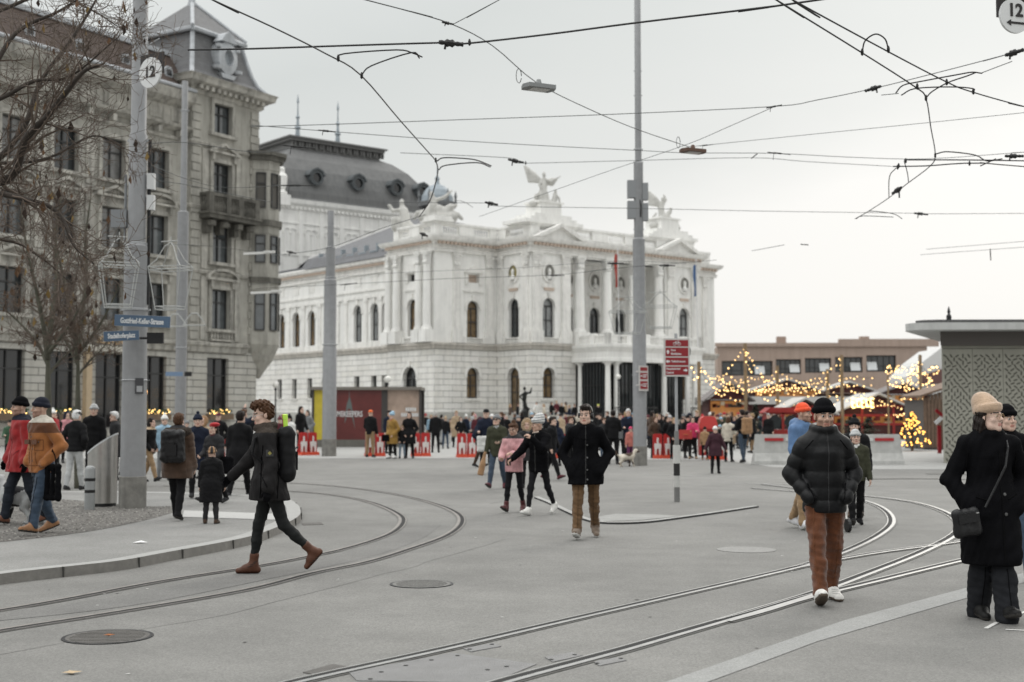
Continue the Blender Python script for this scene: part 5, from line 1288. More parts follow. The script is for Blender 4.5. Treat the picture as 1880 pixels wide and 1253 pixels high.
mb = MB(); S_ = (Jl['sl']+Jl['el'])/2; 
mb.obox(tuple(S_+np.array([.082,0,-.02])), (.012,.075,.07), Matrix.Rotation(R(-16),3,'Y')); mb.obox(tuple(S_+np.array([.089,0,-.02])), (.012,.03,.03), Matrix.Rotation(R(45),3,'X') , 1)
mb.build('sleeve_patch', [mat('badge black', (.01,.01,.01), .6), mat('badge olive', (.25,.22,.06), .6)], lm)
mb = MB(); mb.obox((.155,-.10,.98), (.012,.03,.07), Matrix.Rotation(R(10),3,'X')); mb.build('pocket_tag', WHTK, lm)
# young man with headphones
hm, Jh = person('smiling dark haired man in black hooded coat and brown trousers, hands in pockets', 1076, 989, 0, 1.735, -4,
    P(W1, legr=(15,3,2), legl=(-12,14,2), footr=16, footl=-16, arml=((.32,.10,1.14),(.18,-.09,.90)), armr=((-.32,.10,1.14),(-.18,-.09,.90)), lean=0),
    dict(m=BLK, fat=1.08, hem=.72, skirt=1.03, zip=True, ch=.05, cr=.085, hoodback=True, fold=.007), dict(m=KHA, w=1.0, bunch=3, fold=.009), (cloth('taupe trainers',(.16,.12,.09)),.03,1.05), [('short',HAIRD)], 0, (-14,3,0), .0115, group=GROUP_W, hands=False, sole=WSOL)
mb = MB(); hd = (-14,3,0)
mb.tube(hpt(Jh, hd, [(.092*math.cos(a*.2618),.02,.045+.100*math.sin(a*.2618)) for a in range(13)]), .012, 6)
for sg in (-1,1):
    q = hpt(Jh, hd, [(sg*.078,.02,-.01),(sg*.112,.02,-.01)]); mb.tube(q, [.040,.034], 12, 1)
hp_ = mb.build('headphones', [mat('grey band', (.32,.31,.29), .5), mat('black ear cup', (.01,.01,.01), .5)]); hp_.matrix_world = hm.matrix_basis.copy(); tag(hp_, 'black headphones with grey band on the smiling dark haired man', 'headphones')
# two men at the left
GL_ = 'people strolling on the sidewalk'
def sw(px, py): p = G(px, py, SWZ+.004); return (p.x, p.y, p.z)
bm, Jb = person('man in rust canvas jacket with white fleece collar and navy beanie', 0, 0, 0, 1.70, -38,
    P(W2, legl=(15,4,2), legr=(-10,16,2), footl=10, footr=-18, arml=((.30,.10,1.15),(.185,-.09,.93)), armr=((-.30,.08,1.15),(-.18,-.10,.93)), lean=2),
    dict(m=RUSTJ, fat=1.2, hem=.80, zip=False, ch=.035, cr=.10, trim=SHER, yoke=RUSTD, fold=.010), dict(m=JEANS, w=1.1, bunch=3, fold=.008), (LTSH,.03,1.1), [('beanie',NAVY)], 1, (-18,0,0), .0115, 1, group=GL_, hands=False, loc=sw(74,981))
for sg in (-1,1):
    mb = MB(); mb.box(sg*.085-.055,sg*.085+.055,-.012,.0,-.03,.03); fl_ = mb.build('pocket_flap', RUSTD, bm); fl_.location = (0,-.165,1.21)
tb = wpt(bm, (.30,-.02,.68)); tote = soft_box('tote_bag', 'limp black cloth bag hanging from the arm of the man in rust jacket', 'bag', tb, (.11,.035,.20), R(-30), BLK, waves=.006)
mb = MB(); mb.tube([(-.07,0,.2),(-.03,0,.34),(.0,-.02,.42),(.03,0,.34),(.07,0,.2)], .008, 5); mb.build('handle', BLK, tote)
rm, Jr = person('man in long red jacket and black beanie beside the man in rust jacket', 0, 0, 0, 1.74, -52,
    P(W1, legr=(17,8,2), legl=(-12,14,2), footr=8, footl=-16, lean=3, arml=(-4,10,14), armr=(6,12,14)), dict(m=REDJ, fat=1.15, hem=.74, fold=.009, trim=NAVY, ch=.05, cr=.09), dict(m=JEAND, w=1.05, bunch=2), (cloth('cognac shoe',(.14,.055,.03),.5),.0,1.05), [('beanie',BLK)], 1, (0,0,0), .012, 1, group=GL_, loc=sw(38,964), gloves=BLK, scarf=(NAVY,))

# seams, pockets, buttons and laces on the nearest figures
stitch(pm, 'coat', [[(0,1.42),(0,.82)]], STZ, .0035, 'zip'); stitch(pm, 'coat', [[(-.17,1.06),(-.125,.90)],[(.17,1.06),(.125,.90)],[(-.19,1.36),(-.12,1.44)],[(.19,1.36),(.12,1.44)]], STC, .005)
stitch(pm, 'trousers', [[(-.125,.86),(-.15,.5),(-.13,.12)],[(.115,.86),(.125,.5),(.11,.12)],[(-.02,.84),(.0,.72)]], STB, .004)
for s_ in [c for c in pm.children if c.name.startswith('shoe')][:1]:
    xs = [v.co.x for v in s_.data.vertices]; x0 = (min(xs)+max(xs))/2; zs = [v.co.z for v in s_.data.vertices]; z0 = min(zs); stitch(pm, s_, [[(x0-.025,z0+h_),(x0+.025,z0+h_)] for h_ in (.065,.08,.095)], mat('lace', (.5,.5,.48), .8), .004, 'laces')
stitch(wm, 'coat', [[(.03,1.38),(.035,.9),(.03,.47)],[(-.16,1.0),(-.08,.97)],[(.17,1.02),(.09,.98)],[(-.20,1.36),(-.215,1.15)],[(.2,1.36),(.215,1.15)]], STC, .006, buttons=[(.06,1.20),(.06,1.02),(.06,.86)], br=.014)
stitch(wm, 'trousers', [[(.06,.42),(.07,.1)],[(-.06,.42),(-.07,.1)]], STC, .004)
stitch(hm, 'coat', [[(-.18,1.02),(-.12,.94)],[(.18,1.02),(.12,.94)],[(-.16,1.36),(.0,1.33),(.16,1.36)],[(.045,1.38),(.045,.75)]], STC, .005, buttons=[(.022,1.25),(.022,1.08),(.022,.92),(.022,.79)], br=.012); stitch(hm, 'trousers', [[(-.10,.7),(-.11,.15)],[(.10,.7),(.10,.15)],[(-.13,.42),(-.06,.40)],[(.05,.44),(.12,.41)]], STK, .0045)
stitch(bm, 'coat', [[(0,1.36),(0,.83)],[(-.16,1.24),(-.05,1.24),(-.05,1.10),(-.16,1.10),(-.16,1.24)],[(.05,1.24),(.16,1.24),(.16,1.10),(.05,1.10),(.05,1.24)],[(-.18,.9),(.18,.9)],[(-.06,1.08),(-.08,.92)],[(.06,1.08),(.08,.92)]], STR_, .005, buttons=[(-.105,1.21),(.105,1.21),(.012,1.28),(.012,1.12),(.012,.96)], br=.010); stitch(bm, 'trousers', [[(-.12,.75),(-.13,.15)],[(.12,.75),(.12,.15)]], STC, .004)
stitch(rm, 'coat', [[(0,1.38),(0,.78)],[(-.17,1.05),(-.10,.98)],[(.17,1.05),(.10,.98)]], mat('seam red', (.14,.008,.01), .8), .005)
stitch(lm, 'coat', [[(-.10,1.05),(-.04,.92)],[(.06,1.38),(.08,1.0),(.07,.80)],[(-.08,1.34),(-.10,.80)]], STC, .006, side='left'); stitch(lm, 'trousers', [[(.0,.72),(-.02,.5)]], STC, .004, side='left')
for s_ in [c for c in lm.children if c.name.startswith('shoe')]:
    ys = [v.co.y for v in s_.data.vertices]; zs = [v.co.z for v in s_.data.vertices]; z0 = min(zs); y1 = max(ys)
    stitch(lm, s_, [[(y1-.14+.03*i,z0+.07+.022*i),(y1-.08+.02*i,z0+.085+.022*i)] for i in range(4)], mat('boot lace', (.03,.015,.01), .8), .004, 'laces', side='left')
# ---------------------------------------------------------------- poles, signs, wires and street furniture
def HP(px, py, h):                      # the point of this sight line at height h
    d = ray(px, py); return Vector((0, 0, HC)) + d*((h-HC)/d.z)
def pole(label, px, py, steps, z0=0.0, rings=(), base=None, top=None):
    """steps: (image y, radius) from the foot upward"""
    g = G(px, py, z0); Y = g.y; root = empty('tram_pole', (g.x, g.y, z0), 0, label, 'pole', 'tall grey tram poles')
    prof = []
    for i, (y, r) in enumerate(steps):
        z = zat(y, Y)-z0 if i else 0
        if i and abs(steps[i-1][1]-r) > .015: prof += [(steps[i-1][1], z), (r, z+.05)]
        else: prof.append((r, z))
    prof.append((prof[-1][0]*.97, (top or zat(steps[-1][0], Y)+.0)-z0+.01))
    mb = MB(); mb.lathe(prof, (0,0,0), 24); mb.build('mast', POLEM, root, True, 40)
    if base:
        r = steps[0][1]+.012; mb = MB(); mb.lathe([(r,0),(r,base),(r-.014,base+.008)], (0,0,0), 24); mb.build('base_sleeve', mat('worn concrete sleeve', (.19,.185,.17), .9, var=.3, vscale=5, streak=.35, bump=.3), root, True, 40)
    for y, r, h in rings:
        z = zat(y, Y)-z0; mb = MB(); mb.lathe([(r,z),(r+.015,z+.01),(r+.015,z+h),(r,z+h+.01)], (0,0,0), 20); mb.box(-r-.05,-r+.01,-.025,.025,z+.01,z+h); mb.box(r-.01,r+.05,-.025,.025,z+.01,z+h); mb.build('clamp', STEEL, root)
    return root, g
p1, g1 = pole('thick grey tram pole rising beside the slanted steel bin', 243, 933, [(933,.212),(600,.198),(453,.150),(250,.128),(-60,.112)], SWZ, [(262,.128,.05),(452,.152,.05),(572,.198,.04),(288,.126,.04),(700,.205,.015)], .52, top=9.5)
p2, g2 = pole('pale tram pole in front of the slate tower corner', 330, 842, [(842,.215),(640,.21),(390,.125),(150,.115)], 0, [(393,.125,.06),(205,.118,.05),(640,.212,.04)], .6)
p3, g3 = pole('grey tram pole standing before the red poster pavilion', 604, 838, [(838,.28),(640,.25),(515,.19),(455,.13),(388,.13)], 0, [(512,.185,.06),(635,.25,.06),(480,.13,.05),(540,.2,.02)], .68)
p4, g4 = pole('tall thin tram pole with loudspeakers in front of the loggia', 1175, 855, [(855,.225),(610,.20),(440,.155),(300,.108),(-40,.072)], 0, [(132,.085,.03),(177,.09,.03),(276,.105,.04),(300,.108,.05),(423,.12,.04),(512,.165,.06),(548,.17,.02),(690,.21,.03)], .62, top=15.8)
mb = MB(); mb.box(-.07,.07,-.222,-.205,1.9,2.16); mb.box(-.05,.05,-.224,-.2221,1.93,2.03,1); mb.build('sticker', [mat('sticker dark', (.05,.05,.055), .6), mat('sticker pale', (.35,.36,.37), .6)], p1).rotation_euler.z = R(38)
mb = MB(); mb.tube([(.20,.0,3.4),(.20,.0,6.2)], .03, 8); mb.box(.17,.29,-.06,.06,5.35,5.62,1); mb.box(.17,.29,-.06,.06,5.0,5.25,1); mb.build('cable_box', [BLACKM, mat('box white', (.55,.56,.56), .5)], p1)
mb = MB(); mb.tube([(-.2,.0,4.4),(-.2,.0,5.6)], .025, 6); mb.box(-.42,-.16,-.08,.08,4.7,5.0); mb.build('junction_box', mat('box grey', (.2,.21,.22), .5), p1)
for sx, y0, y1, w_ in ((-1,332,364,.15),(-1,370,402,.15),(1,337,368,.10),(1,374,406,.10)):
    za, zb = zat(y1,g4.y), zat(y0,g4.y); mb = MB(); x = sx*.22; mb.box(x-w_,x+w_*.9,-.12,.12,za,zb); mb.tube([(0,0,(za+zb)/2),(x,0,(za+zb)/2)], .03, 6, 1); mb.build('loudspeaker', [mat('speaker grey', (.24,.25,.26), .5), BLACKM], p4)
mb = MB(); mb.tube([(.02,-.12,zat(365,g4.y)),(.06,-.16,zat(380,g4.y)),(.05,-.15,zat(400,g4.y))], .025, 6); mb.build('cable', BLACKM, p4)
# street-name signs
SBL = mat('street sign blue', (.06,.105,.17), .35, var=.1); SWH = mat('sign white', (.66,.67,.67), .4)
def board(name, label, cat, cpx, cpy, Y, w, h, rz, m, back, border=.0, group=None, roll=0):
    c = at(cpx, cpy, Y); o = empty(name, tuple(c), rz, label, cat, group); o.rotation_euler = (0, roll, rz)
    mb = MB(); mb.box(-w/2,w/2,0,.02,-h/2,h/2); mb.build('back_plate', back, o)
    mb = MB(); mb.box(-w/2+border,w/2-border,-.006,.0-.0005,-h/2+border,h/2-border); mb.build('panel', m, o)
    return o
s1 = board('street_sign', 'long blue street sign on the thick grey pole, upper one', 'street sign', 261, 590, 21.4, 1.04, .19, R(-16), SBL, STEEL, .004, 'blue street name signs', R(3.2))
text('Gottfried-Keller-Strasse', .125, Matrix.Translation((0,-.008,-.005)), SWH, s1, ext=.002, bold=.003, sx=.66)
s2 = board('street_sign', 'shorter blue street sign just below the long one on the thick pole', 'street sign', 223, 617, 21.3, .56, .165, R(14), SBL, STEEL, .004, 'blue street name signs', R(-3.5))
text('Stadelhoferplatz', .11, Matrix.Translation((0,-.008,0)), SWH, s2, ext=.002, bold=.003, sx=.60)
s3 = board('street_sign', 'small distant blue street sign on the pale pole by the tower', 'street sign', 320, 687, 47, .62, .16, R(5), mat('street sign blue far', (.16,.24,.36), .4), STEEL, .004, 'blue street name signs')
mb = MB(); c = at(284,621,21.5); mb.box(c.x-.13,c.x+.14,c.y,c.y+.06,c.z-.09,c.z+.09); mb.tube([(c.x-.3,c.y+.03,c.z),(c.x-.1,c.y+.03,c.z)], .02, 6); tag(mb.build('signal_box', BLACKM), 'black signal box on the thick pole right of the blue street signs', 'signal box')
mb = MB(); c = at(345,687,47); mb.box(c.x-.12,c.x+.12,c.y,c.y+.1,c.z-.08,c.z+.08); tag(mb.build('signal_box', BLACKM), 'tiny dark box on the pale pole by the tower', 'signal box')
# round number signs hanging over the tracks
def disc_sign(px, py, Y, r, rz, arrow, label):
    c = at(px, py, Y); o = empty('hanging_sign', tuple(c), rz, label, 'tram sign', 'round 12 signs hung above the rails')
    mb = MB(); n = 40; vs = [(r*math.cos(2*math.pi*i/n),-.02,r*math.sin(2*math.pi*i/n)) for i in range(n)]; mb.add(vs+[(x,.01,z) for x,y,z in vs], [tuple(range(n))]+[(i,n+i,n+(i+1)%n,(i+1)%n) for i in range(n)]+[tuple(range(2*n-1,n-1,-1))]); mb.build('disc', SWH, o)
    bk = mat('sign black', (.015,.012,.012), .6)
    mb = MB(); mb.box(-r*1.05,r*1.05,.012,.04,-r*.1,r*1.28); mb.build('board', bk, o)
    mb = MB(); mb.tube([(-r*.5,.03,r*1.2),(-r*.5,.03,r*2.2)], .012, 6); mb.tube([(-r*.5,.03,r*1.9),(r*.6,.03,r*2.2)], .01, 6); mb.build('hanger', STEEL, o)
    text('12', r*1.02, Matrix.Translation((0,-.026,r*.28 if arrow else r*.0)), bk, o, ext=.003, bold=.006)
    if arrow:
        mb = MB(); mb.prism([(-.6*r,-.42*r),(-.3*r,-.24*r),(-.3*r,-.36*r),(.6*r,-.36*r),(.6*r,-.48*r),(-.3*r,-.48*r),(-.3*r,-.60*r)], -.027, -.021); mb.build('arrow', bk, o)
disc_sign(277,134,19.5,.232,R(-32),False,'round white 12 sign on a black board in front of the slate tower')
disc_sign(1862,30,15.0,.205,R(16),True,'round white 12 sign with arrow at the upper right corner')
# red cycle route sign on its post
RED = mat('sign red', (.235,.008,.014), .4, var=.08); BORD = mat('sign border', (.52,.50,.48), .5)
g = G(1243,922); cs = empty('cycle_sign', (g.x,g.y,0), R(6), 'red cycle route signboard with white arrows on a slim post', 'direction sign')
mb = MB(); mb.lathe([(.030,.6),(.030,3.2)], (0,0,0), 12); mb.build('post', STEEL, cs)
BW = [mat('post white', (.5,.5,.48), .6, var=.15), mat('post black', (.014,.014,.014), .6), mat('post grey', (.17,.17,.165), .7, var=.2)]
mb = MB()
for z0, z1, r, m_ in ((0,.28,.055,2),(.28,.50,.058,0),(.50,.73,.06,1),(.73,1.08,.072,0),(1.08,1.35,.045,2)): mb.lathe([(r,z0),(r,z1-.004)], (0,0,0), 16, m_)
mb.build('striped_base', BW, cs)
zt, zb = zat(622,g.y), zat(692,g.y); W_ = .50
mb = MB(); mb.box(-W_/2,W_/2,-.075,-.035,zb,zt); mb.box(-W_/2+.02,W_/2-.02,-.035,.03,zb+.1,zb+.14); mb.box(-W_/2+.02,W_/2-.02,-.035,.03,zt-.14,zt-.1); mb.build('board', BORD, cs)
H_ = zt-zb; rows = [(.79,.955),(.53,.755),(.295,.495),(.045,.26)]
arr = lambda cx, cz, s, a: [(cx+s*(math.cos(a)*u-math.sin(a)*v), cz+s*(math.sin(a)*u+math.cos(a)*v)) for u,v in ((1,0),(.05,.9),(.05,.35),(-.9,.35),(-.9,-.35),(.05,-.35),(.05,-.9))]
for (a_,b_), ln, ar in zip(rows, (None,('Enge','Bürkliplatz'),('Tiefenbrunnen',),('Hauptbahnhof','Central')), (None,90,180,0)):
    z0, z1 = zb+a_*H_, zb+b_*H_; mb = MB(); mb.box(-W_/2+.03,W_/2-.03,-.079,-.0755,z0,z1); pl_ = mb.build('red_panel', RED, cs)
    if ar is not None:
        mb = MB(); cx_ = -.175 if ar else .165; q = arr(cx_,(z0+z1)/2+(.0 if ar else .01),.042,R(ar)); mb.prism(q, -.083, -.0795); mb.build('arrow', SWH, pl_)
        for i, t_ in enumerate(ln): text(t_, .058, Matrix.Translation((-.115 if ar else -.21,-.081,(z0+z1)/2+(.036-.072*i if len(ln) > 1 else 0))), SWH, pl_, ext=.0015, ax='LEFT', bold=.001, sx=.82)
    else:
        mb = MB(); zc = (z0+z1)/2-.012
        for sx in (-1,1): mb.tube([(sx*.042+.028*math.cos(t*.524),-.081,zc+.028*math.sin(t*.524)) for t in range(13)], .005, 4)
        mb.tube([(-.042,-.081,zc),(-.02,-.081,zc+.045),(.03,-.081,zc+.045),(0,-.081,zc),(-.02,-.081,zc+.045)], .005, 4); mb.tube([(.042,-.081,zc),(.025,-.081,zc+.06),(.04,-.081,zc+.062)], .005, 4); mb.build('bicycle_symbol', SWH, pl_)
mb = MB(); mb.add([(.09+.21*math.cos(2*math.pi*i/28),.05,zt-.24+.21*math.sin(2*math.pi*i/28)) for i in range(28)]+[(.09+.21*math.cos(2*math.pi*i/28),.065,zt-.24+.21*math.sin(2*math.pi*i/28)) for i in range(28)], [tuple(range(28)),tuple(range(55,27,-1))]+[(i,28+i,28+(i+1)%28,(i+1)%28) for i in range(28)])
mb.build('round_sign_back', mat('sign back', (.10,.10,.10), .5, .4), cs)
g = at(1182,695,g4.y-.3); rs = empty('cycle_sign', tuple(g), R(38), 'small red cycle sign strapped to the tall pole with loudspeakers', 'direction sign')
mb = MB(); mb.box(-.20,.20,0,.03,-.41,.41); mb.box(-.25,-.2,.0,.1,.2,.24); mb.box(-.25,-.2,.0,.1,-.24,-.2); mb.build('board', BORD, rs)
for z0, z1 in ((.24,.36),(-.03,.18),(-.35,-.09)):
    mb = MB(); mb.box(-.16,.16,-.004,-.0005,z0,z1); pl_ = mb.build('red_panel', RED, rs)
    if z0 < .2:
        mb = MB(); mb.prism(arr(-.1,(z0+z1)/2,.04,R(180)), -.008, -.0045); mb.build('arrow', SWH, pl_)
        for i in range(2): mb = MB(); mb.box(-.04,.13-.03*i,-.007,-.0045,(z0+z1)/2+.02-.065*i,(z0+z1)/2+.05-.065*i); mb.build('line_of_text', SWH, pl_)
# bin and bollard
INOX = mat('brushed stainless', (.42,.41,.39), .32, .85, var=.15, vscale=3, streak=.2, bump=.06, bscale=80); INOXT = mat('satin top', (.62,.64,.65), .4, .3, var=.1)
g = G(187,930,SWZ); bn = empty('litter_bin', (g.x,g.y,SWZ), 0, 'stainless litter bin with slanted oval top next to the thick grey pole', 'litter bin')
n = 32; r = .245; zt_ = lambda x: 1.06+.34*x/r*.5
ring = lambda z, k=1: [(r*k*math.cos(2*math.pi*i/n), r*k*math.sin(2*math.pi*i/n), z if not callable(z) else z(r*k*math.cos(2*math.pi*i/n))) for i in range(n)]
mb = MB(); mb.add(ring(.06)+ring(zt_), [(i,(i+1)%n,n+(i+1)%n,n+i) for i in range(n)]); mb.add(ring(0,.96)+ring(.06,.96), [(i,(i+1)%n,n+(i+1)%n,n+i) for i in range(n)], 1); mb.build('drum', [INOX, BLACKM], bn, True)
mb = MB(); mb.add(ring(lambda x: zt_(x)+.012,1.02)+ring(lambda x: zt_(x)-.02,1.02), [tuple(range(n))]+[(i,n+i,n+(i+1)%n,(i+1)%n) for i in range(n)]); mb.build('slanted_lid', INOXT, bn)
g = G(179,934,SWZ); bo = empty('bollard', (g.x-.02,g.y-.35,SWZ), 0, 'short grey bollard with two black bands before the litter bin', 'bollard')
mb = MB(); mb.lathe([(.083,0),(.083,.66),(.07,.70),(.04,.72)], (0,0,0), 20); mb.build('post', mat('bollard grey', (.27,.28,.28), .5, .3, var=.12, streak=.1), bo, True, 40)
for z in (.28,.47): mb = MB(); mb.lathe([(.0845,z),(.0845,z+.05)], (0,0,0), 20); mb.build('black_band', BLACKM, bo)
# red vehicle barriers with white supports
BRD = mat('barrier red', (.40,.014,.013), .5, var=.25, vscale=4); BRO = mat('barrier orange foot', (.62,.07,.03), .45); BWH = mat('barrier white', (.62,.61,.59), .55, var=.15, vscale=6)
vb = empty('vehicle_barrier', (0,0,0), 0)
for sx in (-.2,.2):
    mb = MB(); mb.prism([(sx-.185,.10),(sx+.185,.10),(sx+.175,.90),(sx+.1,.93),(sx-.1,.93),(sx-.175,.90)], -.04, .04); mb.obox((sx,.22,.40),(.3,.05,.75),Matrix.Rotation(R(24),3,'X')); mb.build('red_panel', BRD, vb)
    mb = MB(); mb.lathe([(.035,.5),(.035,.74),(.02,.78)], (sx,-.085,0), 8); mb.prism([(sx-.12,.56),(sx+.12,.56),(sx+.13,.48),(sx+.12,.36),(sx+.11,.13),(sx+.05,.13),(sx+.04,.36),(sx-.04,.36),(sx-.05,.13),(sx-.11,.13),(sx-.12,.36),(sx-.13,.48)][::-1], -.12, -.05); mb.build('white_support', BWH, vb)
    mb = MB(); mb.prism([(sx-.2,0),(sx+.2,0),(sx+.17,.13),(sx-.17,.13)], -.32, -.125); mb.box(sx-.17,sx+.17,-.12,.45,0,.099); mb.build('foot', BRO, vb)
VB = [(565,836,30,'red vehicle barrier left of the yellow poster wall'),(688,838,14,'red vehicle barrier before the man in the orange cap'),(772,838,8,'red vehicle barrier beside the woman with long dark hair'),(857,840,10,'red vehicle barrier nearest the people with pink and olive coats'),(1032,842,0,'red vehicle barrier half hidden behind the man with headphones'),(1217,842,0,'red vehicle barrier right beside the tall pole with loudspeakers'),(1316,844,-10,'red vehicle barrier behind the small lady in white cap'),(428,850,35,'red vehicle barrier seen behind the woman in the red beret')]
for i, (px, py, a, lab) in enumerate(VB):
    o = vb if i == 0 else copy_tree(vb); g = G(px,py); o.location = (g.x,g.y,.004); o.rotation_euler.z = R(a); tag(o, lab, 'barrier', 'red and white vehicle barriers')
# concrete barriers
for i, (xa, xb, ya, st, lab) in enumerate(((1382,1524,853,1420,'long concrete barrier with red stripe, partly behind the man in black puffer jacket'),(1530,1657,853,1622,'concrete barrier with red stripe by the glowing fir tree'))):
    Y = G(1500,ya).y; x0, x1 = xat(xa,ya,Y), xat(xb,ya,Y); cx_ = (x0+x1)/2; hw = (x1-x0)/2; o = empty('concrete_barrier', (cx_,Y,0), 0, lab, 'barrier', 'pale concrete barriers')
    pf = [(-.30,0),(.30,0),(.29,.12),(.14,.38),(.09,1.0),(-.09,1.0),(-.14,.38),(-.29,.12)]
    mb = MB(); n = len(pf); ins = lambda z: .10*z
    mb.add([(-hw+ins(z),y,z) for y,z in pf]+[(hw-ins(z),y,z) for y,z in pf], [tuple(range(n)),tuple(range(2*n-1,n-1,-1))]+[(k,n+k,n+(k+1)%n,(k+1)%n) for k in range(n)]); mb.build('body', CONC, o)
    xs = xat(st,820,Y)-cx_; mb = MB(); mb.box(xs-.31,xs+.31,-.15,-.10,.78,.88); mb.build('red_stripe', mat('stripe red', (.36,.012,.016), .5), o)
    mb = MB(); s_ = -1 if i else 1; mb.box(xs+s_*.38,xs+s_*.95,-.15,-.10,.78,.88); mb.build('white_stripe', mat('stripe white', (.55,.55,.54), .5), o)
# poster pavilion
Y = 67.0; X = lambda px: xat(px,800,Y); pvn = empty('poster_pavilion', (X(672),Y,0), 0, 'glass poster pavilion with maroon poster wall in front of the white opera', 'pavilion')
cx_ = X(672); B = lambda px: X(px)-cx_
mb = MB(); mb.box(B(572),B(773),0,2.6,0,.38); mb.build('base', mat('pavilion base', (.13,.125,.11), .8, var=.15), pvn)
mb = MB(); mb.box(B(570),B(774),-.15,2.7,2.92,3.08); mb.build('roof', mat('pavilion roof', (.17,.155,.135), .7), pvn)
mb = MB(); mb.box(B(597),B(700),.05,.12,.38,2.92); pw = mb.build('maroon_poster', mat('poster maroon', (.115,.022,.02), .35, var=.25, vscale=.8), pvn)
mb = MB(); mb.box(B(576),B(595),.05,.12,.30,2.92); yw = mb.build('yellow_poster', mat('poster yellow', (.50,.40,.035), .5, var=.1), pvn)
mb = MB(); mb.box(B(700),B(711),.02,.2,.38,2.92); mb.box(B(769),B(773),0,.12,.38,2.92); mb.box(B(572),B(576),0,.12,.3,2.92); mb.box(B(572),B(773),2.5,2.6,.38,2.92); mb.build('frame', mat('pavilion frame', (.045,.04,.038), .6), pvn)
mb = MB(); mb.quad((B(711),.08,.38),(B(769),.08,.38),(B(769),.08,2.92),(B(711),.08,2.92)); mb.build('glass_front', mat('lit showcase', (.36,.27,.215), .3, var=.3, vscale=1.5), pvn)
text('TIMEKEEPERS', .40, Matrix.Translation((B(637.5),.04,zat(761,Y))), SWH, pw, ext=.004, bold=.004, sx=.66)
text('OF', .2, Matrix.Translation((B(658),.04,zat(753,Y))), GILT, pw, ext=.004, sx=.8) if False else None
mb = MB(); cz = zat(735,Y); mb.prism([(B(640),cz+.55),(B(642),cz+.1),(B(645),cz-.2),(B(650),cz-1.15),(B(652),cz-1.5),(B(648),cz-1.1),(B(643),cz-.45),(B(638),cz-.45),(B(635),cz-1.0),(B(632),cz-1.2),(B(636),cz-.2),(B(640),cz+.1)], .038, .046); mb.build('compass_figure', mat('poster grey figure', (.11,.13,.125), .5), pw)
for py, w_ in ((752,20),(762,36)): 
    mb = MB()
    for i in range(w_//4): mb.box(B(754-w_/2+i*4+.4),B(754-w_/2+i*4+3.2),.06,.07,zat(py+3.2,Y),zat(py-3.2,Y))
    mb.build('window_lettering', SWH, pvn)
# globe lamps
def globe(px, py, Y, label):
    c = at(px,py,Y); o = empty('street_lamp', (c.x,c.y,0), 0, label, 'street lamp', 'old globe street lamps')
    mb = MB(); mb.lathe([(.16,0),(.12,.3),(.06,.5),(.05,c.z-.35),(.1,c.z-.28),(.06,c.z-.2)], (0,0,0), 10); mb.build('post', BLACKM, o)
    mb = MB(); mb.lathe([(.02,-.22),(.15,-.15),(.21,0),(.15,.15),(.02,.21)], (0,0,c.z), 14); mb.build('globe', mat('opal globe', (.75,.74,.7), .3), o, True)
globe(506,707,85,'globe street lamp before the rusticated wall near the corner building'); globe(711,697,75,'globe street lamp above the poster pavilion'); globe(1135,692,108,'globe street lamp beside the porch columns')
# Christmas lantern frames of white tubing
def lantern(px, py, Y, w, h, rz, label):
    c = at(px,py,Y); o = empty('lantern_frame', tuple(c), rz, label, 'lantern frame', 'white wire lantern decorations'); mb = MB(); r = .0085; a = w/2; b = w*.33; zt, zb = h*.12, -h/2
    sq = lambda s, z: [(s,-s*.6,z),(s,s*.6,z),(-s,s*.6,z),(-s,-s*.6,z),(s,-s*.6,z)]
    for s, z in ((a,zt),(a*.98,zt-.05),(b,zb),(b*.97,zb+.05)): mb.tube(sq(s,z), r, 6)
    for sx in (-1,1):
        for sy in (-.6,.6):
            mb.tube([(sx*a,sy*a,zt),(sx*b,sy*b,zb)], r, 6); mb.tube([(sx*a,sy*a,zt),(sx*a*.62,sy*a*.6,zt+h*.11),(sx*a*.28,sy*a*.3,zt+h*.30),(0,0,zt+h*.36)], r, 6)
    mb.tube([(0,0,zt+h*.36),(0,0,h/2+.08)], r, 6); mb.tube([(-a*.6,0,h/2),(a*.4,0,h/2)], r*1.2, 6); mb.build('tubing', mat('white tubing', (.37,.38,.37), .5), o)
lantern(218,500,21.2,.60,1.16,R(25),'white wire lantern decoration on the left of the thick grey pole'); lantern(313,506,21.6,.62,1.14,R(-20),'white wire lantern decoration on the right of the thick grey pole')
lantern(1152,580,42.2,1.05,1.2,R(20),'faint wire lantern decoration left of the tall pole'); lantern(1212,570,42.8,1.05,1.2,R(-15),'faint wire lantern decoration right of the tall pole')
for px, py, Y, lab in ((357,590,47,'small arched wire decoration beside the pale pole'),(322,592,46,'small arched wire decoration before the pale pole')):
    c = at(px,py,Y); mb = MB(); mb.tube([(c.x-.4,c.y,c.z-.15),(c.x-.25,c.y,c.z+.1),(c.x-.1,c.y,c.z+.28),(c.x+.1,c.y,c.z+.28),(c.x+.25,c.y,c.z+.1),(c.x+.4,c.y,c.z-.15),(c.x-.4,c.y,c.z-.15)], .025, 5); tag(mb.build('wire_decoration', mat('white tubing', (.5,.5,.5))), lab, 'decoration')
for px, py, Y, lab in ((475,465,60,'pale bar shaped street light above the bay window'),(488,537,60,'pale bar shaped street light below the bay window')):
    c = at(px,py,Y); mb = MB(); mb.obox(tuple(c), (1.4,.12,.10), Matrix.Rotation(R(-3),3,'Y')); mb.obox((c.x+.5,c.y,c.z+.06), (.5,.2,.08), Matrix.Identity(3)); tag(mb.build('hanging_light', mat('light bar', (.62,.62,.6), .5)), lab, 'street light')
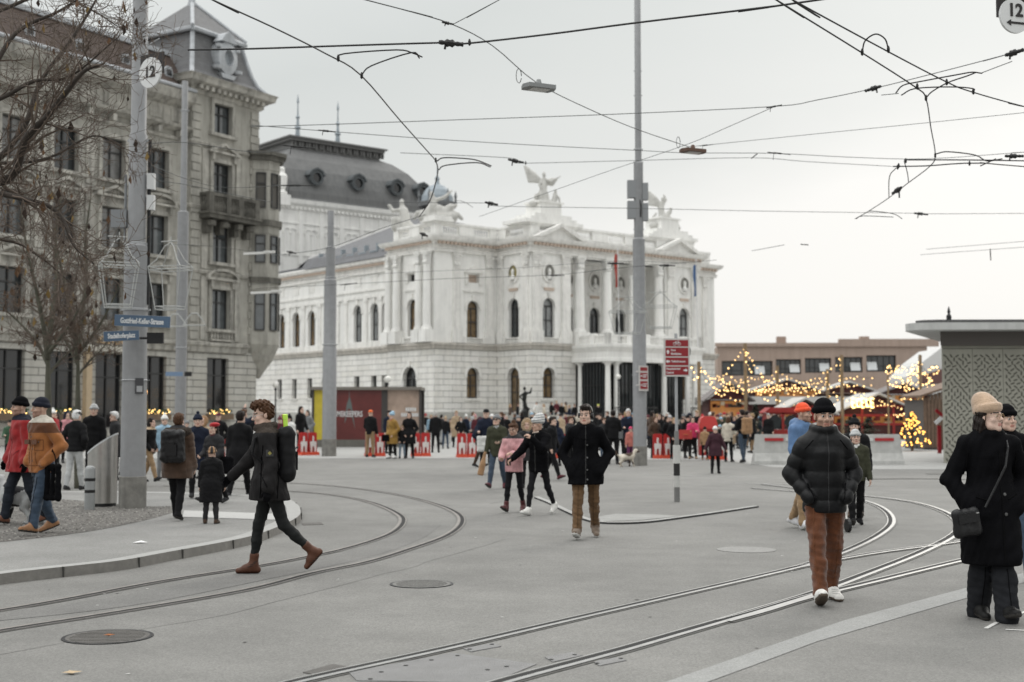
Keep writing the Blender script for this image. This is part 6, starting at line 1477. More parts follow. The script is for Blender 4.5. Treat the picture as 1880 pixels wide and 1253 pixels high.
# ---------------------------------------------------------------- overhead wires
INS = mat('insulator black', (.008,.008,.008), .6); BRONZE = mat('bronze fitting', (.03,.027,.025), .6, .3)
def wire(pts, h, r, label, m=DARKW, ins=(), arms=(), knots=(), sag=0.0):
    """pts: sight-line points; h: height (one number or one per point)"""
    hs = h if isinstance(h, (list,tuple)) else [h]*len(pts); V = [HP(x,y,hh) for (x,y),hh in zip(pts,hs)]
    out = lambda q: q[0] < 0 or q[0] > 1880 or q[1] < 0
    def ext(a, b): d = (a-b); d.z = 0; return a+d.normalized()*14
    if out(pts[0]): V = [ext(V[0],V[1])]+V
    if out(pts[-1]): V = V+[ext(V[-1],V[-2])]
    mb = MB(); mb.tube(smooth(V,4) if len(V) > 2 else V, r, 6); o = mb.build('overhead_wire', m); tag(o, label, 'overhead wire', 'tram wires overhead')
    for x, y, hh, L_, th, dx, dy in ins:
        c = HP(x,y,hh); d = HP(x+dx,y+dy,hh)-c; d.normalize(); t = MB(); k = 9
        t.tube([c+d*L_*(i/k-.5) for i in range(k+1)], [th*(.8+.25*(i%2))*(1.3 if 2 < i < 6 else .8) for i in range(k+1)], 8)
        t.tube([c-d*L_*.22, c-d*L_*.26+Vector((0,0,-L_*.26))], th*.4, 5); t.build('insulator', INS, o)
    for a in arms:
        t = MB(); t.tube(smooth([HP(x,y,a[0]) for x,y in a[1:]],4), r*1.0, 5); t.build('registration_arm', m, o)
    for x, y, hh in knots:
        c = HP(x,y,hh); t = MB(); t.lathe([(.005,-.035),(.017,-.02),(.017,.02),(.008,.045)], tuple(c), 8); t.build('wire_clamp', INS, o)
    return o
H1 = 5.6; H2 = 6.4; H3 = 7.2
wire([(300,-45),(390,0),(500,50),(600,100),(662,138),(735,222),(800,295)], H1, .0085, 'contact wire curving down towards the lantern dome', arms=[(H1,(620,108),(632,99),(728,92),(758,98),(775,105)),(H1,(664,138),(682,121),(755,97),(770,107))], knots=[(621,108,H1),(664,140,H1),(800,295,H1)])
wire([(800,295),(804,312),(800,335),(789,370),(770,398)], [H1,H1,H1,H1,H1], .010, 'last bend of the contact wire before the lantern dome', arms=[(H1,(803,296),(815,290),(860,292),(880,296),(902,305)),(H1,(806,312),(818,304),(875,299),(900,307))])
wire([(345,92),(460,90),(640,84),(805,79),(828,80),(860,80),(1010,63),(1170,42),(1420,12),(1560,-8)], H1+.35, .011, 'thick black cable with insulator crossing the upper sky', ins=[(828,80,H1+.35,.29,.036,10,1)], knots=[(862,79,H1+.35)])
wire([(640,-8),(740,18),(830,45),(905,85),(985,152),(1080,200),(1170,238),(1265,270)], H2, .007, 'grey wire sloping down from the top with a hanging lamp', GREYW, ins=[(822,43,H2,.16,.016,10,2)])
wire([(935,-10),(915,1),(832,45)], H2, .005, 'thin wire joining the lamp wire near the top', GREYW)
wire([(460,233),(600,229),(850,220),(1130,210),(1420,196),(1500,184),(1603,163),(1720,134),(1850,100),(1950,72)], H2, .006, 'span wire crossing the whole sky towards the right 12 sign', GREYW, ins=[(1603,163,H2,.30,.030,-10,3),(1862,97,H2,.28,.034,10,-3),(1421,196,H2,.28,.012,10,-2)], arms=[(H2-.1,(1618,175),(1650,172)),(H2-.1,(1800,135),(1858,113))])
wire([(460,230),(610,242),(800,256),(1000,268),(1180,277),(1260,281),(1420,282),(1560,289),(1700,292),(1880,280),(2000,274)], H2, .0055, 'long thin span wire passing over the stage roof', GREYW, ins=[(600,241,H2,.3,.015,10,1),(1430,282,H2,.5,.012,10,1)])
wire([(735,281),(930,290),(946,297),(965,300),(1170,295),(1380,290),(1480,297),(1640,306)], H3, .0065, 'span wire with dark insulator beside the winged statue', GREYW, ins=[(947,296,H3,.46,.034,10,2)], knots=[(965,300,H3)])
wire([(1380,291),(1390,283)], H3, .012, 'short dark stick hooked on the span wire'); 
wire([(1640,306),(1700,305),(1800,300),(1950,312)], H1, .010, 'dark lower contact wire at the right edge', knots=[(1650,305,H1),(1780,301,H1)])
wire([(1660,294),(1760,294),(1840,295),(1950,297)], H1, .010, 'dark upper contact wire at the right edge', ins=[(1862,287,H1,.28,.03,10,0)], arms=[(H1,(1718,283),(1740,279),(1790,285),(1812,296),(1840,292)),(H1,(1800,305),(1828,292))])
wire([(1400,-16),(1425,0),(1582,97),(1680,160),(1700,181),(1709,235),(1717,284),(1708,305),(1665,338)], H1, .0085, 'contact wire descending and bending in the upper right sky', arms=[(H1,(1583,97),(1588,76),(1607,63),(1625,72),(1631,93)),(H1,(1645,171),(1658,157),(1690,150),(1760,137),(1785,133),(1803,135)),(H1,(1702,178),(1712,168),(1740,152),(1775,140),(1790,134)),(H1,(1655,175),(1680,163),(1745,160),(1786,163),(1787,169))], knots=[(1583,97,H1),(1631,92,H1),(1684,160,H1),(1700,181,H1),(1717,286,H1),(1787,169,H1),(1738,152,H1)])
wire([(1430,-16),(1455,0),(1630,95),(1740,152),(1787,170),(1880,196),(1960,214)], H1, .0085, 'second contact wire running beside it to the right edge')
wire([(1665,338),(1630,365),(1590,391),(1570,402)], H1, .008, 'contact wire section with a section insulator above the market', ins=[(1647,350,H1,.6,.035,-10,7)], arms=[(H1,(1645,309),(1633,325),(1632,362)),(H1,(1660,296),(1666,318),(1668,334)),(H1,(1590,391),(1600,388),(1640,393),(1656,402)),(H1,(1572,402),(1585,397),(1640,399))], knots=[(1648,308,H1),(1663,296,H1)])
wire([(1420,197),(1340,232),(1260,266),(1130,310),(1000,356),(880,398)], H2, .005, 'thin wire dropping diagonally behind the tall pole', GREYW)
wire([(1265,270),(1500,246),(1700,226),(1950,200)], H2, .0045, 'faint grey wire rising to the right edge', GREYW, ins=[(1296,267,H2,.25,.01,10,-1)])
wire([(720,372),(890,373),(902,374),(920,379),(1170,383),(1400,388),(1680,392),(1692,393),(1950,392)], H2, .006, 'low span wire with two dark insulators across the statues', GREYW, ins=[(902,374,H2,.42,.034,10,2),(1691,393,H2,.42,.03,10,1)], arms=[(H2,(835,368),(852,371),(868,381))])
wire([(500,470),(600,456),(700,420),(780,395)], H2, .008, 'wire rising from the bay window to the lantern dome', GREYW, ins=[(778,431,H2-.2,.5,.036,10,4)])
wire([(470,530),(640,522),(820,512),(1020,505),(1130,493),(1315,478)], H2, .007, 'wire crossing the white facade at capital height', DARKW, ins=[(640,522,H2,.9,.022,10,-1),(1020,506,H2,.6,.02,10,0),(1130,484,H2,.5,.03,10,0),(1225,488,H2,.5,.03,10,0)])
wire([(460,523),(700,503),(950,492),(1130,480),(1260,484)], H2+.3, .006, 'second wire crossing the white facade above the first', GREYW, ins=[(535,464,H2+.6,.5,.036,10,2)])
wire([(270,330),(345,340),(420,356),(500,372)], H2, .006, 'short wire from the pole to the tower balcony', GREYW); wire([(285,448),(380,452),(470,463)], H2, .006, 'wire from the thick pole towards the bay window', GREYW)
wire([(265,265),(340,262),(470,280),(545,270)], H2, .006, 'wire passing in front of the tower top window', GREYW, ins=[(548,270,H2,.6,.015,10,1)]); wire([(270,300),(345,330),(420,345),(560,338)], H2, .006, 'wire sagging in front of the bay window top', GREYW, ins=[(545,341,H2,.7,.015,10,0)])
wire([(1380,461),(1440,450)], H2, .008, 'short far wire end above the brown building', GREYW); wire([(1470,449),(1484,450)], H2, .014, 'far dark insulator floating on a thin wire above the market', INS)
wire([(1700,458),(1950,438)], H2, .006, 'faint far wire over the pavilion roof', GREYW); wire([(1690,468),(1950,449)], H2, .006, 'second faint far wire over the pavilion roof', GREYW); wire([(1818,458),(1819,478)], H2, .016, 'short dark rod hanging above the pavilion roof', INS)
for px, py, h, c_, lab in ((989,160,H2-.28,(.24,.25,.25),'flat grey street light hanging from the sloping wire'),(1272,277,H2-.1,(.12,.07,.05),'dark flat street light hanging right of the tall pole')):
    c = HP(px,py,h); mb = MB(Matrix.Translation(c) @ Matrix.Rotation(R(25),4,'Z')); mb.hprism([(-.20,-.13),(.20,-.13),(.24,0),(.20,.13),(-.20,.13),(-.24,0)], -.035, .02); mb.box(-.13,.13,-.09,.09,-.045,-.036,1); mb.lathe([(.05,.02),(.03,.10)], (0,0,0), 8); mb.tube([(-.3+.04*math.cos(a*.6),0,.12+.1*math.sin(a*.6)) for a in range(11)], .006, 4, 2)
    tag(mb.build('hanging_light', [mat('lamp body %d' % px, c_, .5, .3), mat('lamp glass', (.5,.5,.48), .3), GREYW]), lab, 'street light')
# ---------------------------------------------------------------- patterned pavilion on the right
KW = mat('olive grey panel', (.31,.305,.26), .75, var=.10, vscale=1.5); KH = mat('perforation', (.075,.071,.058), .9); KR = mat('pavilion roof concrete', (.46,.465,.455), .8, var=.08, vscale=2, streak=.1); KD = mat('dark soffit strip', (.10,.09,.084), .8)
g = G(1733,851); Yk = g.y; kk_ = empty('patterned_pavilion', (g.x,Yk,0), R(-2), 'olive grey pavilion with perforated panels and rounded flat roof', 'pavilion')
H0 = zat(640,Yk)
mb = MB(); mb.hprism([(.05,.09),(9,.09),(14,9),(3.9,9)], 0, H0+.45); mb.build('core', KD, kk_)
rk = random.Random(5)
for i in range(4):
    x0 = i*1.03; mb = MB(); mb.box(x0+.008,x0+1.022,0,.06,0,H0-.02)
    z = .12; row = 0
    while z < H0-.22:
        for j in range(5):
            x = x0+.11+j*.2+(.1 if row % 2 else 0)
            if x > x0+.96: continue
            a = R(rk.choice((35,-35,90,20,-60))); c_, s_ = math.cos(a), math.sin(a); L_, w_ = rk.uniform(.075,.095), .024
            P_ = [(-L_,-w_*.3),(-L_*.6,-w_),(L_*.6,-w_*1.1),(L_,w_*.2),(L_*.6,w_),(-L_*.6,w_*1.2)]
            mb.add([(x+u*c_-v*s_,-.003,z+u*s_+v*c_) for u,v in P_], [tuple(range(6))], 1)
        z += .118; row += 1
    mb.build('perforated_panel', [KW, KH], kk_)
mb = MB(); mb.hprism([(-.02,.02),(9.02,.02),(14,8.9),(3.9,8.9)], H0, H0+.09); mb.build('panel_head', KW, kk_)
zr = zat(606,Yk-1.0)
def rr(x0, y0, r): return [(x0+r-r*math.cos(R(a)), y0+r-r*math.sin(R(a))) for a in range(0,91,10)]
mb = MB(); o_ = [(3.3,9.5),(-1.25,-.1),(-1.33,-.45),(-1.25,-.8),(-.95,-1.05),(-.5,-1.15),(12,-1.15),(17,9.5)]; mb.hprism(o_, zr, zr+.24); mb.build('roof_slab', KR, kk_)
mb = MB(); o_ = [(3.6,9.2),(-.85,.1),(-.95,-.3),(-.8,-.6),(-.4,-.8),(12,-.8),(16,9.2)]; mb.hprism(o_, zr+.241, zr+.36); mb.build('roof_top', mat('roof edge dark', (.07,.07,.07), .7), kk_)
mb = MB(); mb.hprism([(-.1,-.2),(9,-.2),(14,9),(3.8,9)], H0+.092, zr-.001); mb.build('soffit_band', KD, kk_)
c = at(1740,583,Yk+1); mb = MB(); mb.lathe([(.09,-.1),(.09,.05),(.04,.12),(.06,.2),(.01,.38)], (c.x-g.x,1,c.z), 8); mb.build('roof_vent', BLACKM, kk_)
# slatted wooden hut beside it
Yh = 62; a_, b_ = at(1697,830,Yh), at(1733,830,Yh); h1, h2 = zat(730,Yh), zat(709,Yh)
wh = empty('wooden_hut', (a_.x,Yh,0), 0, 'brown hut of vertical wooden slats beside the patterned pavilion', 'hut')
WD = mat('brown slats', (.15,.10,.07), .8, var=.3, vscale=6); mb = MB(); n = 9; wd = b_.x-a_.x+.6
for i in range(n): mb.box(i*wd/n+.012,(i+1)*wd/n-.012,0,.05,.1,h1+(h2-h1)*i/n)
mb.build('slat_wall', WD, wh); mb = MB(); mb.box(0,wd,.06,3,0,h1-.1); mb.build('inner_wall', KD, wh); mb = MB(); mb.add([(-.2,-.2,h1),(wd+.4,-.2,h2+.15),(wd+.4,3,h2+.15),(-.2,3,h1),(-.2,-.2,h1+.1),(wd+.4,-.2,h2+.25),(wd+.4,3,h2+.25),(-.2,3,h1+.1)], [(0,3,2,1),(4,5,6,7),(0,1,5,4),(1,2,6,5),(2,3,7,6),(3,0,4,7)]); mb.build('roof', WD, wh)
c = at(1724,800,56); mb = MB(); mb.box(c.x-.05,c.x+.1,c.y,c.y+.1,.0,1.2,0); mb.obox((c.x+.02,c.y-.05,1.45), (.5,.04,.16), Matrix.Rotation(R(-42),3,'Y'), 1); mb.obox((c.x+.02,c.y-.06,1.72), (.46,.03,.14), Matrix.Rotation(R(40),3,'Y'), 0); tag(mb.build('chevron_sign', [mat('sign red', (.4,.02,.02)), SWH]), 'small red and white chevron sign by the wooden hut', 'sign')
# brown building far behind the market
BRW = mat('brown render', (.335,.258,.215), .85, var=.07, vscale=.4, streak=.1); Yb = 175; xa, xb = xat(1318,700,Yb), xat(1700,700,Yb)
bb_ = empty('brown_building', (xa,Yb,0), R(-1.5), 'low brown flat roofed building with dark ribbon windows behind the market', 'building'); Wb = xb-xa; zt = zat(637,Yb); zt = zt
mb = MB(); X_ = lambda px: xat(px,670,Yb)-xa; ops = []
for p0, p1, y0, y1 in ((1325,1418,663,690),(1424,1470,660,687),(1477,1525,658,685),(1532,1582,656,684),(1589,1643,653,683)): ops.append((X_(p0),X_(p1),zat(y1,Yb),zat(y0,Yb)))
wall(mb, 0, Wb, 0, zt, ops, 0, .6); mb.quad((0,0,0),(0,20,0),(0,20,zt),(0,0,zt)); mb.quad((0,0,zt),(Wb,0,zt),(Wb,20,zt),(0,20,zt)); mb.box(-.3,Wb*.58,-.3,.5,zt+.002,zt+.5); mb.box(Wb*.58,Wb+1.5,-.3,.5,zt+.002,zt+1.0); mb.build('wall', BRW, bb_)
for i, o in enumerate(ops): window(bb_, I4, *o, False, .5, BLACKM, GL[0], fw=.15, cross=(.35,), vert=4)
for i, o in enumerate(ops):
    x = o[0]+(o[1]-o[0])*(.75 if i != 4 else .2); mb = MB(); mb.obox((x,.25,o[2]+.75), (1.3,.06,1.2), Matrix.Rotation(R(-25),3,'X')); mb.build('tilted_pane', mat('pale pane', (.55,.57,.58), .2), bb_)
for px in (1445,1600): mb = MB(); x = X_(px); mb.box(x-.6,x+.6,4,5,zt,zt+1.6); mb.build('roof_vent', BRW, bb_)
gz = empty('white_gable_hall', (xat(1690,700,150),150,0), 0, 'white slanted gable end rising behind the market lights', 'building'); mb = MB(); q = lambda px, py: (xat(px,py,150)-gz.location.x, zat(py,150))
mb.prism([q(1668,692),q(1695,664),q(1727,640),q(1735,640),q(1735,770),q(1668,770)][::-1], 0, 8); mb.build('gable_wall', mat('white gable', (.56,.56,.55), .7), gz)
mb = MB(); mb.prism([q(1690,690),q(1735,676),q(1735,705),q(1690,705)][::-1], -.5, -.02); mb.build('side_wall', mat('maroon siding', (.12,.06,.055), .8), gz)
# ---------------------------------------------------------------- market huts
RDW = mat('market red', (.26,.015,.012), .6, var=.2, vscale=3); RDD = mat('market dark red', (.055,.012,.011), .8, var=.25); SNOW = mat('pale roof cloth', (.45,.44,.42), .7, var=.1); WRM = mat('warm stall light', (.30,.14,.05), .7, var=.6, vscale=2.5, emit=.22, emitc=(1,.42,.12)); GRR = mat('grey felt roof', (.17,.155,.15), .85, var=.15)
def hut(label, px, Y, w, he, ha, d, m, roofm, lit=True, bars=True, z0=0):
    c = at(px,800,Y); o = empty('market_hut', (c.x,Y,z0), 0, label, 'market hut', 'Christmas market huts')
    mb = MB(); mb.box(-w/2,w/2,0,.08,0,1.0); mb.box(-w/2,-w/2+.15,0,.1,1.0,he); mb.box(w/2-.15,w/2,0,.1,1.0,he); mb.box(-w/2,w/2,d,d+.1,0,he); mb.box(-w/2,-w/2+.08,.1,d,0,he); mb.box(w/2-.08,w/2,.1,d,0,he); mb.build('wall', RDD, o)
    mb = MB(); mb.prism([(-w/2,he),(w/2,he),(0,ha)], .0, .1); mb.build('gable', RDD, o)
    if bars:
        mb = MB()
        for x in (-w/2+.1,-w*.17,w*.17,w/2-.1): mb.box(x-.08,x+.08,-.05,0,0,he+(ha-he)*(1-2*abs(x)/w)*.95)
        mb.box(-w/2,w/2,-.052,0,he-.12,he+.05); mb.box(-w/2,w/2,-.052,0,.95,1.1); mb.box(-w*.27,w*.27,-.052,0,he+(ha-he)*.4,he+(ha-he)*.4+.14); mb.build('red_frame', m, o)
    for s_ in (-1,1):
        mb = MB(); p = [(0,ha+.12),(s_*(w/2+.4),he-.18+.02),(s_*(w/2+.4),he-.06),(0,ha+.26)]; mb.prism(p if s_ < 0 else p[::-1], -.5, d+.4); mb.build('roof', roofm, o)
    mb = MB(); mb.box(-w/2+.2,w/2-.2,.5,.6,1.05,he-.1); mb.build('stall_back', WRM if lit else RDD, o)
    r_ = random.Random(int(px)); mb = MB()
    for i in range(26):
        x = r_.uniform(-w/2+.3,w/2-.3); s_ = r_.uniform(.06,.16); hz = r_.choice((1.02,1.02,he-.55,he-.4)); mb.box(x-s_,x+s_,.12,.40,hz,hz+s_*r_.uniform(1,2.4),i%3)
    tag(mb.build('goods', [mat('goods dark', (.04,.03,.025), .8), mat('goods red', (.2,.03,.02), .7), mat('goods pale', (.45,.38,.28), .8)], o), kind='stuff')
    return o
def hutpx(label, px, Y, xw, ye, ya, **k): return hut(label, px, Y, xw*Y/2400, zat(ye,Y), zat(ya,Y), k.pop('d',3), k.pop('m',RDW), k.pop('r',SNOW), **k)
hutpx('red framed market hut with open gable left of the man in black puffer jacket', 1478, 80, 96, 758, 737)
hutpx('market hut with glowing sign and pale roof above the fir branches', 1612, 88, 170, 762, 728, d=5)
hutpx('grey roofed market hut with warm lit counter near the opera corner', 1338, 92, 74, 734, 706, m=RDD, r=GRR, bars=False)
hutpx('far market hut with pale roof below the brown building windows', 1445, 120, 120, 716, 700, r=SNOW, bars=False); hutpx('far market hut behind the wooden posts', 1560, 125, 120, 722, 705, r=SNOW, bars=False, lit=False)
hutpx('far dim market hut between posts and glowing animals', 1660, 115, 90, 724, 708, r=GRR, bars=False)
mb = MB(); c = at(1480,800,118); mb.box(c.x-8.5,c.x+14,118,126,0,2.6); mb.box(c.x-8.8,c.x+14.3,117.5,126.5,2.6,3.3,1); tag(mb.build('market_hall', [RDD, SNOW]), 'long low market hall with pale roof behind the huts', 'market hall')
# lit sign over the big hut
c = at(1582,740,87.2); sg = empty('glowing_sign', tuple(c), 0, 'glowing bulb letter sign on the gable of the big market hut', 'sign'); mb = MB()
for i in range(5):
    x = -.62+i*.31; h_ = .26 if i % 2 else .32; mb.tube([(x,0,-h_),(x-.02,0,h_)], .05, 6); mb.tube([(x,0,h_),(x+.2,0,h_*.8)], .05, 6); mb.tube([(x,0,-h_),(x+.2,0,-h_*.9)], .05, 6)
    if i % 2 == 0: mb.tube([(x,0,0),(x+.17,0,.02)], .045, 6)
mb.build('bulb_letters', mat('sign glow', (1,.75,.35), .5, emit=4, emitc=(1,.68,.25)), sg)
# red cart with round windows, red cabinet with curved hood
c = at(1438,800,62); ct = empty('red_cart', (c.x,62,0), 0, 'red vendor cart with arched windows behind the concrete barrier', 'cart'); mb = MB(); mb.box(-.75,.75,0,1.2,.35,.95); mb.box(-.75,-.68,0,1.2,.95,1.75); mb.box(.68,.75,0,1.2,.95,1.75); mb.box(-.05,.05,0,.08,.95,1.75); mb.box(-.75,.75,0,.08,1.68,1.76); mb.prism([(-.9,1.76),(.9,1.76),(.6,2.0),(-.6,2.0)][::-1], -.1, 1.3); mb.build('body', RDW, ct)
for sx in (-.37,.37):
    mb = MB(); mb.prism([(sx+.28*math.cos(R(a)),1.3+.34*math.sin(R(a))) for a in range(0,360,24)][::-1], .02, .06); mb.build('round_window', GL[0], ct); mb = MB(); mb.lathe([(.28,-.04),(.28,.04)], (0,0,0), 12); w_ = mb.build('wheel', BLACKM, ct); w_.location = (sx*1.4,-.05,.28); w_.rotation_euler = (R(90),0,0)
c = at(1301,830,50); rc = empty('red_cabinet', (c.x,50,0), 0, 'red cabinet with curved hood behind the small lady in white cap', 'cabinet'); mb = MB(); mb.box(-.33,.33,0,.5,.1,1.12); mb.build('body', mat('cabinet red', (.36,.02,.018), .5), rc); mb = MB(); mb.prism([(-.34,1.12),(.34,1.12),(.34,1.3),(.28,1.52),(.15,1.6),(-.15,1.6),(-.28,1.52),(-.34,1.3)][::-1], -.05, .55); mb.build('curved_hood', mat('hood red', (.52,.05,.045), .35), rc); mb = MB(); mb.box(-.26,.26,-.012,-.002,.72,1.02); mb.build('dark_panel', BLACKM, rc)
# wooden posts and strings of bulbs
PST = mat('wooden post', (.22,.155,.09), .8, var=.2); BLB = mat('bulb', (1,.75,.4), .5, emit=3.6, emitc=(1,.60,.22)); bulb_me = None
posts = {}
for k, (px, yt, Y, lab) in enumerate(((1283,664,58,'wooden light post right of the red cycle signboard'),(1368,630,84,'tall wooden light post topped with a cone of bulbs'),(1427,672,88,'wooden light post above the dark fir'),(1519,678,86,'wooden light post rising behind the red framed hut'),(1545,652,80,'taller wooden light post just right of its thinner neighbour'),(1689,652,70,'wooden light post among the glowing animal figures'),(1630,690,84,'thin light post left of the glowing animals'))):
    t = at(px,yt,Y); mb = MB(); mb.tube([(t.x,Y,0),(t.x,Y,t.z)], .11*Y/84 if px != 1630 else .06, 8); tag(mb.build('light_post', PST), lab, 'post', 'wooden posts of the Christmas market'); posts[px] = t
def string(pts, n, label, r=.042, sag=.35, cable=True):
    """pts: (px, py, Y) anchor points"""
    pl_ = sum(math.hypot(a[0]-b[0],a[1]-b[1]) for a, b in zip(pts[:-1],pts[1:])); n = min(n, max(4, int(pl_/(5.0 if r > .0455 else 6.0 if r > .042 else 8.5))))
    V = [at(*p) for p in pts]; o = empty('string_lights', tuple(V[0]), 0, label, 'string lights', 'strings of warm bulbs over the market'); mb = MB(); seg_ = []
    for a, b in zip(V[:-1], V[1:]):
        for i in range(9):
            t = i/8; seg_.append(a.lerp(b,t)-V[0]+Vector((0,0,-sag*4*t*(1-t))))
    mb.tube(seg_, .012, 4); mb.build('cable', BLACKM, o)
    L_ = [0]
    for a, b in zip(seg_[:-1], seg_[1:]): L_.append(L_[-1]+(b-a).length)
    global bulb_me
    for k in range(n):
        d = L_[-1]*(k+.5)/n; j = max(i for i in range(len(L_)) if L_[i] <= d); j = min(j, len(seg_)-2); t = (d-L_[j])/max(1e-6, L_[j+1]-L_[j]); p = seg_[j].lerp(seg_[j+1], min(1,t))
        if bulb_me is None:
            mb = MB(); mb.lathe([(.002,-1),(.7,-.7),(1,0),(.7,.7),(.002,1)], (0,0,0), 8); b = mb.build('bulb', BLB, o, True); bulb_me = b.data
        else: b = bpy.data.objects.new('bulb', bulb_me); COL.objects.link(b); b.parent = o
        b.location = p+Vector((rnd.gauss(0,.03),rnd.gauss(0,.03),-.05+rnd.gauss(0,.05))); b.scale = (r*rnd.uniform(.7,1.25),)*3
    return o
string([(1283,666,58),(1308,700,62),(1330,720,70)], 12, 'string of bulbs falling from the post beside the red signboard'); string([(1262,660,58),(1283,690,58),(1270,694,58)], 9, 'short loop of bulbs hanging left of the first post', sag=.1)
string([(1283,668,58),(1320,690,80),(1368,700,84)], 14, 'string of bulbs between the first two wooden posts')
string([(1368,636,84),(1340,672,84),(1320,700,84)], 15, 'left slope of the bulb cone on the tall post', sag=.1); string([(1368,636,84),(1384,668,84),(1410,700,84)], 15, 'right slope of the bulb cone on the tall post', sag=.1); string([(1368,640,83.5),(1372,660,83.5),(1380,690,83.5)], 9, 'front slope of the bulb cone on the tall post', sag=.1)
string([(1320,700,84),(1368,712,84),(1427,706,88),(1500,714,88)], 34, 'long dense string of bulbs across the middle of the market'); string([(1318,694,90),(1360,708,90),(1420,700,92),(1480,708,92)], 26, 'second long string of bulbs just above the dense one', sag=.5); string([(1325,712,78),(1400,708,80),(1470,700,84),(1519,690,86)], 28, 'string of bulbs rising towards the thin post')
string([(1390,712,80),(1405,736,80),(1418,722,80),(1420,712,80)], 22, 'drooping loop of bulbs left of the red framed hut', sag=.12); string([(1386,713,80),(1440,713,80),(1488,710,80)], 44, 'bright straight row of golden bulbs above the red framed hut', r=.045, sag=.02)
string([(1427,678,88),(1418,688,88),(1440,684,88),(1447,690,88)], 8, 'small cluster of bulbs on the post above the dark fir', sag=.05); string([(1420,732,82),(1450,742,82),(1478,733,82)], 12, 'string of bulbs along the eave of the red framed hut', sag=.1); string([(1338,728,90),(1355,735,90),(1372,734,90)], 9, 'row of bulbs under the grey roofed hut', sag=.05)
string([(1519,684,86),(1520,706,86),(1524,732,86)], 13, 'vertical string of bulbs on the thin post', sag=0); string([(1545,656,80),(1541,690,80),(1548,736,80)], 16, 'vertical string of bulbs on the taller post', sag=0); string([(1545,654,80),(1512,686,84),(1478,700,88)], 14, 'string of bulbs sloping left from the taller post', sag=.15)
string([(1538,694,82),(1575,693,84),(1606,694,84)], 26, 'upper row of bulbs along the pale roof right of the taller post', sag=.02); string([(1538,709,82),(1575,707,84),(1606,709,84)], 24, 'lower row of bulbs along the pale roof right of the taller post', sag=.02); string([(1530,716,78),(1540,730,78),(1528,742,78)], 9, 'short drooping string of bulbs before the taller post', sag=.05)
string([(1548,736,86),(1580,726,87),(1612,734,87),(1690,756,78)], 26, 'string of bulbs following the roof edge of the big hut', sag=.12); string([(1585,748,86),(1640,760,84),(1668,752,74)], 14, 'string of bulbs under the eave of the big hut', sag=.15)
string([(1672,690,72),(1668,720,72),(1676,740,72),(1690,720,72)], 20, 'drooping loop of bulbs under the glowing animals', sag=.12); string([(1689,660,70),(1700,690,70),(1726,708,68)], 12, 'string of bulbs from the last post to the pavilion', sag=.2); string([(1640,676,84),(1670,674,78),(1689,668,70)], 12, 'string of bulbs joining the animals to the last post', sag=.1)
for k_, (pts, lab) in enumerate((
    ([(1322,702,86),(1372,690,88),(1424,697,92)],'thin string of bulbs crossing before the brown building windows'),([(1330,708,84),(1390,716,80),(1440,704,86),(1505,708,88)],'wavy string of bulbs over the pale hall roof'),
    ([(1400,700,96),(1450,694,98),(1520,704,98)],'far string of bulbs above the pale hall roof'),([(1440,718,84),(1490,726,84),(1519,700,86)],'string of bulbs between dark fir and thin post'),
    ([(1318,690,90),(1345,706,86),(1385,702,86)],'tangled string of bulbs near the opera corner'),([(1450,704,90),(1490,716,88),(1540,706,84)],'string of bulbs linking hall roof and taller post'),
    ([(1545,700,80),(1566,716,82),(1590,722,84)],'string of bulbs falling right of the taller post'),([(1560,734,85),(1600,742,85),(1640,738,82)],'string of bulbs across the sign of the big hut'),
    ([(1655,716,74),(1662,740,74),(1670,756,70)],'string of bulbs climbing down to the glowing fir'),([(1690,700,70),(1694,740,70),(1690,780,68)],'vertical string of bulbs on the last post'),
    ([(1668,676,76),(1664,700,76),(1668,722,76)],'vertical string of bulbs on the thin left post'),([(1338,684,88),(1352,700,88),(1375,697,86)],'short string of bulbs at the foot of the bulb cone'))):
    string(pts, 40, lab, sag=.12)
for k_, (pts, lab) in enumerate((([(1689,662,70),(1670,690,70),(1660,722,70)],'left slope of bulbs hung from the last post'),([(1689,662,70),(1706,690,70),(1718,716,68)],'right slope of bulbs hung from the last post'),([(1640,700,72),(1670,712,72),(1716,704,72)],'low swag of bulbs through the glowing animals'),([(1652,730,70),(1676,744,70),(1700,736,70)],'lowest swag of bulbs above the glowing fir'),([(1300,700,74),(1324,716,78),(1352,708,80)],'low swag of bulbs right of the opera corner'),([(1395,690,90),(1412,706,88),(1436,712,86)],'short swag of bulbs left of the dark fir post'))):
    string(pts, 40, lab, sag=.10)
for px, py, w_, h_, lab in ((1645,700,13,9,'oval glowing bulb figure left of the last post'),(1678,694,12,10,'round glowing bulb figure beside the last post'),(1697,694,11,10,'round glowing bulb figure right of the last post'),(1681,676,8,7,'arched glowing bulb figure above the round one'),(1715,678,9,7,'arched glowing bulb figure against the maroon siding'),(1632,678,5,8,'narrow glowing bulb figure at the far left of the group'),(1650,678,8,5,'small slanted glowing bulb figure')):
    Y = 74; string([(px+w_*math.cos(2*math.pi*i/8),py+h_*math.sin(2*math.pi*i/8),Y) for i in range(9)], 22, lab, r=.046, sag=0)
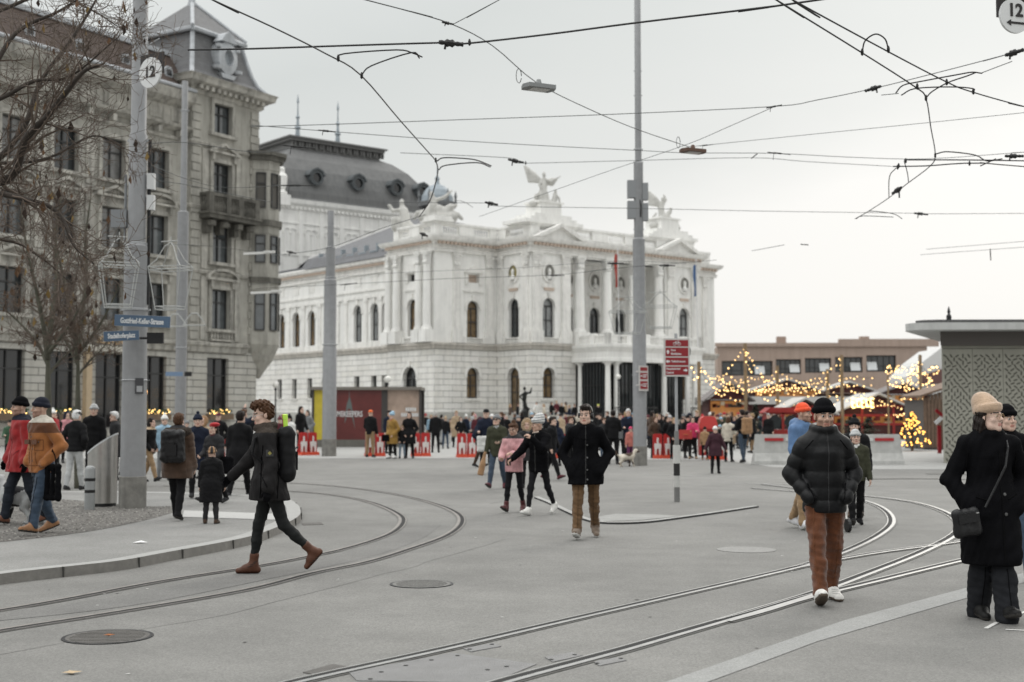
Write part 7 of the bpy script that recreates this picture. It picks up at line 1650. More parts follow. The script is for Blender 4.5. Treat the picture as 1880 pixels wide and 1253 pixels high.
# fir trees
BLF = mat('fir bulb', (1,.6,.2), .5, emit=3.2, emitc=(1,.48,.09))
def fir(px, py, Y, ytop, w, label, lights=0):
    c = at(px,py,Y); h = zat(ytop,Y); o = empty('fir_tree', (c.x,Y,0), 0, label, 'fir tree', 'cut fir trees of the market'); r_ = random.Random(px)
    mb = MB(); mb.tube([(0,0,0),(0,0,h*.95)], [.07,.02], 6); mb.build('trunk', WD, o); mb = MB()
    for i in range(1300):
        t = r_.random()**.8; z = .15+t*(h-.15); rm = w*(1-t)**.8*(.75+.35*math.sin(t*26)); a = r_.uniform(0,6.283); rr_ = rm*math.sqrt(r_.uniform(.15,1)); L_ = r_.uniform(.10,.22); u = Vector((math.cos(a),math.sin(a),r_.uniform(-.5,.1))); p = Vector((math.cos(a)*rr_,math.sin(a)*rr_,z)); s_ = u.cross(Vector((0,0,1))).normalized()*L_*.22
        mb.add([p-s_,p+s_,p+u*L_],[(0,1,2)], i % 2)
    mb.build('branches', [mat('fir dark', (.022,.035,.022), .9), mat('fir mid', (.04,.055,.032), .9)], o)
    for i in range(lights):
        t = r_.random()**1.15; a = r_.uniform(3.2,6.2); rm = w*(1-t)**.8*1.02; b = bpy.data.objects.new('bulb', bulb_me); b.material_slots[0].link = 'OBJECT'; b.material_slots[0].material = BLF; COL.objects.link(b); b.parent = o; b.location = (math.cos(a)*rm,math.sin(a)*rm,.2+t*(h-.2)); b.scale = (.04,)*3
fir(1675,838,60,757,.85,'fir tree covered in warm bulbs beside the wooden hut',85); fir(1593,815,68,768,1.1,'bushy dark fir above the right concrete barrier'); fir(1388,820,66,742,.75,'slim dark fir tree at the market entrance'); fir(1562,815,72,765,.9,'dark fir half hidden behind the man in black puffer jacket')
# ---------------------------------------------------------------- roof statues and the bronze figure
def statue(label_part, origin, s, fn, m, rz, parent):
    S = Sdf(); fn(S); S.wave = (.02,.35,3); V, Q = S.mesh(.06); o = mk(label_part, [(V*s,Q,0)], [m], parent); o.location = origin; o.rotation_euler = (0,0,rz); return o
def wing(S, root, tip, w, k=.05):
    root = np.array(root,float); tip = np.array(tip,float); ax = tip-root; side = np.array([-ax[2],0,ax[0]])/np.linalg.norm(ax)
    if side[2] > 0: side = -side
    for i in range(7):
        t = i/6; a = root+ax*(.15+.5*t*.9); b = root+ax*(.45+.55*t)+side*w*(1-t)*.9; S.cap(a, b, .26, .15, k, .7)
    S.chain([root, root+ax*.5+np.array([0,0,.12]), tip], [.22,.2,.07], .06)
def angel(S):
    S.cap((0,0,.0),(0,0,1.1),.62,.42,.2); S.cap((-.15,-.1,1.0),(0,0,2.0),.40,.28,.15); S.cap((0,0,1.9),(0,.0,2.5),.27,.24,.1,.8); S.ell((0,-.05,2.95),(.17,.19,.23)); S.cap((0,0,2.5),(0,0,2.8),.10,.09,.05); S.cap((0,0,3.1),(.02,0,3.3),.07,.02)
    wing(S,(-.2,.2,2.2),(-1.75,.35,3.75),.8); S.chain([(.25,0,2.45),(.75,-.2,2.3),(1.5,-.35,2.72)],[.13,.11,.06],.05); wing(S,(.2,.25,2.2),(1.15,.4,2.6),.4); S.chain([(-.22,0,2.4),(-.45,-.25,2.0),(-.35,-.4,1.6)],[.12,.10,.08],.05)
    S.cap((-.75,0,0),(-.7,0,.75),.16,.22,.1); S.cap((-.7,0,.9),(-.1,0,1.1),.26,.25,.15); S.cap((.9,0,0),(1.0,0,.75),.30,.22,.12); S.cap((1.0,0,.7),(1.05,0,1.15),.22,.17,.1); S.ell((1.08,-.05,1.42),(.13,.14,.17)); S.chain([(1.15,0,1.05),(1.4,-.1,.75),(1.5,0,.1)],[.11,.10,.08],.05); S.cap((.45,0,.1),(.95,0,.45),.28,.26,.15); S.cap((-1.0,0,.05),(1.5,0,.05),.16,.16,.1)
def rider(S):
    S.cap((-.6,0,.0),(.7,0,.05),.45,.35,.2); S.cap((-.5,0,.4),(.1,0,.9),.42,.36,.2); S.cap((.0,0,.8),(-.15,0,1.6),.36,.26,.15); S.cap((-.1,0,1.6),(-.05,0,2.2),.25,.2,.1); S.ell((.02,-.05,2.55),(.15,.16,.2)); wing(S,(-.2,.1,1.9),(-1.2,.2,3.2),.7); S.chain([(.1,0,2.1),(.3,-.1,2.5),(.1,-.1,2.95)],[.11,.1,.07],.05)
    S.cap((.3,0,.8),(.65,0,1.35),.24,.2,.1); S.ell((.75,0,1.6),(.16,.16,.2)); S.chain([(.5,0,.9),(.95,-.1,.55),(1.15,0,.0)],[.17,.14,.10],.06); S.chain([(-.6,0,.6),(-.85,0,.9),(-.6,0,1.2)],[.12,.12,.1],.06)
def group_(S):
    S.cap((-1.0,0,.1),(1.0,0,.1),.35,.4,.2); S.cap((-.8,0,.2),(-.3,0,.9),.38,.32,.15); S.cap((-.3,0,.8),(-.35,0,1.4),.28,.22,.1); S.ell((-.4,-.05,1.7),(.17,.18,.22)); S.chain([(-.15,0,1.3),(.5,-.1,1.5),(1.0,-.1,1.95)],[.14,.12,.07],.06); S.cap((.2,0,.3),(.9,0,.8),.36,.25,.15); S.cap((.8,0,.7),(1.3,0,.95),.2,.1,.1); S.chain([(.9,0,.5),(1.4,0,.3),(1.7,0,.0)],[.16,.14,.12],.06); S.chain([(-.9,0,.5),(-1.4,0,.4),(-1.6,0,.0)],[.16,.14,.12],.06); S.ell((.1,0,.6),(.4,.35,.4))
def seated(S):
    S.cap((-.4,0,.1),(.5,0,.1),.32,.36,.2); S.cap((.2,0,.3),(.1,0,1.2),.42,.30,.15); S.cap((.1,0,1.2),(.0,0,1.5),.24,.18,.1); S.ell((-.02,-.05,1.8),(.16,.17,.21)); S.chain([(-.1,0,1.3),(-.6,-.1,1.2),(-.85,-.1,1.55)],[.13,.12,.12],.05); S.cap((.1,0,.5),(-.5,-.2,.6),.24,.2,.12); S.cap((-.5,-.2,.6),(-.55,-.25,.1),.18,.14,.1)
def dancer(S):
    S.cap((0,0,0),(0,0,.5),.35,.3,.1); S.chain([(0,0,.5),(.05,0,1.0),(-.02,0,1.5)],[.13,.16,.14],.08); S.cap((-.02,0,1.5),(.05,0,2.0),.16,.17,.08); S.ell((.0,-.03,2.35),(.12,.13,.16)); S.chain([(.15,0,2.0),(.45,0,2.05),(.55,0,2.45)],[.08,.07,.05],.04); S.chain([(-.12,0,1.95),(-.35,-.05,1.75),(-.2,-.1,1.5)],[.08,.07,.05],.04); S.chain([(.05,0,1.0),(.3,0,.8),(.25,0,.5)],[.13,.10,.07],.05)
def sloc(x, y, z): return (x, y, z)
STM = mat('statue stone', (.50,.495,.47), .85, var=.12, vscale=2, streak=.2)
t_ = R(-39)
statue('angel_statue', (PF[5][0]+3.1,-3.3,21.6), 1.02, angel, STM, t_, op); statue('rider_statue', (PF[5][0]+19.3,-3.3,21.1), 1.12, rider, STM, t_, op)
statue('corner_group_statue', (1.2,1.2,20.0), 1.35, group_, STM, t_, op); statue('seated_statue', (.9,6.6,19.6), 1.45, seated, STM, t_, op); statue('seated_statue', (33.0,.6,19.7), .9, rider, STM, t_, op)
for x in (3.1,19.3):
    S = Sdf(); 
    for i in range(5): S.ell((-1.2+i*.6,0,.1),(.5,.6,.35),.15)
    S.wave = (.03,.3,2); o = mk('statue_rock', [(*S.mesh(.09),0)], [STM], op); o.location = (PF[5][0]+x,-3.3,21.6 if x < 9 else 21.0)
c = at(963,740,100); bz = empty('bronze_statue', (c.x,100,0), 0, 'dark bronze dancing figure on a pedestal before the opera steps', 'statue'); mb = MB(); mb.box(-.5,.5,-.5,.5,0,1.3); mb.build('pedestal', PLI, bz); statue('figure', (0,0,1.3), 1.0, dancer, mat('dark bronze', (.012,.013,.012), .45, .5), 0, bz)
# ---------------------------------------------------------------- bare winter trees with a few clinging leaves
BARK = mat('bark dark', (.042,.034,.028), .95, var=.35, vscale=6, bump=.6, bscale=40); BARKG = mat('bark olive', (.085,.083,.062), .95, var=.3, vscale=4, bump=.5, bscale=30); TWIG = mat('twig', (.115,.088,.070), .95)
LEAFM = [mat('leaf brown', (.10,.052,.024), .85, var=.3, vscale=9), mat('leaf dark', (.03,.018,.012), .9), mat('leaf ochre', (.20,.13,.04), .85)]
def bare_tree(label, root, limbs, seed, trunk=None, depth=4, nleaf=120, bark=BARK, spread=1.0, twig=.006, leaf=.07):
    """limbs: polylines with start radius; twigs grow from them recursively"""
    r_ = random.Random(seed); o = empty('bare_tree', tuple(root), 0, label, 'tree', 'leafless trees in front of the corner building')
    if trunk:
        mb = MB(); mb.tube(smooth([Vector(p) for p in trunk[0]],4), [trunk[1]*(1-.72*i/(4*(len(trunk[0])-1))) for i in range(4*(len(trunk[0])-1)+1)], 10); mb.build('trunk', bark, o, True)
    tw = MB(); big = MB(); tips = []
    def grow(p, d, L, r, lev):
        n = 5 if lev else 6; pts = [p]; rs = [r]; q = p.copy(); dd = d.copy()
        for i in range(n):
            dd = (dd+Vector((r_.gauss(0,.20),r_.gauss(0,.20),r_.gauss(.03,.17)))*spread).normalized(); q = q+dd*(L/n); pts.append(q.copy()); rs.append(max(twig*.6, r*(1-.75*(i+1)/n)))
            if lev < depth and i >= 1:
                for _ in range(2 if lev < 2 else r_.choice((1,1,0,1,2))):
                    ax = dd.orthogonal().normalized(); ax.rotate(Matrix.Rotation(r_.uniform(0,6.283),3,dd)); a = r_.uniform(.5,1.05); nd = (dd*math.cos(a)+ax*math.sin(a)).normalized(); grow(q, nd, L*r_.uniform(.42,.68), max(twig,rs[-1]*.62), lev+1)
        tw.tube(pts, rs, 3 if lev > 1 else 5, caps=False); tips.append((q, dd))
    for pl, r in limbs:
        V = smooth([Vector(p) for p in pl], 5); n = len(V); rs = [1.3*r*(1-.8*i/(n-1)) for i in range(n)]; m_ = MB(); m_.tube(V, rs, 8); m_.build('limb', bark, o, True)
        for i in range(2, n):
            for _ in range(2):
                if r_.random() < .65:
                    d = (V[i]-V[i-1]).normalized(); ax = d.orthogonal().normalized(); ax.rotate(Matrix.Rotation(r_.uniform(0,6.283),3,d)); a = r_.uniform(.4,1.1); grow(V[i], (d*math.cos(a)+ax*math.sin(a)).normalized(), r_.uniform(.5,1.25)*max(.6,r*14), max(twig,rs[i]*.5), 2)
    tw.build('twigs', TWIG, o, True)
    lf = MB()
    for _ in range(nleaf):
        q, d = r_.choice(tips); s_ = leaf*r_.uniform(.5,1.2); c = q+Vector((0,0,-s_*.6)); a = r_.uniform(0,6.28); u = Vector((math.cos(a),math.sin(a),0)); k = r_.choice((0,0,1,1,2))
        lf.add([c+Vector((0,0,s_)), c+u*s_*.45+Vector((0,0,.1*s_)), c+u.cross(Vector((0,0,1)))*s_*.25-Vector((0,0,s_*.7)), c-u*s_*.4-Vector((0,0,.1*s_))], [(0,1,2),(0,2,3)], k)
    lv = lf.build('leaves', LEAFM, o); tag(lv, kind='stuff')
    return o
def rel(root, *pts): return [tuple(at(x,y,Y)-Vector(root)) for x,y,Y in pts]
# big tree whose trunk stands just outside the left edge, its limbs reach over the sidewalk
rt = (-7.6,15.5,SWZ)
bare_tree('large bare tree reaching in from the left edge, dark limbs with clinging brown leaves', rt, [
    (rel(rt,(-262,420,15.5),(-60,345,15.3),(20,325,15.2),(48,255,15.0),(95,205,14.8),(150,135,14.6),(190,118,14.5)), .055),
    (rel(rt,(-247,330,15.5),(-40,310,15.6),(40,240,15.8),(75,150,16),(140,60,16.2),(200,-40,16.4)), .04),
    (rel(rt,(-268,450,15.5),(-60,360,15.1),(60,370,14.9),(110,395,14.8),(135,450,14.7),(172,485,14.6)), .034),
    (rel(rt,(-235,250,15.5),(-40,150,16.2),(30,60,16.5),(110,20,16.7),(170,-20,16.8)), .034), (rel(rt,(-226,200,15.5),(-30,190,15.0),(60,150,15),(130,140,15),(215,70,15)), .028),
    (rel(rt,(-213,110,15.5),(0,20,17.2),(90,-10,17.4),(170,20,17.5),(225,55,17.6)), .026), (rel(rt,(-243,300,15.5),(0,300,16.8),(90,290,17),(170,250,17.2),(225,270,17.4)), .024), (rel(rt,(-262,425,15.5),(0,440,16.8),(70,470,17),(130,520,17.2)), .022)],
    5, (rel(rt,(-330,1020,15.5),(-320,700,15.5),(-290,520,15.5),(-256,380,15.5),(-235,250,15.5),(-213,110,15.5),(-205,-20,15.6)), .24), depth=4, nleaf=150, spread=1.0, twig=.0042, leaf=.075)
for px, Y, ytop, r, seed, lab, dx in ((88,27.5,520,.125,8,'bare tree with olive trunk before the shop windows',0),(143,29.5,470,.105,21,'slimmer bare tree with olive trunk beside the first one',6)):
    g = at(px,800,Y); rt = (g.x,Y,SWZ); f = lambda *p: rel(rt,*p)
    bare_tree(lab, rt, [(f((px,660,Y),(px-8,600,Y-.2),(px-22,530,Y-.4),(px-40,450,Y-.5),(px-50,380,Y-.4)), .05),(f((px,650,Y),(px+6,590,Y+.2),(px+16,510,Y+.5),(px+14,440,Y+.6),(px+24,360,Y+.5)), .055),(f((px,670,Y),(px-20,630,Y+.3),(px-55,590,Y+.5),(px-90,560,Y+.5)), .035),(f((px,650,Y),(px+24,620,Y-.4),(px+50,580,Y-.6),(px+78,520,Y-.8)), .038),(f((px,690,Y),(px+20,665,Y+.3),(px+45,640,Y+.5),(px+65,610,Y+.6)), .025)],
        seed, (f((px+dx*.3,905,Y),(px,800,Y),(px,720,Y),(px,640,Y)), r), depth=4, nleaf=90, bark=BARKG, twig=.006, leaf=.11)
# ---------------------------------------------------------------- everybody else
pal = {'black':(.008,.008,.009),'navy':(.012,.016,.03),'charcoal':(.03,.03,.032),'grey':(.16,.165,.17),'light grey':(.40,.41,.41),'white':(.66,.66,.64),'cream':(.55,.50,.42),'beige':(.40,.30,.20),'brown':(.06,.035,.022),'olive':(.045,.047,.03),'red':(.36,.015,.02),'maroon':(.085,.014,.022),'pink':(.48,.22,.24),'hot pink':(.55,.045,.13),'coral':(.50,.17,.14),'blue':(.07,.14,.27),'light blue':(.28,.42,.53),'mustard':(.27,.155,.035),'green':(.04,.09,.05),'jeans':(.04,.06,.09),'pale jeans':(.17,.22,.27),'tan':(.27,.18,.10),'purple':(.14,.03,.10),'plum':(.05,.022,.03),'orange':(.75,.14,.03),'camel':(.32,.19,.10),'yellow':(.7,.75,.15)}
HAIRC = {'dark':HAIRD,'brown':HAIRB,'grey':HAIRG,'blond':cloth('fair hair',(.32,.21,.11),.6,.5,90),'white':cloth('white hair',(.7,.7,.69),.7,.5,90)}
def C(n): return cloth('crowd '+n, pal[n], .85, .15, 60)
LC = 0
def crowd(px, head, label, coat, leg='black', hat=None, hair=None, Y=None, foot=None, z=0.0, H=None, face=0, walk=0, hem=.80, fat=1.1, hd=(0,0,0), arms=None, res=.034, shoe=None, scarf=None, skin_t=0, quilt=None, grp='people gathered on the square', trim=None, **kw):
    """head: image y of the crown; place by distance Y or by the image y of the feet"""
    global LC; LC += 1; rr = random.Random(LC*13+px)
    if Y is None: Y = G(px,foot,z).y
    p = at(px, 700, Y); Ht = H or max(.8, min(1.95, zat(head,Y)-z)); hatadd = .03 if hat else 0
    po = {0:dict(STD,legl=(rr.uniform(-3,5),3,3),legr=(rr.uniform(-3,5),3,3)),1:W1,2:W2,3:W3}[walk]
    arms = arms or rr.choice(({}, dict(arml=(6,9,18),armr=(-4,9,22)), POCK, dict(arml=(14,10,70,25),armr=(2,8,14)), dict(arml=(0,8,12),armr=(16,12,75,25))))
    hl = []
    if hair: hl.append((hair[0], HAIRC[hair[1]]))
    if hat: hl.append((hat[0], C(hat[1])))
    if not hl: hl = [('short',HAIRC['dark'])]
    ct = dict(m=C(coat), fat=fat, hem=hem, skirt=1.04, collar=True, ch=.045, quilt=quilt, fold=.006)
    if trim: ct['trim'] = C(trim)
    return person(label, px, 0, z, (Ht-hatadd)/1.02, face, P(po,arms), ct, dict(m=C(leg), w=1.0), (C(shoe or 'charcoal'),0,1.0), hl, skin_t, hd, res, group=grp, loc=(p.x,Y,z), scarf=(C(scarf),) if scarf else None, seed=LC)
SQ, MK, STP, SWG = 'people gathered on the square', 'people in front of the market', 'people on the opera steps', 'people strolling on the sidewalk'
M = dict(res=.019)
# --- sidewalk and left background
crowd(140,752,'person in black puffer jacket and white trousers walking away','black','light grey',('cap','black'),('grey','white'),foot=901,z=SWZ,face=165,walk=3,fat=1.18,quilt=.11,hem=.86,grp=SWG,**M)
crowd(174,742,'young person in grey knit beanie and black zip jacket facing us','black','black',('beanie','light grey'),Y=30.5,z=SWZ,face=10,walk=3,grp=SWG,res=.02)
crowd(214,757,'bald person in dark coat mostly hidden behind the slanted bin','charcoal','black',None,('grey','white'),Y=31,z=SWZ,face=-60,hem=.6,grp=SWG)
crowd(277,768,'person in black coat with beige fur collar and rust trousers beside the thick pole','black','tan',None,('long','dark'),foot=886,z=SWZ,face=75,walk=1,trim='beige',grp=SWG,**M)
crowd(303,762,'person in light blue jacket and pale bobble hat behind the big fur hood','light blue','grey',('pom','white'),Y=33,face=20,grp=SWG)
o_, J_ = crowd(328,760,'woman seen from behind in dark brown down coat with fur hood and small backpack','brown','black',None,('short','brown'),foot=955,z=SWZ,face=176,walk=2,hem=.70,fat=1.33,res=.016,quilt=.10,shoe='black',trim='charcoal',grp=SWG)
S = Sdf(); n_ = J_['neck']
for i in range(14):
    a0, a1 = math.pi*(i/13)-.0, math.pi*((i+1)/13); f_ = lambda a: n_+np.array([.17*math.cos(a),.05+.09*math.sin(a),-.02-.015*math.sin(a)]); S.cap(f_(a0), f_(a1), .062, .062, .03)
S.wave = (.016,.03,3); mk('fur_hood', [(*S.mesh(.016),0)], [FURB], o_)
bpy.context.view_layer.update(); backpack(o_, J_, 'small black leather backpack on the woman in dark brown down coat', LEA, .85, .27)
o_, J_ = crowd(390,824,'small child in long dark coat and striped knit hat walking away','black','charcoal',None,None,foot=962,z=SWZ,face=178,walk=0,hem=.50,fat=1.25,res=.014,shoe='brown',grp=SWG,arms=dict(arml=(4,12,10),armr=(2,12,14)))
for c_ in list(o_.children):
    if c_.name.startswith('hair'): bpy.data.objects.remove(c_)
V_, Q_ = hat_parts('beanie', J_['head'], np.eye(3), 1.12, .0105); l_ = V_[Q_].mean(1)-J_['head']; mk('hat', [(V_,Q_,(np.floor(np.arctan2(l_[:,0],l_[:,1])/.45).astype(int)%2))], [C('camel'),C('charcoal')], o_)
crowd(364,760,'person in navy bobble hat and dark coat between fur hood and red beret','navy','black',('pom','navy'),None,Y=24.5,z=SWZ,face=15,walk=3,hem=.6,grp=SWG,res=.02)
o_, J_ = crowd(396,774,'woman in red beret and shiny dark puffer with maroon scarf','charcoal','black',('beret','red'),('long','dark'),Y=23,z=SWZ,face=-28,walk=1,quilt=.10,fat=1.15,hem=.72,scarf='maroon',grp=SWG,arms=dict(arml=(6,10,60,20),armr=(10,10,60,25)),**M)
bpy.context.view_layer.update(); soft_box('shoulder_bag', 'black bag hanging at the side of the woman in red beret', 'bag', wpt(o_,(.30,.0,.86)), (.13,.06,.10), R(-25), BLK)
crowd(441,800,'person in plain black coat walking away behind the striding man','black','black',None,('short','dark'),foot=918,z=0,face=170,walk=1,hem=.62,grp=SWG,H=1.72,res=.02)
crowd(447,752,'person in navy jacket raising both arms to take a photo','navy','navy',None,('short','brown'),Y=38,face=150,grp=SWG,arms=dict(arml=(120,15,40,15),armr=(125,15,35,15)))
crowd(403,757,'person with flat cap and maroon scarf near the corner building','black','black',('cap','maroon'),None,Y=40,face=-10,scarf='maroon',grp=SWG)
crowd(97,752,'person in red jacket and white bobble hat behind the black puffer jacket','red','black',('pom','white'),Y=42,face=60,grp=SWG); crowd(106,758,'person with white scarf and dark hair near the tree trunks','black','black',None,('long','dark'),Y=43,face=-30,scarf='white',grp=SWG)
crowd(124,756,'person in pink hooded coat by the shop front','pink','black',('hood','navy'),Y=45,face=40,grp=SWG); crowd(232,765,'dark clad person hidden behind the thick pole','black','jeans',None,('short','dark'),Y=36,face=80,grp=SWG)
crowd(345,772,'person in grey hat far behind the fur hood','grey','black',('beanie','grey'),Y=44,face=0,grp=SWG); crowd(376,765,'person with camel hood between blue hat and red beret','beige','black',('furhood','camel'),Y=34,face=-20,grp=SWG); crowd(425,795,'small person with pink scarf by the white and red barrier','black','navy',('beanie','black'),Y=44,face=0,H=1.2,scarf='pink',grp=SWG)
crowd(470,760,'person in dark coat behind the striding man near the corner building','black','jeans',('beanie','charcoal'),Y=46,face=30,grp=SWG); crowd(20,770,'person in dark green jacket at the far left edge','green','black',('cap','black'),Y=44,face=20,grp=SWG); crowd(262,768,'person in cream coat beside the thick pole far off','cream','black',('pom','white'),Y=46,face=30,grp=SWG)
# --- behind the striding man
crowd(514,765,'person with maroon hat looking over the bright backpack tubes','maroon','black',('pom','maroon'),Y=46,face=30); crowd(533,762,'woman in white puffer jacket with dark bobble hat left of the yellow wall','white','black',('pom','black'),('long','dark'),Y=45,face=-30,fat=1.2,quilt=.12); crowd(552,738,'person in black coat lifting a bag beside the yellow wall','black','black',None,('long','dark'),Y=56,face=60,H=2.0); crowd(566,744,'person in grey dress beside the yellow wall','grey','grey',None,('long','dark'),Y=62,face=-30,hem=.5,H=1.85)
crowd(520,790,'person in dark jacket holding a pale bundle behind the backpack','cream','black',('beanie','charcoal'),Y=40,face=20,H=1.3)
# --- in front of the poster pavilion
crowd(680,752,'person in orange cap and black jacket facing the maroon poster','black','tan',('cap','orange'),None,foot=840,face=165,hem=.86); o_, J_ = crowd(721,757,'woman in mustard coat with coral scarf and pale blue beanie','mustard','black',('slouch','light blue'),None,foot=842,face=-40,hem=.56,scarf='coral',shoe='white',res=.026)
bpy.context.view_layer.update(); soft_box('handbag', 'small dark handbag held by the woman in mustard coat', 'bag', wpt(o_,(-.12,-.26,.80)), (.10,.05,.08), 0, BLK)
crowd(752,757,'woman with long dark hair in black coat before the lit showcase','black','black',None,('longb','dark'),foot=842,face=-8,hem=.55); crowd(739,782,'child in black coat and pale jeans next to the woman with long dark hair','black','pale jeans',None,('short','blond'),foot=842,face=0,hem=.78); crowd(714,755,'person in dark coat hidden behind the pale blue beanie','navy','black',None,('curly','dark'),Y=56,face=40)
for px, hd_, Y, a_, kw in ((775,768,72,'person in white top sitting left on the stone edge',dict(coat='white',hair=('long','dark'),H=1.3)),(792,762,72,'person in pale blue jacket walking along the opera wall',dict(coat='light blue',leg='black',hair=('long','blond'),walk=1)),(810,762,72,'person in black jacket carrying a white bag along the opera wall',dict(coat='charcoal',leg='light grey',hair=('short','dark'),walk=2,face=150)),(827,760,80,'person in brown jacket near the opera plinth',dict(coat='camel',leg='charcoal',hair=('long','dark'),H=1.4)),(846,766,66,'woman in black coat with white collar by the opera plinth',dict(coat='black',leg='jeans',hair=('longb','dark'),scarf='white',face=10)),(862,763,78,'person in denim jacket by the opera plinth',dict(coat='pale jeans',leg='black',hair=('long','brown'),H=1.45)),(873,762,76,'person in pink scarf and dark coat by the opera plinth',dict(coat='maroon',leg='black',hat=('pom','pink'),scarf='pink'))):
    crowd(px,hd_,a_,Y=Y,**kw)
bpy.context.view_layer.update(); c = at(821,810,71); soft_box('carrier_bag', 'big white carrier bag beside the person in black jacket by the opera wall', 'bag', (c.x,c.y,.45), (.16,.08,.28), 0, WHTK)
o_, J_ = crowd(880,765,'woman in dark coat with long pink scarf and white bag','navy','brown',('beanie','plum'),None,Y=41,face=60,walk=1,scarf='pink',res=.028); S = Sdf(); S.cap((.1,-.17,1.45),(.13,-.2,.75),.06,.08,.02,.6); S.wave = (.008,.07,2); mk('long_scarf', [(*S.mesh(.02),0)], [C('pink')], o_)
crowd(893,750,'person in black cap with goggles and navy sweater','navy','black',('cap','black'),None,Y=36.5,face=-5,walk=3,hem=.85,fat=1.12,res=.028); c = at(888,815,36.2); soft_box('carrier_bag', 'crumpled white bag hanging beside the person in black cap', 'bag', (c.x,c.y,c.z), (.15,.06,.16), R(20), WHTK, waves=.01)
o_, J_ = crowd(913,760,'smiling person in olive quilted coat, grey cap and sunglasses','olive','jeans',('beanie','grey'),None,foot=898,face=-18,walk=1,hem=.78,fat=1.12,scarf='light grey',shoe='maroon',grp='people crossing the tram tracks',hd=(0,-10,0),**M)
mb = MB(); [mb.obox(tuple(hpt(J_,(0,-10,0),[(sg*.033,-.112,0)])[0]), (.048,.012,.028), Matrix.Identity(3)) for sg in (-1,1)]; mb.build('sunglasses', BLACKM, o_)
c = at(887,848,28.2); mb = MB(); mb.lathe([(.03,.22),(.035,.1),(.065,-.05),(.07,-.28),(.05,-.3)], (0,0,0), 10); b_ = mb.build('wrapped_bottle', C('camel')); b_.location = c; b_.rotation_euler = (0,R(12),0); tag(b_, 'brown paper wrapped bottle in the hand of the person in olive coat', 'bottle')
crowd(968,770,'blonde woman in fur trimmed hood and grey scarf','charcoal','black',('furhood','beige'),('long','blond'),foot=897,face=-6,walk=3,hem=.72,scarf='grey',grp='people crossing the tram tracks',**M)
pk = person('girl in dusty pink and grey jacket with hair tied up, looking down', 944, 941, 0, 1.47, -22, P(W1,legr=(13,3,1),legl=(-10,12,1),arml=(25,8,70,35),armr=(12,12,62,30),curl=45,lean=2), dict(m=PINK, fat=1.14, hem=.80, trim=C('charcoal'), ch=.03, cr=.09, hoodback=True, fold=.009), dict(m=BLKT, w=.84, flare=.9, drop=-.05), (cloth('burgundy boot',(.075,.012,.014),.5),.09,1.0), [('bun',HAIRB)], 1, (-6,16,0), .012, group='people crossing the tram tracks', seed=4)
mb = MB()
for sx, a_ in ((-.245,18),(.245,-18)): mb.obox((sx*.98,-.05,1.10), (.10,.14,.16), Matrix.Rotation(R(a_),3,'Y'))
hw = person('woman in pale striped beanie, black jacket and white trainers turning her head aside', 990, 946, 0, 1.60, -32, P(W1,legr=(20,8,0),legl=(-20,16,0),footr=12,footl=-20,arml=(50,6,95,40),armr=(28,22,22),curl=50,lean=4), dict(m=BLK, fat=1.12, hem=.80, zip=True, ch=.05, cr=.085, hoodback=True), dict(m=BLKT, w=.82, flare=.88, drop=-.01), (WHTS,.02,1.02), [('slouch',(WHTK,GRYK))], 1, (-40,6,0), .012, group='people crossing the tram tracks', scarf=(cloth('beige scarf',(.5,.4,.33)),), seed=6, sole=WSOL)
J_ = hw[1]; bpy.context.view_layer.update(); c = wpt(hw[0], tuple(J_['wr']+J_['gr']*.08)); mb = MB(); mb.box(-.035,.035,-.006,.006,-.07,.07); ph_ = mb.build('mobile_phone', BLACKM); ph_.location = c; ph_.rotation_euler = (R(25),0,R(10)); tag(ph_, 'black mobile phone in the hand of the woman in striped beanie', 'phone')
crowd(1021,772,'woman seen from behind in long navy hooded coat','navy','black',('hood','navy'),None,foot=856,face=170,hem=.52,fat=1.2,res=.028); crowd(1012,768,'person in dark coat with brown shoes half hidden behind the striped beanie','black','black',None,('short','dark'),foot=882,face=70,walk=1,shoe='maroon',H=1.6,res=.026)
crowd(1045,765,'person in dark jacket behind the man with headphones','charcoal','black',None,('short','brown'),Y=40,face=60); crowd(1108,768,'person with brown hair seen right behind the headphones man','charcoal','jeans',None,('short','brown'),Y=48,face=30)
crowd(1125,754,'man in black leather jacket seen from behind','black','black',None,('short','dark'),foot=853,face=176,hem=.84,fat=1.2,res=.026); crowd(1153,752,'white haired person in navy vest beside the leather jacket','navy','black',None,('grey','white'),Y=46,face=0,walk=3,scarf='blue'); crowd(1138,760,'person in grey sweater between leather jacket and white hair','grey','black',None,('short','brown'),Y=48,face=20); crowd(1157,783,'child in coral jacket with pink hat by the tall pole','coral','purple',('beanie','hot pink'),None,foot=850,face=10)
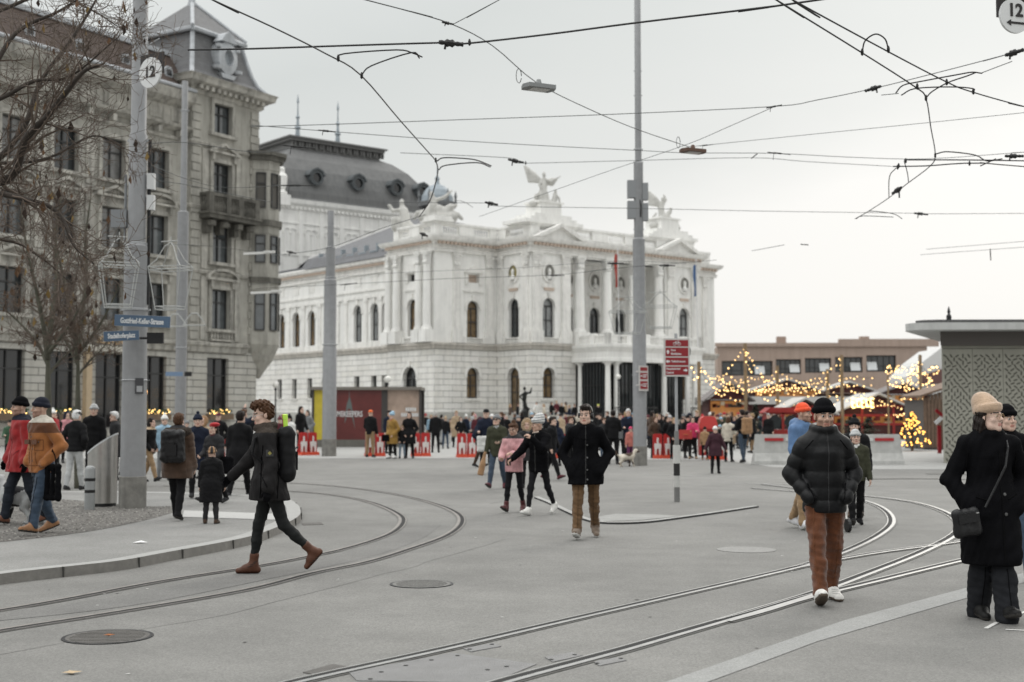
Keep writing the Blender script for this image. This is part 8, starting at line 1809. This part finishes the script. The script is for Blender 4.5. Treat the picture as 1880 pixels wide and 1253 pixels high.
# --- row of onlookers right of the tall pole
for k, (px, hd_, Y, lab, kw) in enumerate(((1202,766,50,'person with reddish hair at the left of the onlookers',dict(coat='brown',hair=('long','brown'),face=30)),(1212,760,52,'woman in black with long dark hair among the onlookers',dict(coat='black',hair=('longb','dark'),face=-40)),(1222,765,50,'person in black coat looking sideways among the onlookers',dict(coat='black',hair=('long','dark'),face=60)),(1229,762,53,'person with white cap strap among the onlookers',dict(coat='charcoal',hat=('beanie','light grey'),face=0)),(1237,768,49,'woman with long fair hair among the onlookers',dict(coat='black',hair=('longb','blond'),face=20)),(1252,768,51,'person behind the striped sign post',dict(coat='charcoal',hair=('short','dark'),face=10)),(1261,762,50,'person in black beanie beside the woman in bright pink',dict(coat='black',hat=('beanie','black'),face=30)))):
    crowd(px,hd_,lab,Y=Y,**kw)
crowd(1271,766,'woman in bright pink jacket holding a red box','hot pink','black',None,('longb','dark'),Y=49,face=-5,shoe='tan',hem=.9,arms=dict(arml=(20,8,75,25),armr=(20,8,75,25))); c = at(1259,798,48.6); mb = MB(); mb.box(-.24,.24,0,.12,-.17,.17,0); mb.lathe([(.09,-.005),(.09,.0)], (0,0,0), 12, 1); b_ = mb.build('gift_box', [mat('box red', (.42,.04,.035), .5), mat('box gold', (.6,.45,.15), .4)]); b_.location = c; tag(b_, 'red box with golden seal held by the woman in bright pink', 'box')
crowd(1293,783,'child in camel coat seen from behind next to the bright pink jacket','camel','black',('beanie','black'),None,foot=845,face=160,shoe='tan'); o_, J_ = crowd(1312,782,'small elderly lady in white cap and dark plum coat facing us','plum','black',('beanie','white'),None,foot=870,face=2,hem=.66,fat=1.2,shoe='black',res=.024,arms=dict(arml=(0,24,10),armr=(0,24,10)))
crowd(1336,766,'woman with ginger hair and cream coat before the market','cream','black',None,('longb','brown'),Y=46,face=150,fat=1.15); o_, J_ = crowd(1363,753,'man in black jacket and white scarf carrying a tan backpack','black','jeans',None,('short','dark'),foot=850,face=-150,walk=3,scarf='white',res=.028); bpy.context.view_layer.update(); backpack(o_, J_, 'tan backpack on the man in black jacket and white scarf', C('camel'), 1.0, .23)
# --- right foreground group behind the man in the black puffer
M2 = dict(grp='people crossing the tram tracks')
bl = person('bearded man in orange beanie and blue hooded jacket behind the black puffer jacket', 1473, 972, 0, 1.76, 38, P(W1,legr=(10,4,2),legl=(-12,14,2),arml=(10,10,40,10),armr=(6,10,20)), dict(m=BLUJ, fat=1.15, hem=.84, ch=.05, cr=.09, hoodback=True), dict(m=TAN_, w=1.0, bunch=2), (cloth('white trainer', (.6,.6,.62)),.02,1.0), [('beanie',ORNG)], 1, (20,0,0), .014, 1, group=M2['grp'], sole=WSOL)
c = G(1483,978); st = empty('pushchair', (c.x+.18,c.y+.1,0), R(8), 'pushchair with small black wheels behind the black puffer jacket', 'pushchair')
for x, y in ((-.0,-.12),(.38,-.12),(-.0,.62),(.38,.62)): mb = MB(); mb.lathe([(.03,-.022),(.095,-.022),(.095,.022),(.03,.022)], (0,0,0), 14); w_ = mb.build('wheel', BLACKM, st); w_.location = (x,y,.095); w_.rotation_euler = (0,R(90),0)
mb = MB()
for x in (0,.38): mb.tube([(x,-.12,.12),(x,.15,.5),(x,.7,1.02)], .014, 6); mb.tube([(x,.62,.12),(x,.15,.5)], .014, 6)
mb.tube([(0,.7,1.02),(.38,.7,1.02)], .016, 6); mb.build('frame', INOX, st); S = Sdf(); S.cap((.08,.1,.5),(.30,.1,.5),.10,.10,.03); S.cap((.19,.3,.5),(.19,.45,.9),.14,.13,.03); mk('seat', [(*S.mesh(.025),0)], [C('charcoal')], st)
crowd(1568,787,'boy in grey knit cap and dark olive jacket behind the black puffer jacket','olive','black',('beanie','light grey'),None,foot=966,face=-4,walk=1,hem=.84,fat=1.12,scarf='white',shoe='black',**M2,res=.017)
crowd(1568,766,'woman in black bobble hat and black jacket behind the boy in grey cap','black','black',('pom','black'),('longb','dark'),foot=953,face=-20,walk=2,shoe='brown',fat=1.15,hem=.84,**M2,res=.019)
bh_ = person('person in black hood walking just behind the woman in the long coat', 1851, 1062, 0, 1.70, 4, P(W2), dict(m=BLK, fat=1.1, hem=.82), dict(m=JEANS, w=1.0), (cloth('black shoe', (.012,.012,.012)),.0,1.0), [('long',HAIRD),('beanie',BLK)], 0, (10,0,0), .014, group=M2['grp'])
# --- market visitors
rr = random.Random(31); cols = ['black','black','black','navy','charcoal','charcoal','brown','olive','grey','cream','maroon','blue','beige','light grey','red','plum']
seen = set(); places = ['near the slim fir','by the grey roofed hut','under the first bulb strings','beside the red cart','before the dim huts','by the wooden post','under the drooping bulbs','near the red cabinet']
hats = ['white','grey','black','red','navy','camel','light blue','maroon']
for i in range(30):
    px = 1304+int(rr.random()*132); Y = rr.uniform(62,86); ht = rr.choice((None,'x','x')); c_ = rr.choice(cols); h_ = rr.choice(hats)
    hc = rr.choice(('dark','brown','blond','grey')); hk = rr.choice(('short','long'))
    while True:
        pl_ = rr.choice(places); lab = f'market visitor in {c_} coat ' + (f'with {h_} hat ' if ht else f'with {hk} {"fair" if hc == "blond" else hc} hair ') + pl_
        if lab not in seen: break
        c_ = rr.choice(cols); h_ = rr.choice(hats)
    seen.add(lab); crowd(px,0,lab,c_,rr.choice(('black','jeans','charcoal')),('beanie',h_) if ht else None,None if ht else (hk,hc),Y=Y,H=rr.uniform(1.55,1.85),face=rr.uniform(-180,180),walk=rr.choice((0,0,3)),grp=MK,res=.045)
# --- on the opera steps and terrace
spl = [(936,742,104,'brown','long coat'),(950,741,103,'black','hood'),(985,738,104,'white','light jacket'),(999,742,104,'cream','pale pink coat'),(1012,738,103,'black','dark jacket'),(1022,736,105,'maroon','wine red coat'),(1031,740,103,'black','raised arms'),(1039,738,104,'beige','beige coat'),(1046,744,103,'navy','blue coat'),(1055,742,104,'black','black coat'),(1002,760,98,'camel','camel scarf'),(1026,757,97,'light grey','grey bobble hat'),(1038,762,96,'grey','grey coat'),(945,760,94,'charcoal','dark scarf'),(925,770,88,'pink','pink jacket'),(978,757,95,'beige','fair hair'),(1100,765,80,'black','black cap'),(1098,742,110,'yellow','bright yellow hat')]
for i, (px, hd_, Y, c_, w_) in enumerate(spl):
    z_ = max(0, zat(hd_,Y)-1.72); cc = 'black' if c_ == 'yellow' else c_
    crowd(px,hd_,f'tiny person on the opera steps, {w_}, ' + ('beside the bronze figure' if px < 975 else 'under the arched window' if px < 1020 else 'near the porch'),cc,rr.choice(('black','jeans','charcoal')),('beanie',c_) if 'hat' in w_ or 'cap' in w_ else None,None if 'hat' in w_ or 'cap' in w_ else (rr.choice(('long','short')),rr.choice(('dark','brown','blond'))),Y=Y,z=z_,H=1.70,face=rr.uniform(-120,120),grp=STP,res=.05)
# --- filling onlookers all along the square
lms = [(640,'by the maroon poster'),(790,'near the lit showcase'),(870,'along the opera plinth'),(960,'before the bronze figure'),(1060,'left of the porch'),(1170,'before the porch'),(1260,'right of the tall pole'),(1330,'by the red cabinet'),(1460,'at the market entrance')]
rr = random.Random(77); vis = [782,800,818,838,855,868,902,922,930,950,958,975,984,1000,1008,1030,1040,1052,1062,1078,1086,1095,1103,1116,1142,1148,1164,1190,1196,1207,1217,1226,1233,1246,1256,1266,1280,1288,1300,1322,1330,1344,1352,1374,1382,1294,1318,1335,1348,1358,1370,1400,1410]
for px in vis:
    Y = rr.uniform(56,96) if px < 1180 else rr.uniform(54,74); lm = min(lms, key=lambda q: abs(q[0]-px))[1]; ht = rr.random() < .5
    while True:
        c_ = rr.choice(['black']*9+['charcoal','charcoal','navy','navy','brown','olive','grey','plum','beige','cream','maroon','light grey']); h_ = rr.choice(hats+['beige','charcoal']); hc = rr.choice(('dark','brown','blond','grey')); hk = rr.choice(('short','long')); back = rr.random() < .5
        lab = f'onlooker in {c_} coat ' + (f'and {h_} hat ' if ht else f'with {hk} {"fair" if hc == "blond" else hc} hair ') + ('from behind ' if back else '') + lm
        if lab not in seen: break
    seen.add(lab); crowd(px,0,lab,c_,rr.choice(('black','jeans','charcoal','black','tan')),('beanie' if rr.random() < .6 else 'pom',h_) if ht else None,None if ht else (hk,hc),Y=Y,H=rr.uniform(1.55,1.86) if rr.random() < .88 else rr.uniform(1.1,1.4),face=(180 if back else 0)+rr.uniform(-75,75),walk=rr.choice((0,0,3,1)),hem=rr.choice((.82,.8,.6,.5)),grp=SQ,res=.045)
mb = MB()
for i in range(6): 
    a_ = at(925,800,96); b_ = at(1062,800,96); mb.box(a_.x-.6*(5-i)*.3,b_.x+.6*(5-i)*.3,93.5+i*1.5,106,max(0,(i-1)*.27),.27*i+.27)
tag(mb.build('terrace_steps', PLI), 'broad stone steps with people before the bronze figure', 'steps')
# --- dogs
def dog(label, px, py, z, s, rz, m, walk=1):
    g = G(px,py,z); S = Sdf(); S.cap((-.17,0,.30),(.16,0,.31),.095,.105,.05,1); S.cap((.05,0,.31),(.2,0,.33),.11,.09,.05); S.cap((.2,0,.36),(.30,0,.46),.065,.055,.04); S.ell((.34,0,.50),(.075,.062,.062),.03); S.cap((.38,0,.485),(.46,0,.47),.036,.026,.02)
    for sg in (-1,1): S.cap((.31,sg*.05,.53),(.30,sg*.075,.46),.026,.016,.012)
    for sg, w_ in ((-1,.05),(1,-.05)):
        S.chain([(.17,sg*.06,.27),(.17+w_*.5,sg*.06,.15),(.18+w_,sg*.06,.03)],[.045,.028,.022],.02); S.cap((.18+w_,sg*.06,.02),(.22+w_,sg*.06,.02),.022,.02,.01)
        S.chain([(-.16,sg*.06,.28),(-.14-w_,sg*.065,.19),(-.22-w_,sg*.06,.11),(-.20-w_,sg*.06,.03)],[.065,.045,.026,.022],.02); S.cap((-.20-w_,sg*.06,.02),(-.16-w_,sg*.06,.02),.022,.02,.01)
    S.chain([(-.25,0,.33),(-.34,0,.40),(-.36,0,.50)],[.03,.025,.018],.02); S.wave = (.006,.04,3); V, Q = S.mesh(.017); cen = V[Q].mean(1); mi = ((np.sin(cen[:,0]*13+1)+np.sin(cen[:,2]*17)) > .3).astype(int)
    o = mk('dog', [(V*s,Q,mi)], m); o.location = (g.x,g.y,z); o.rotation_euler = (0,0,R(rz)); tag(o, label, 'dog')
    return o
dog('small shaggy white and brown dog by the tall pole',1150,857,0,1.0,20,[C('cream'),C('brown')])
dog('white dog with dark patches walking behind the men at the left edge',38,962,SWZ,1.25,160,[C('light grey'),C('charcoal')])
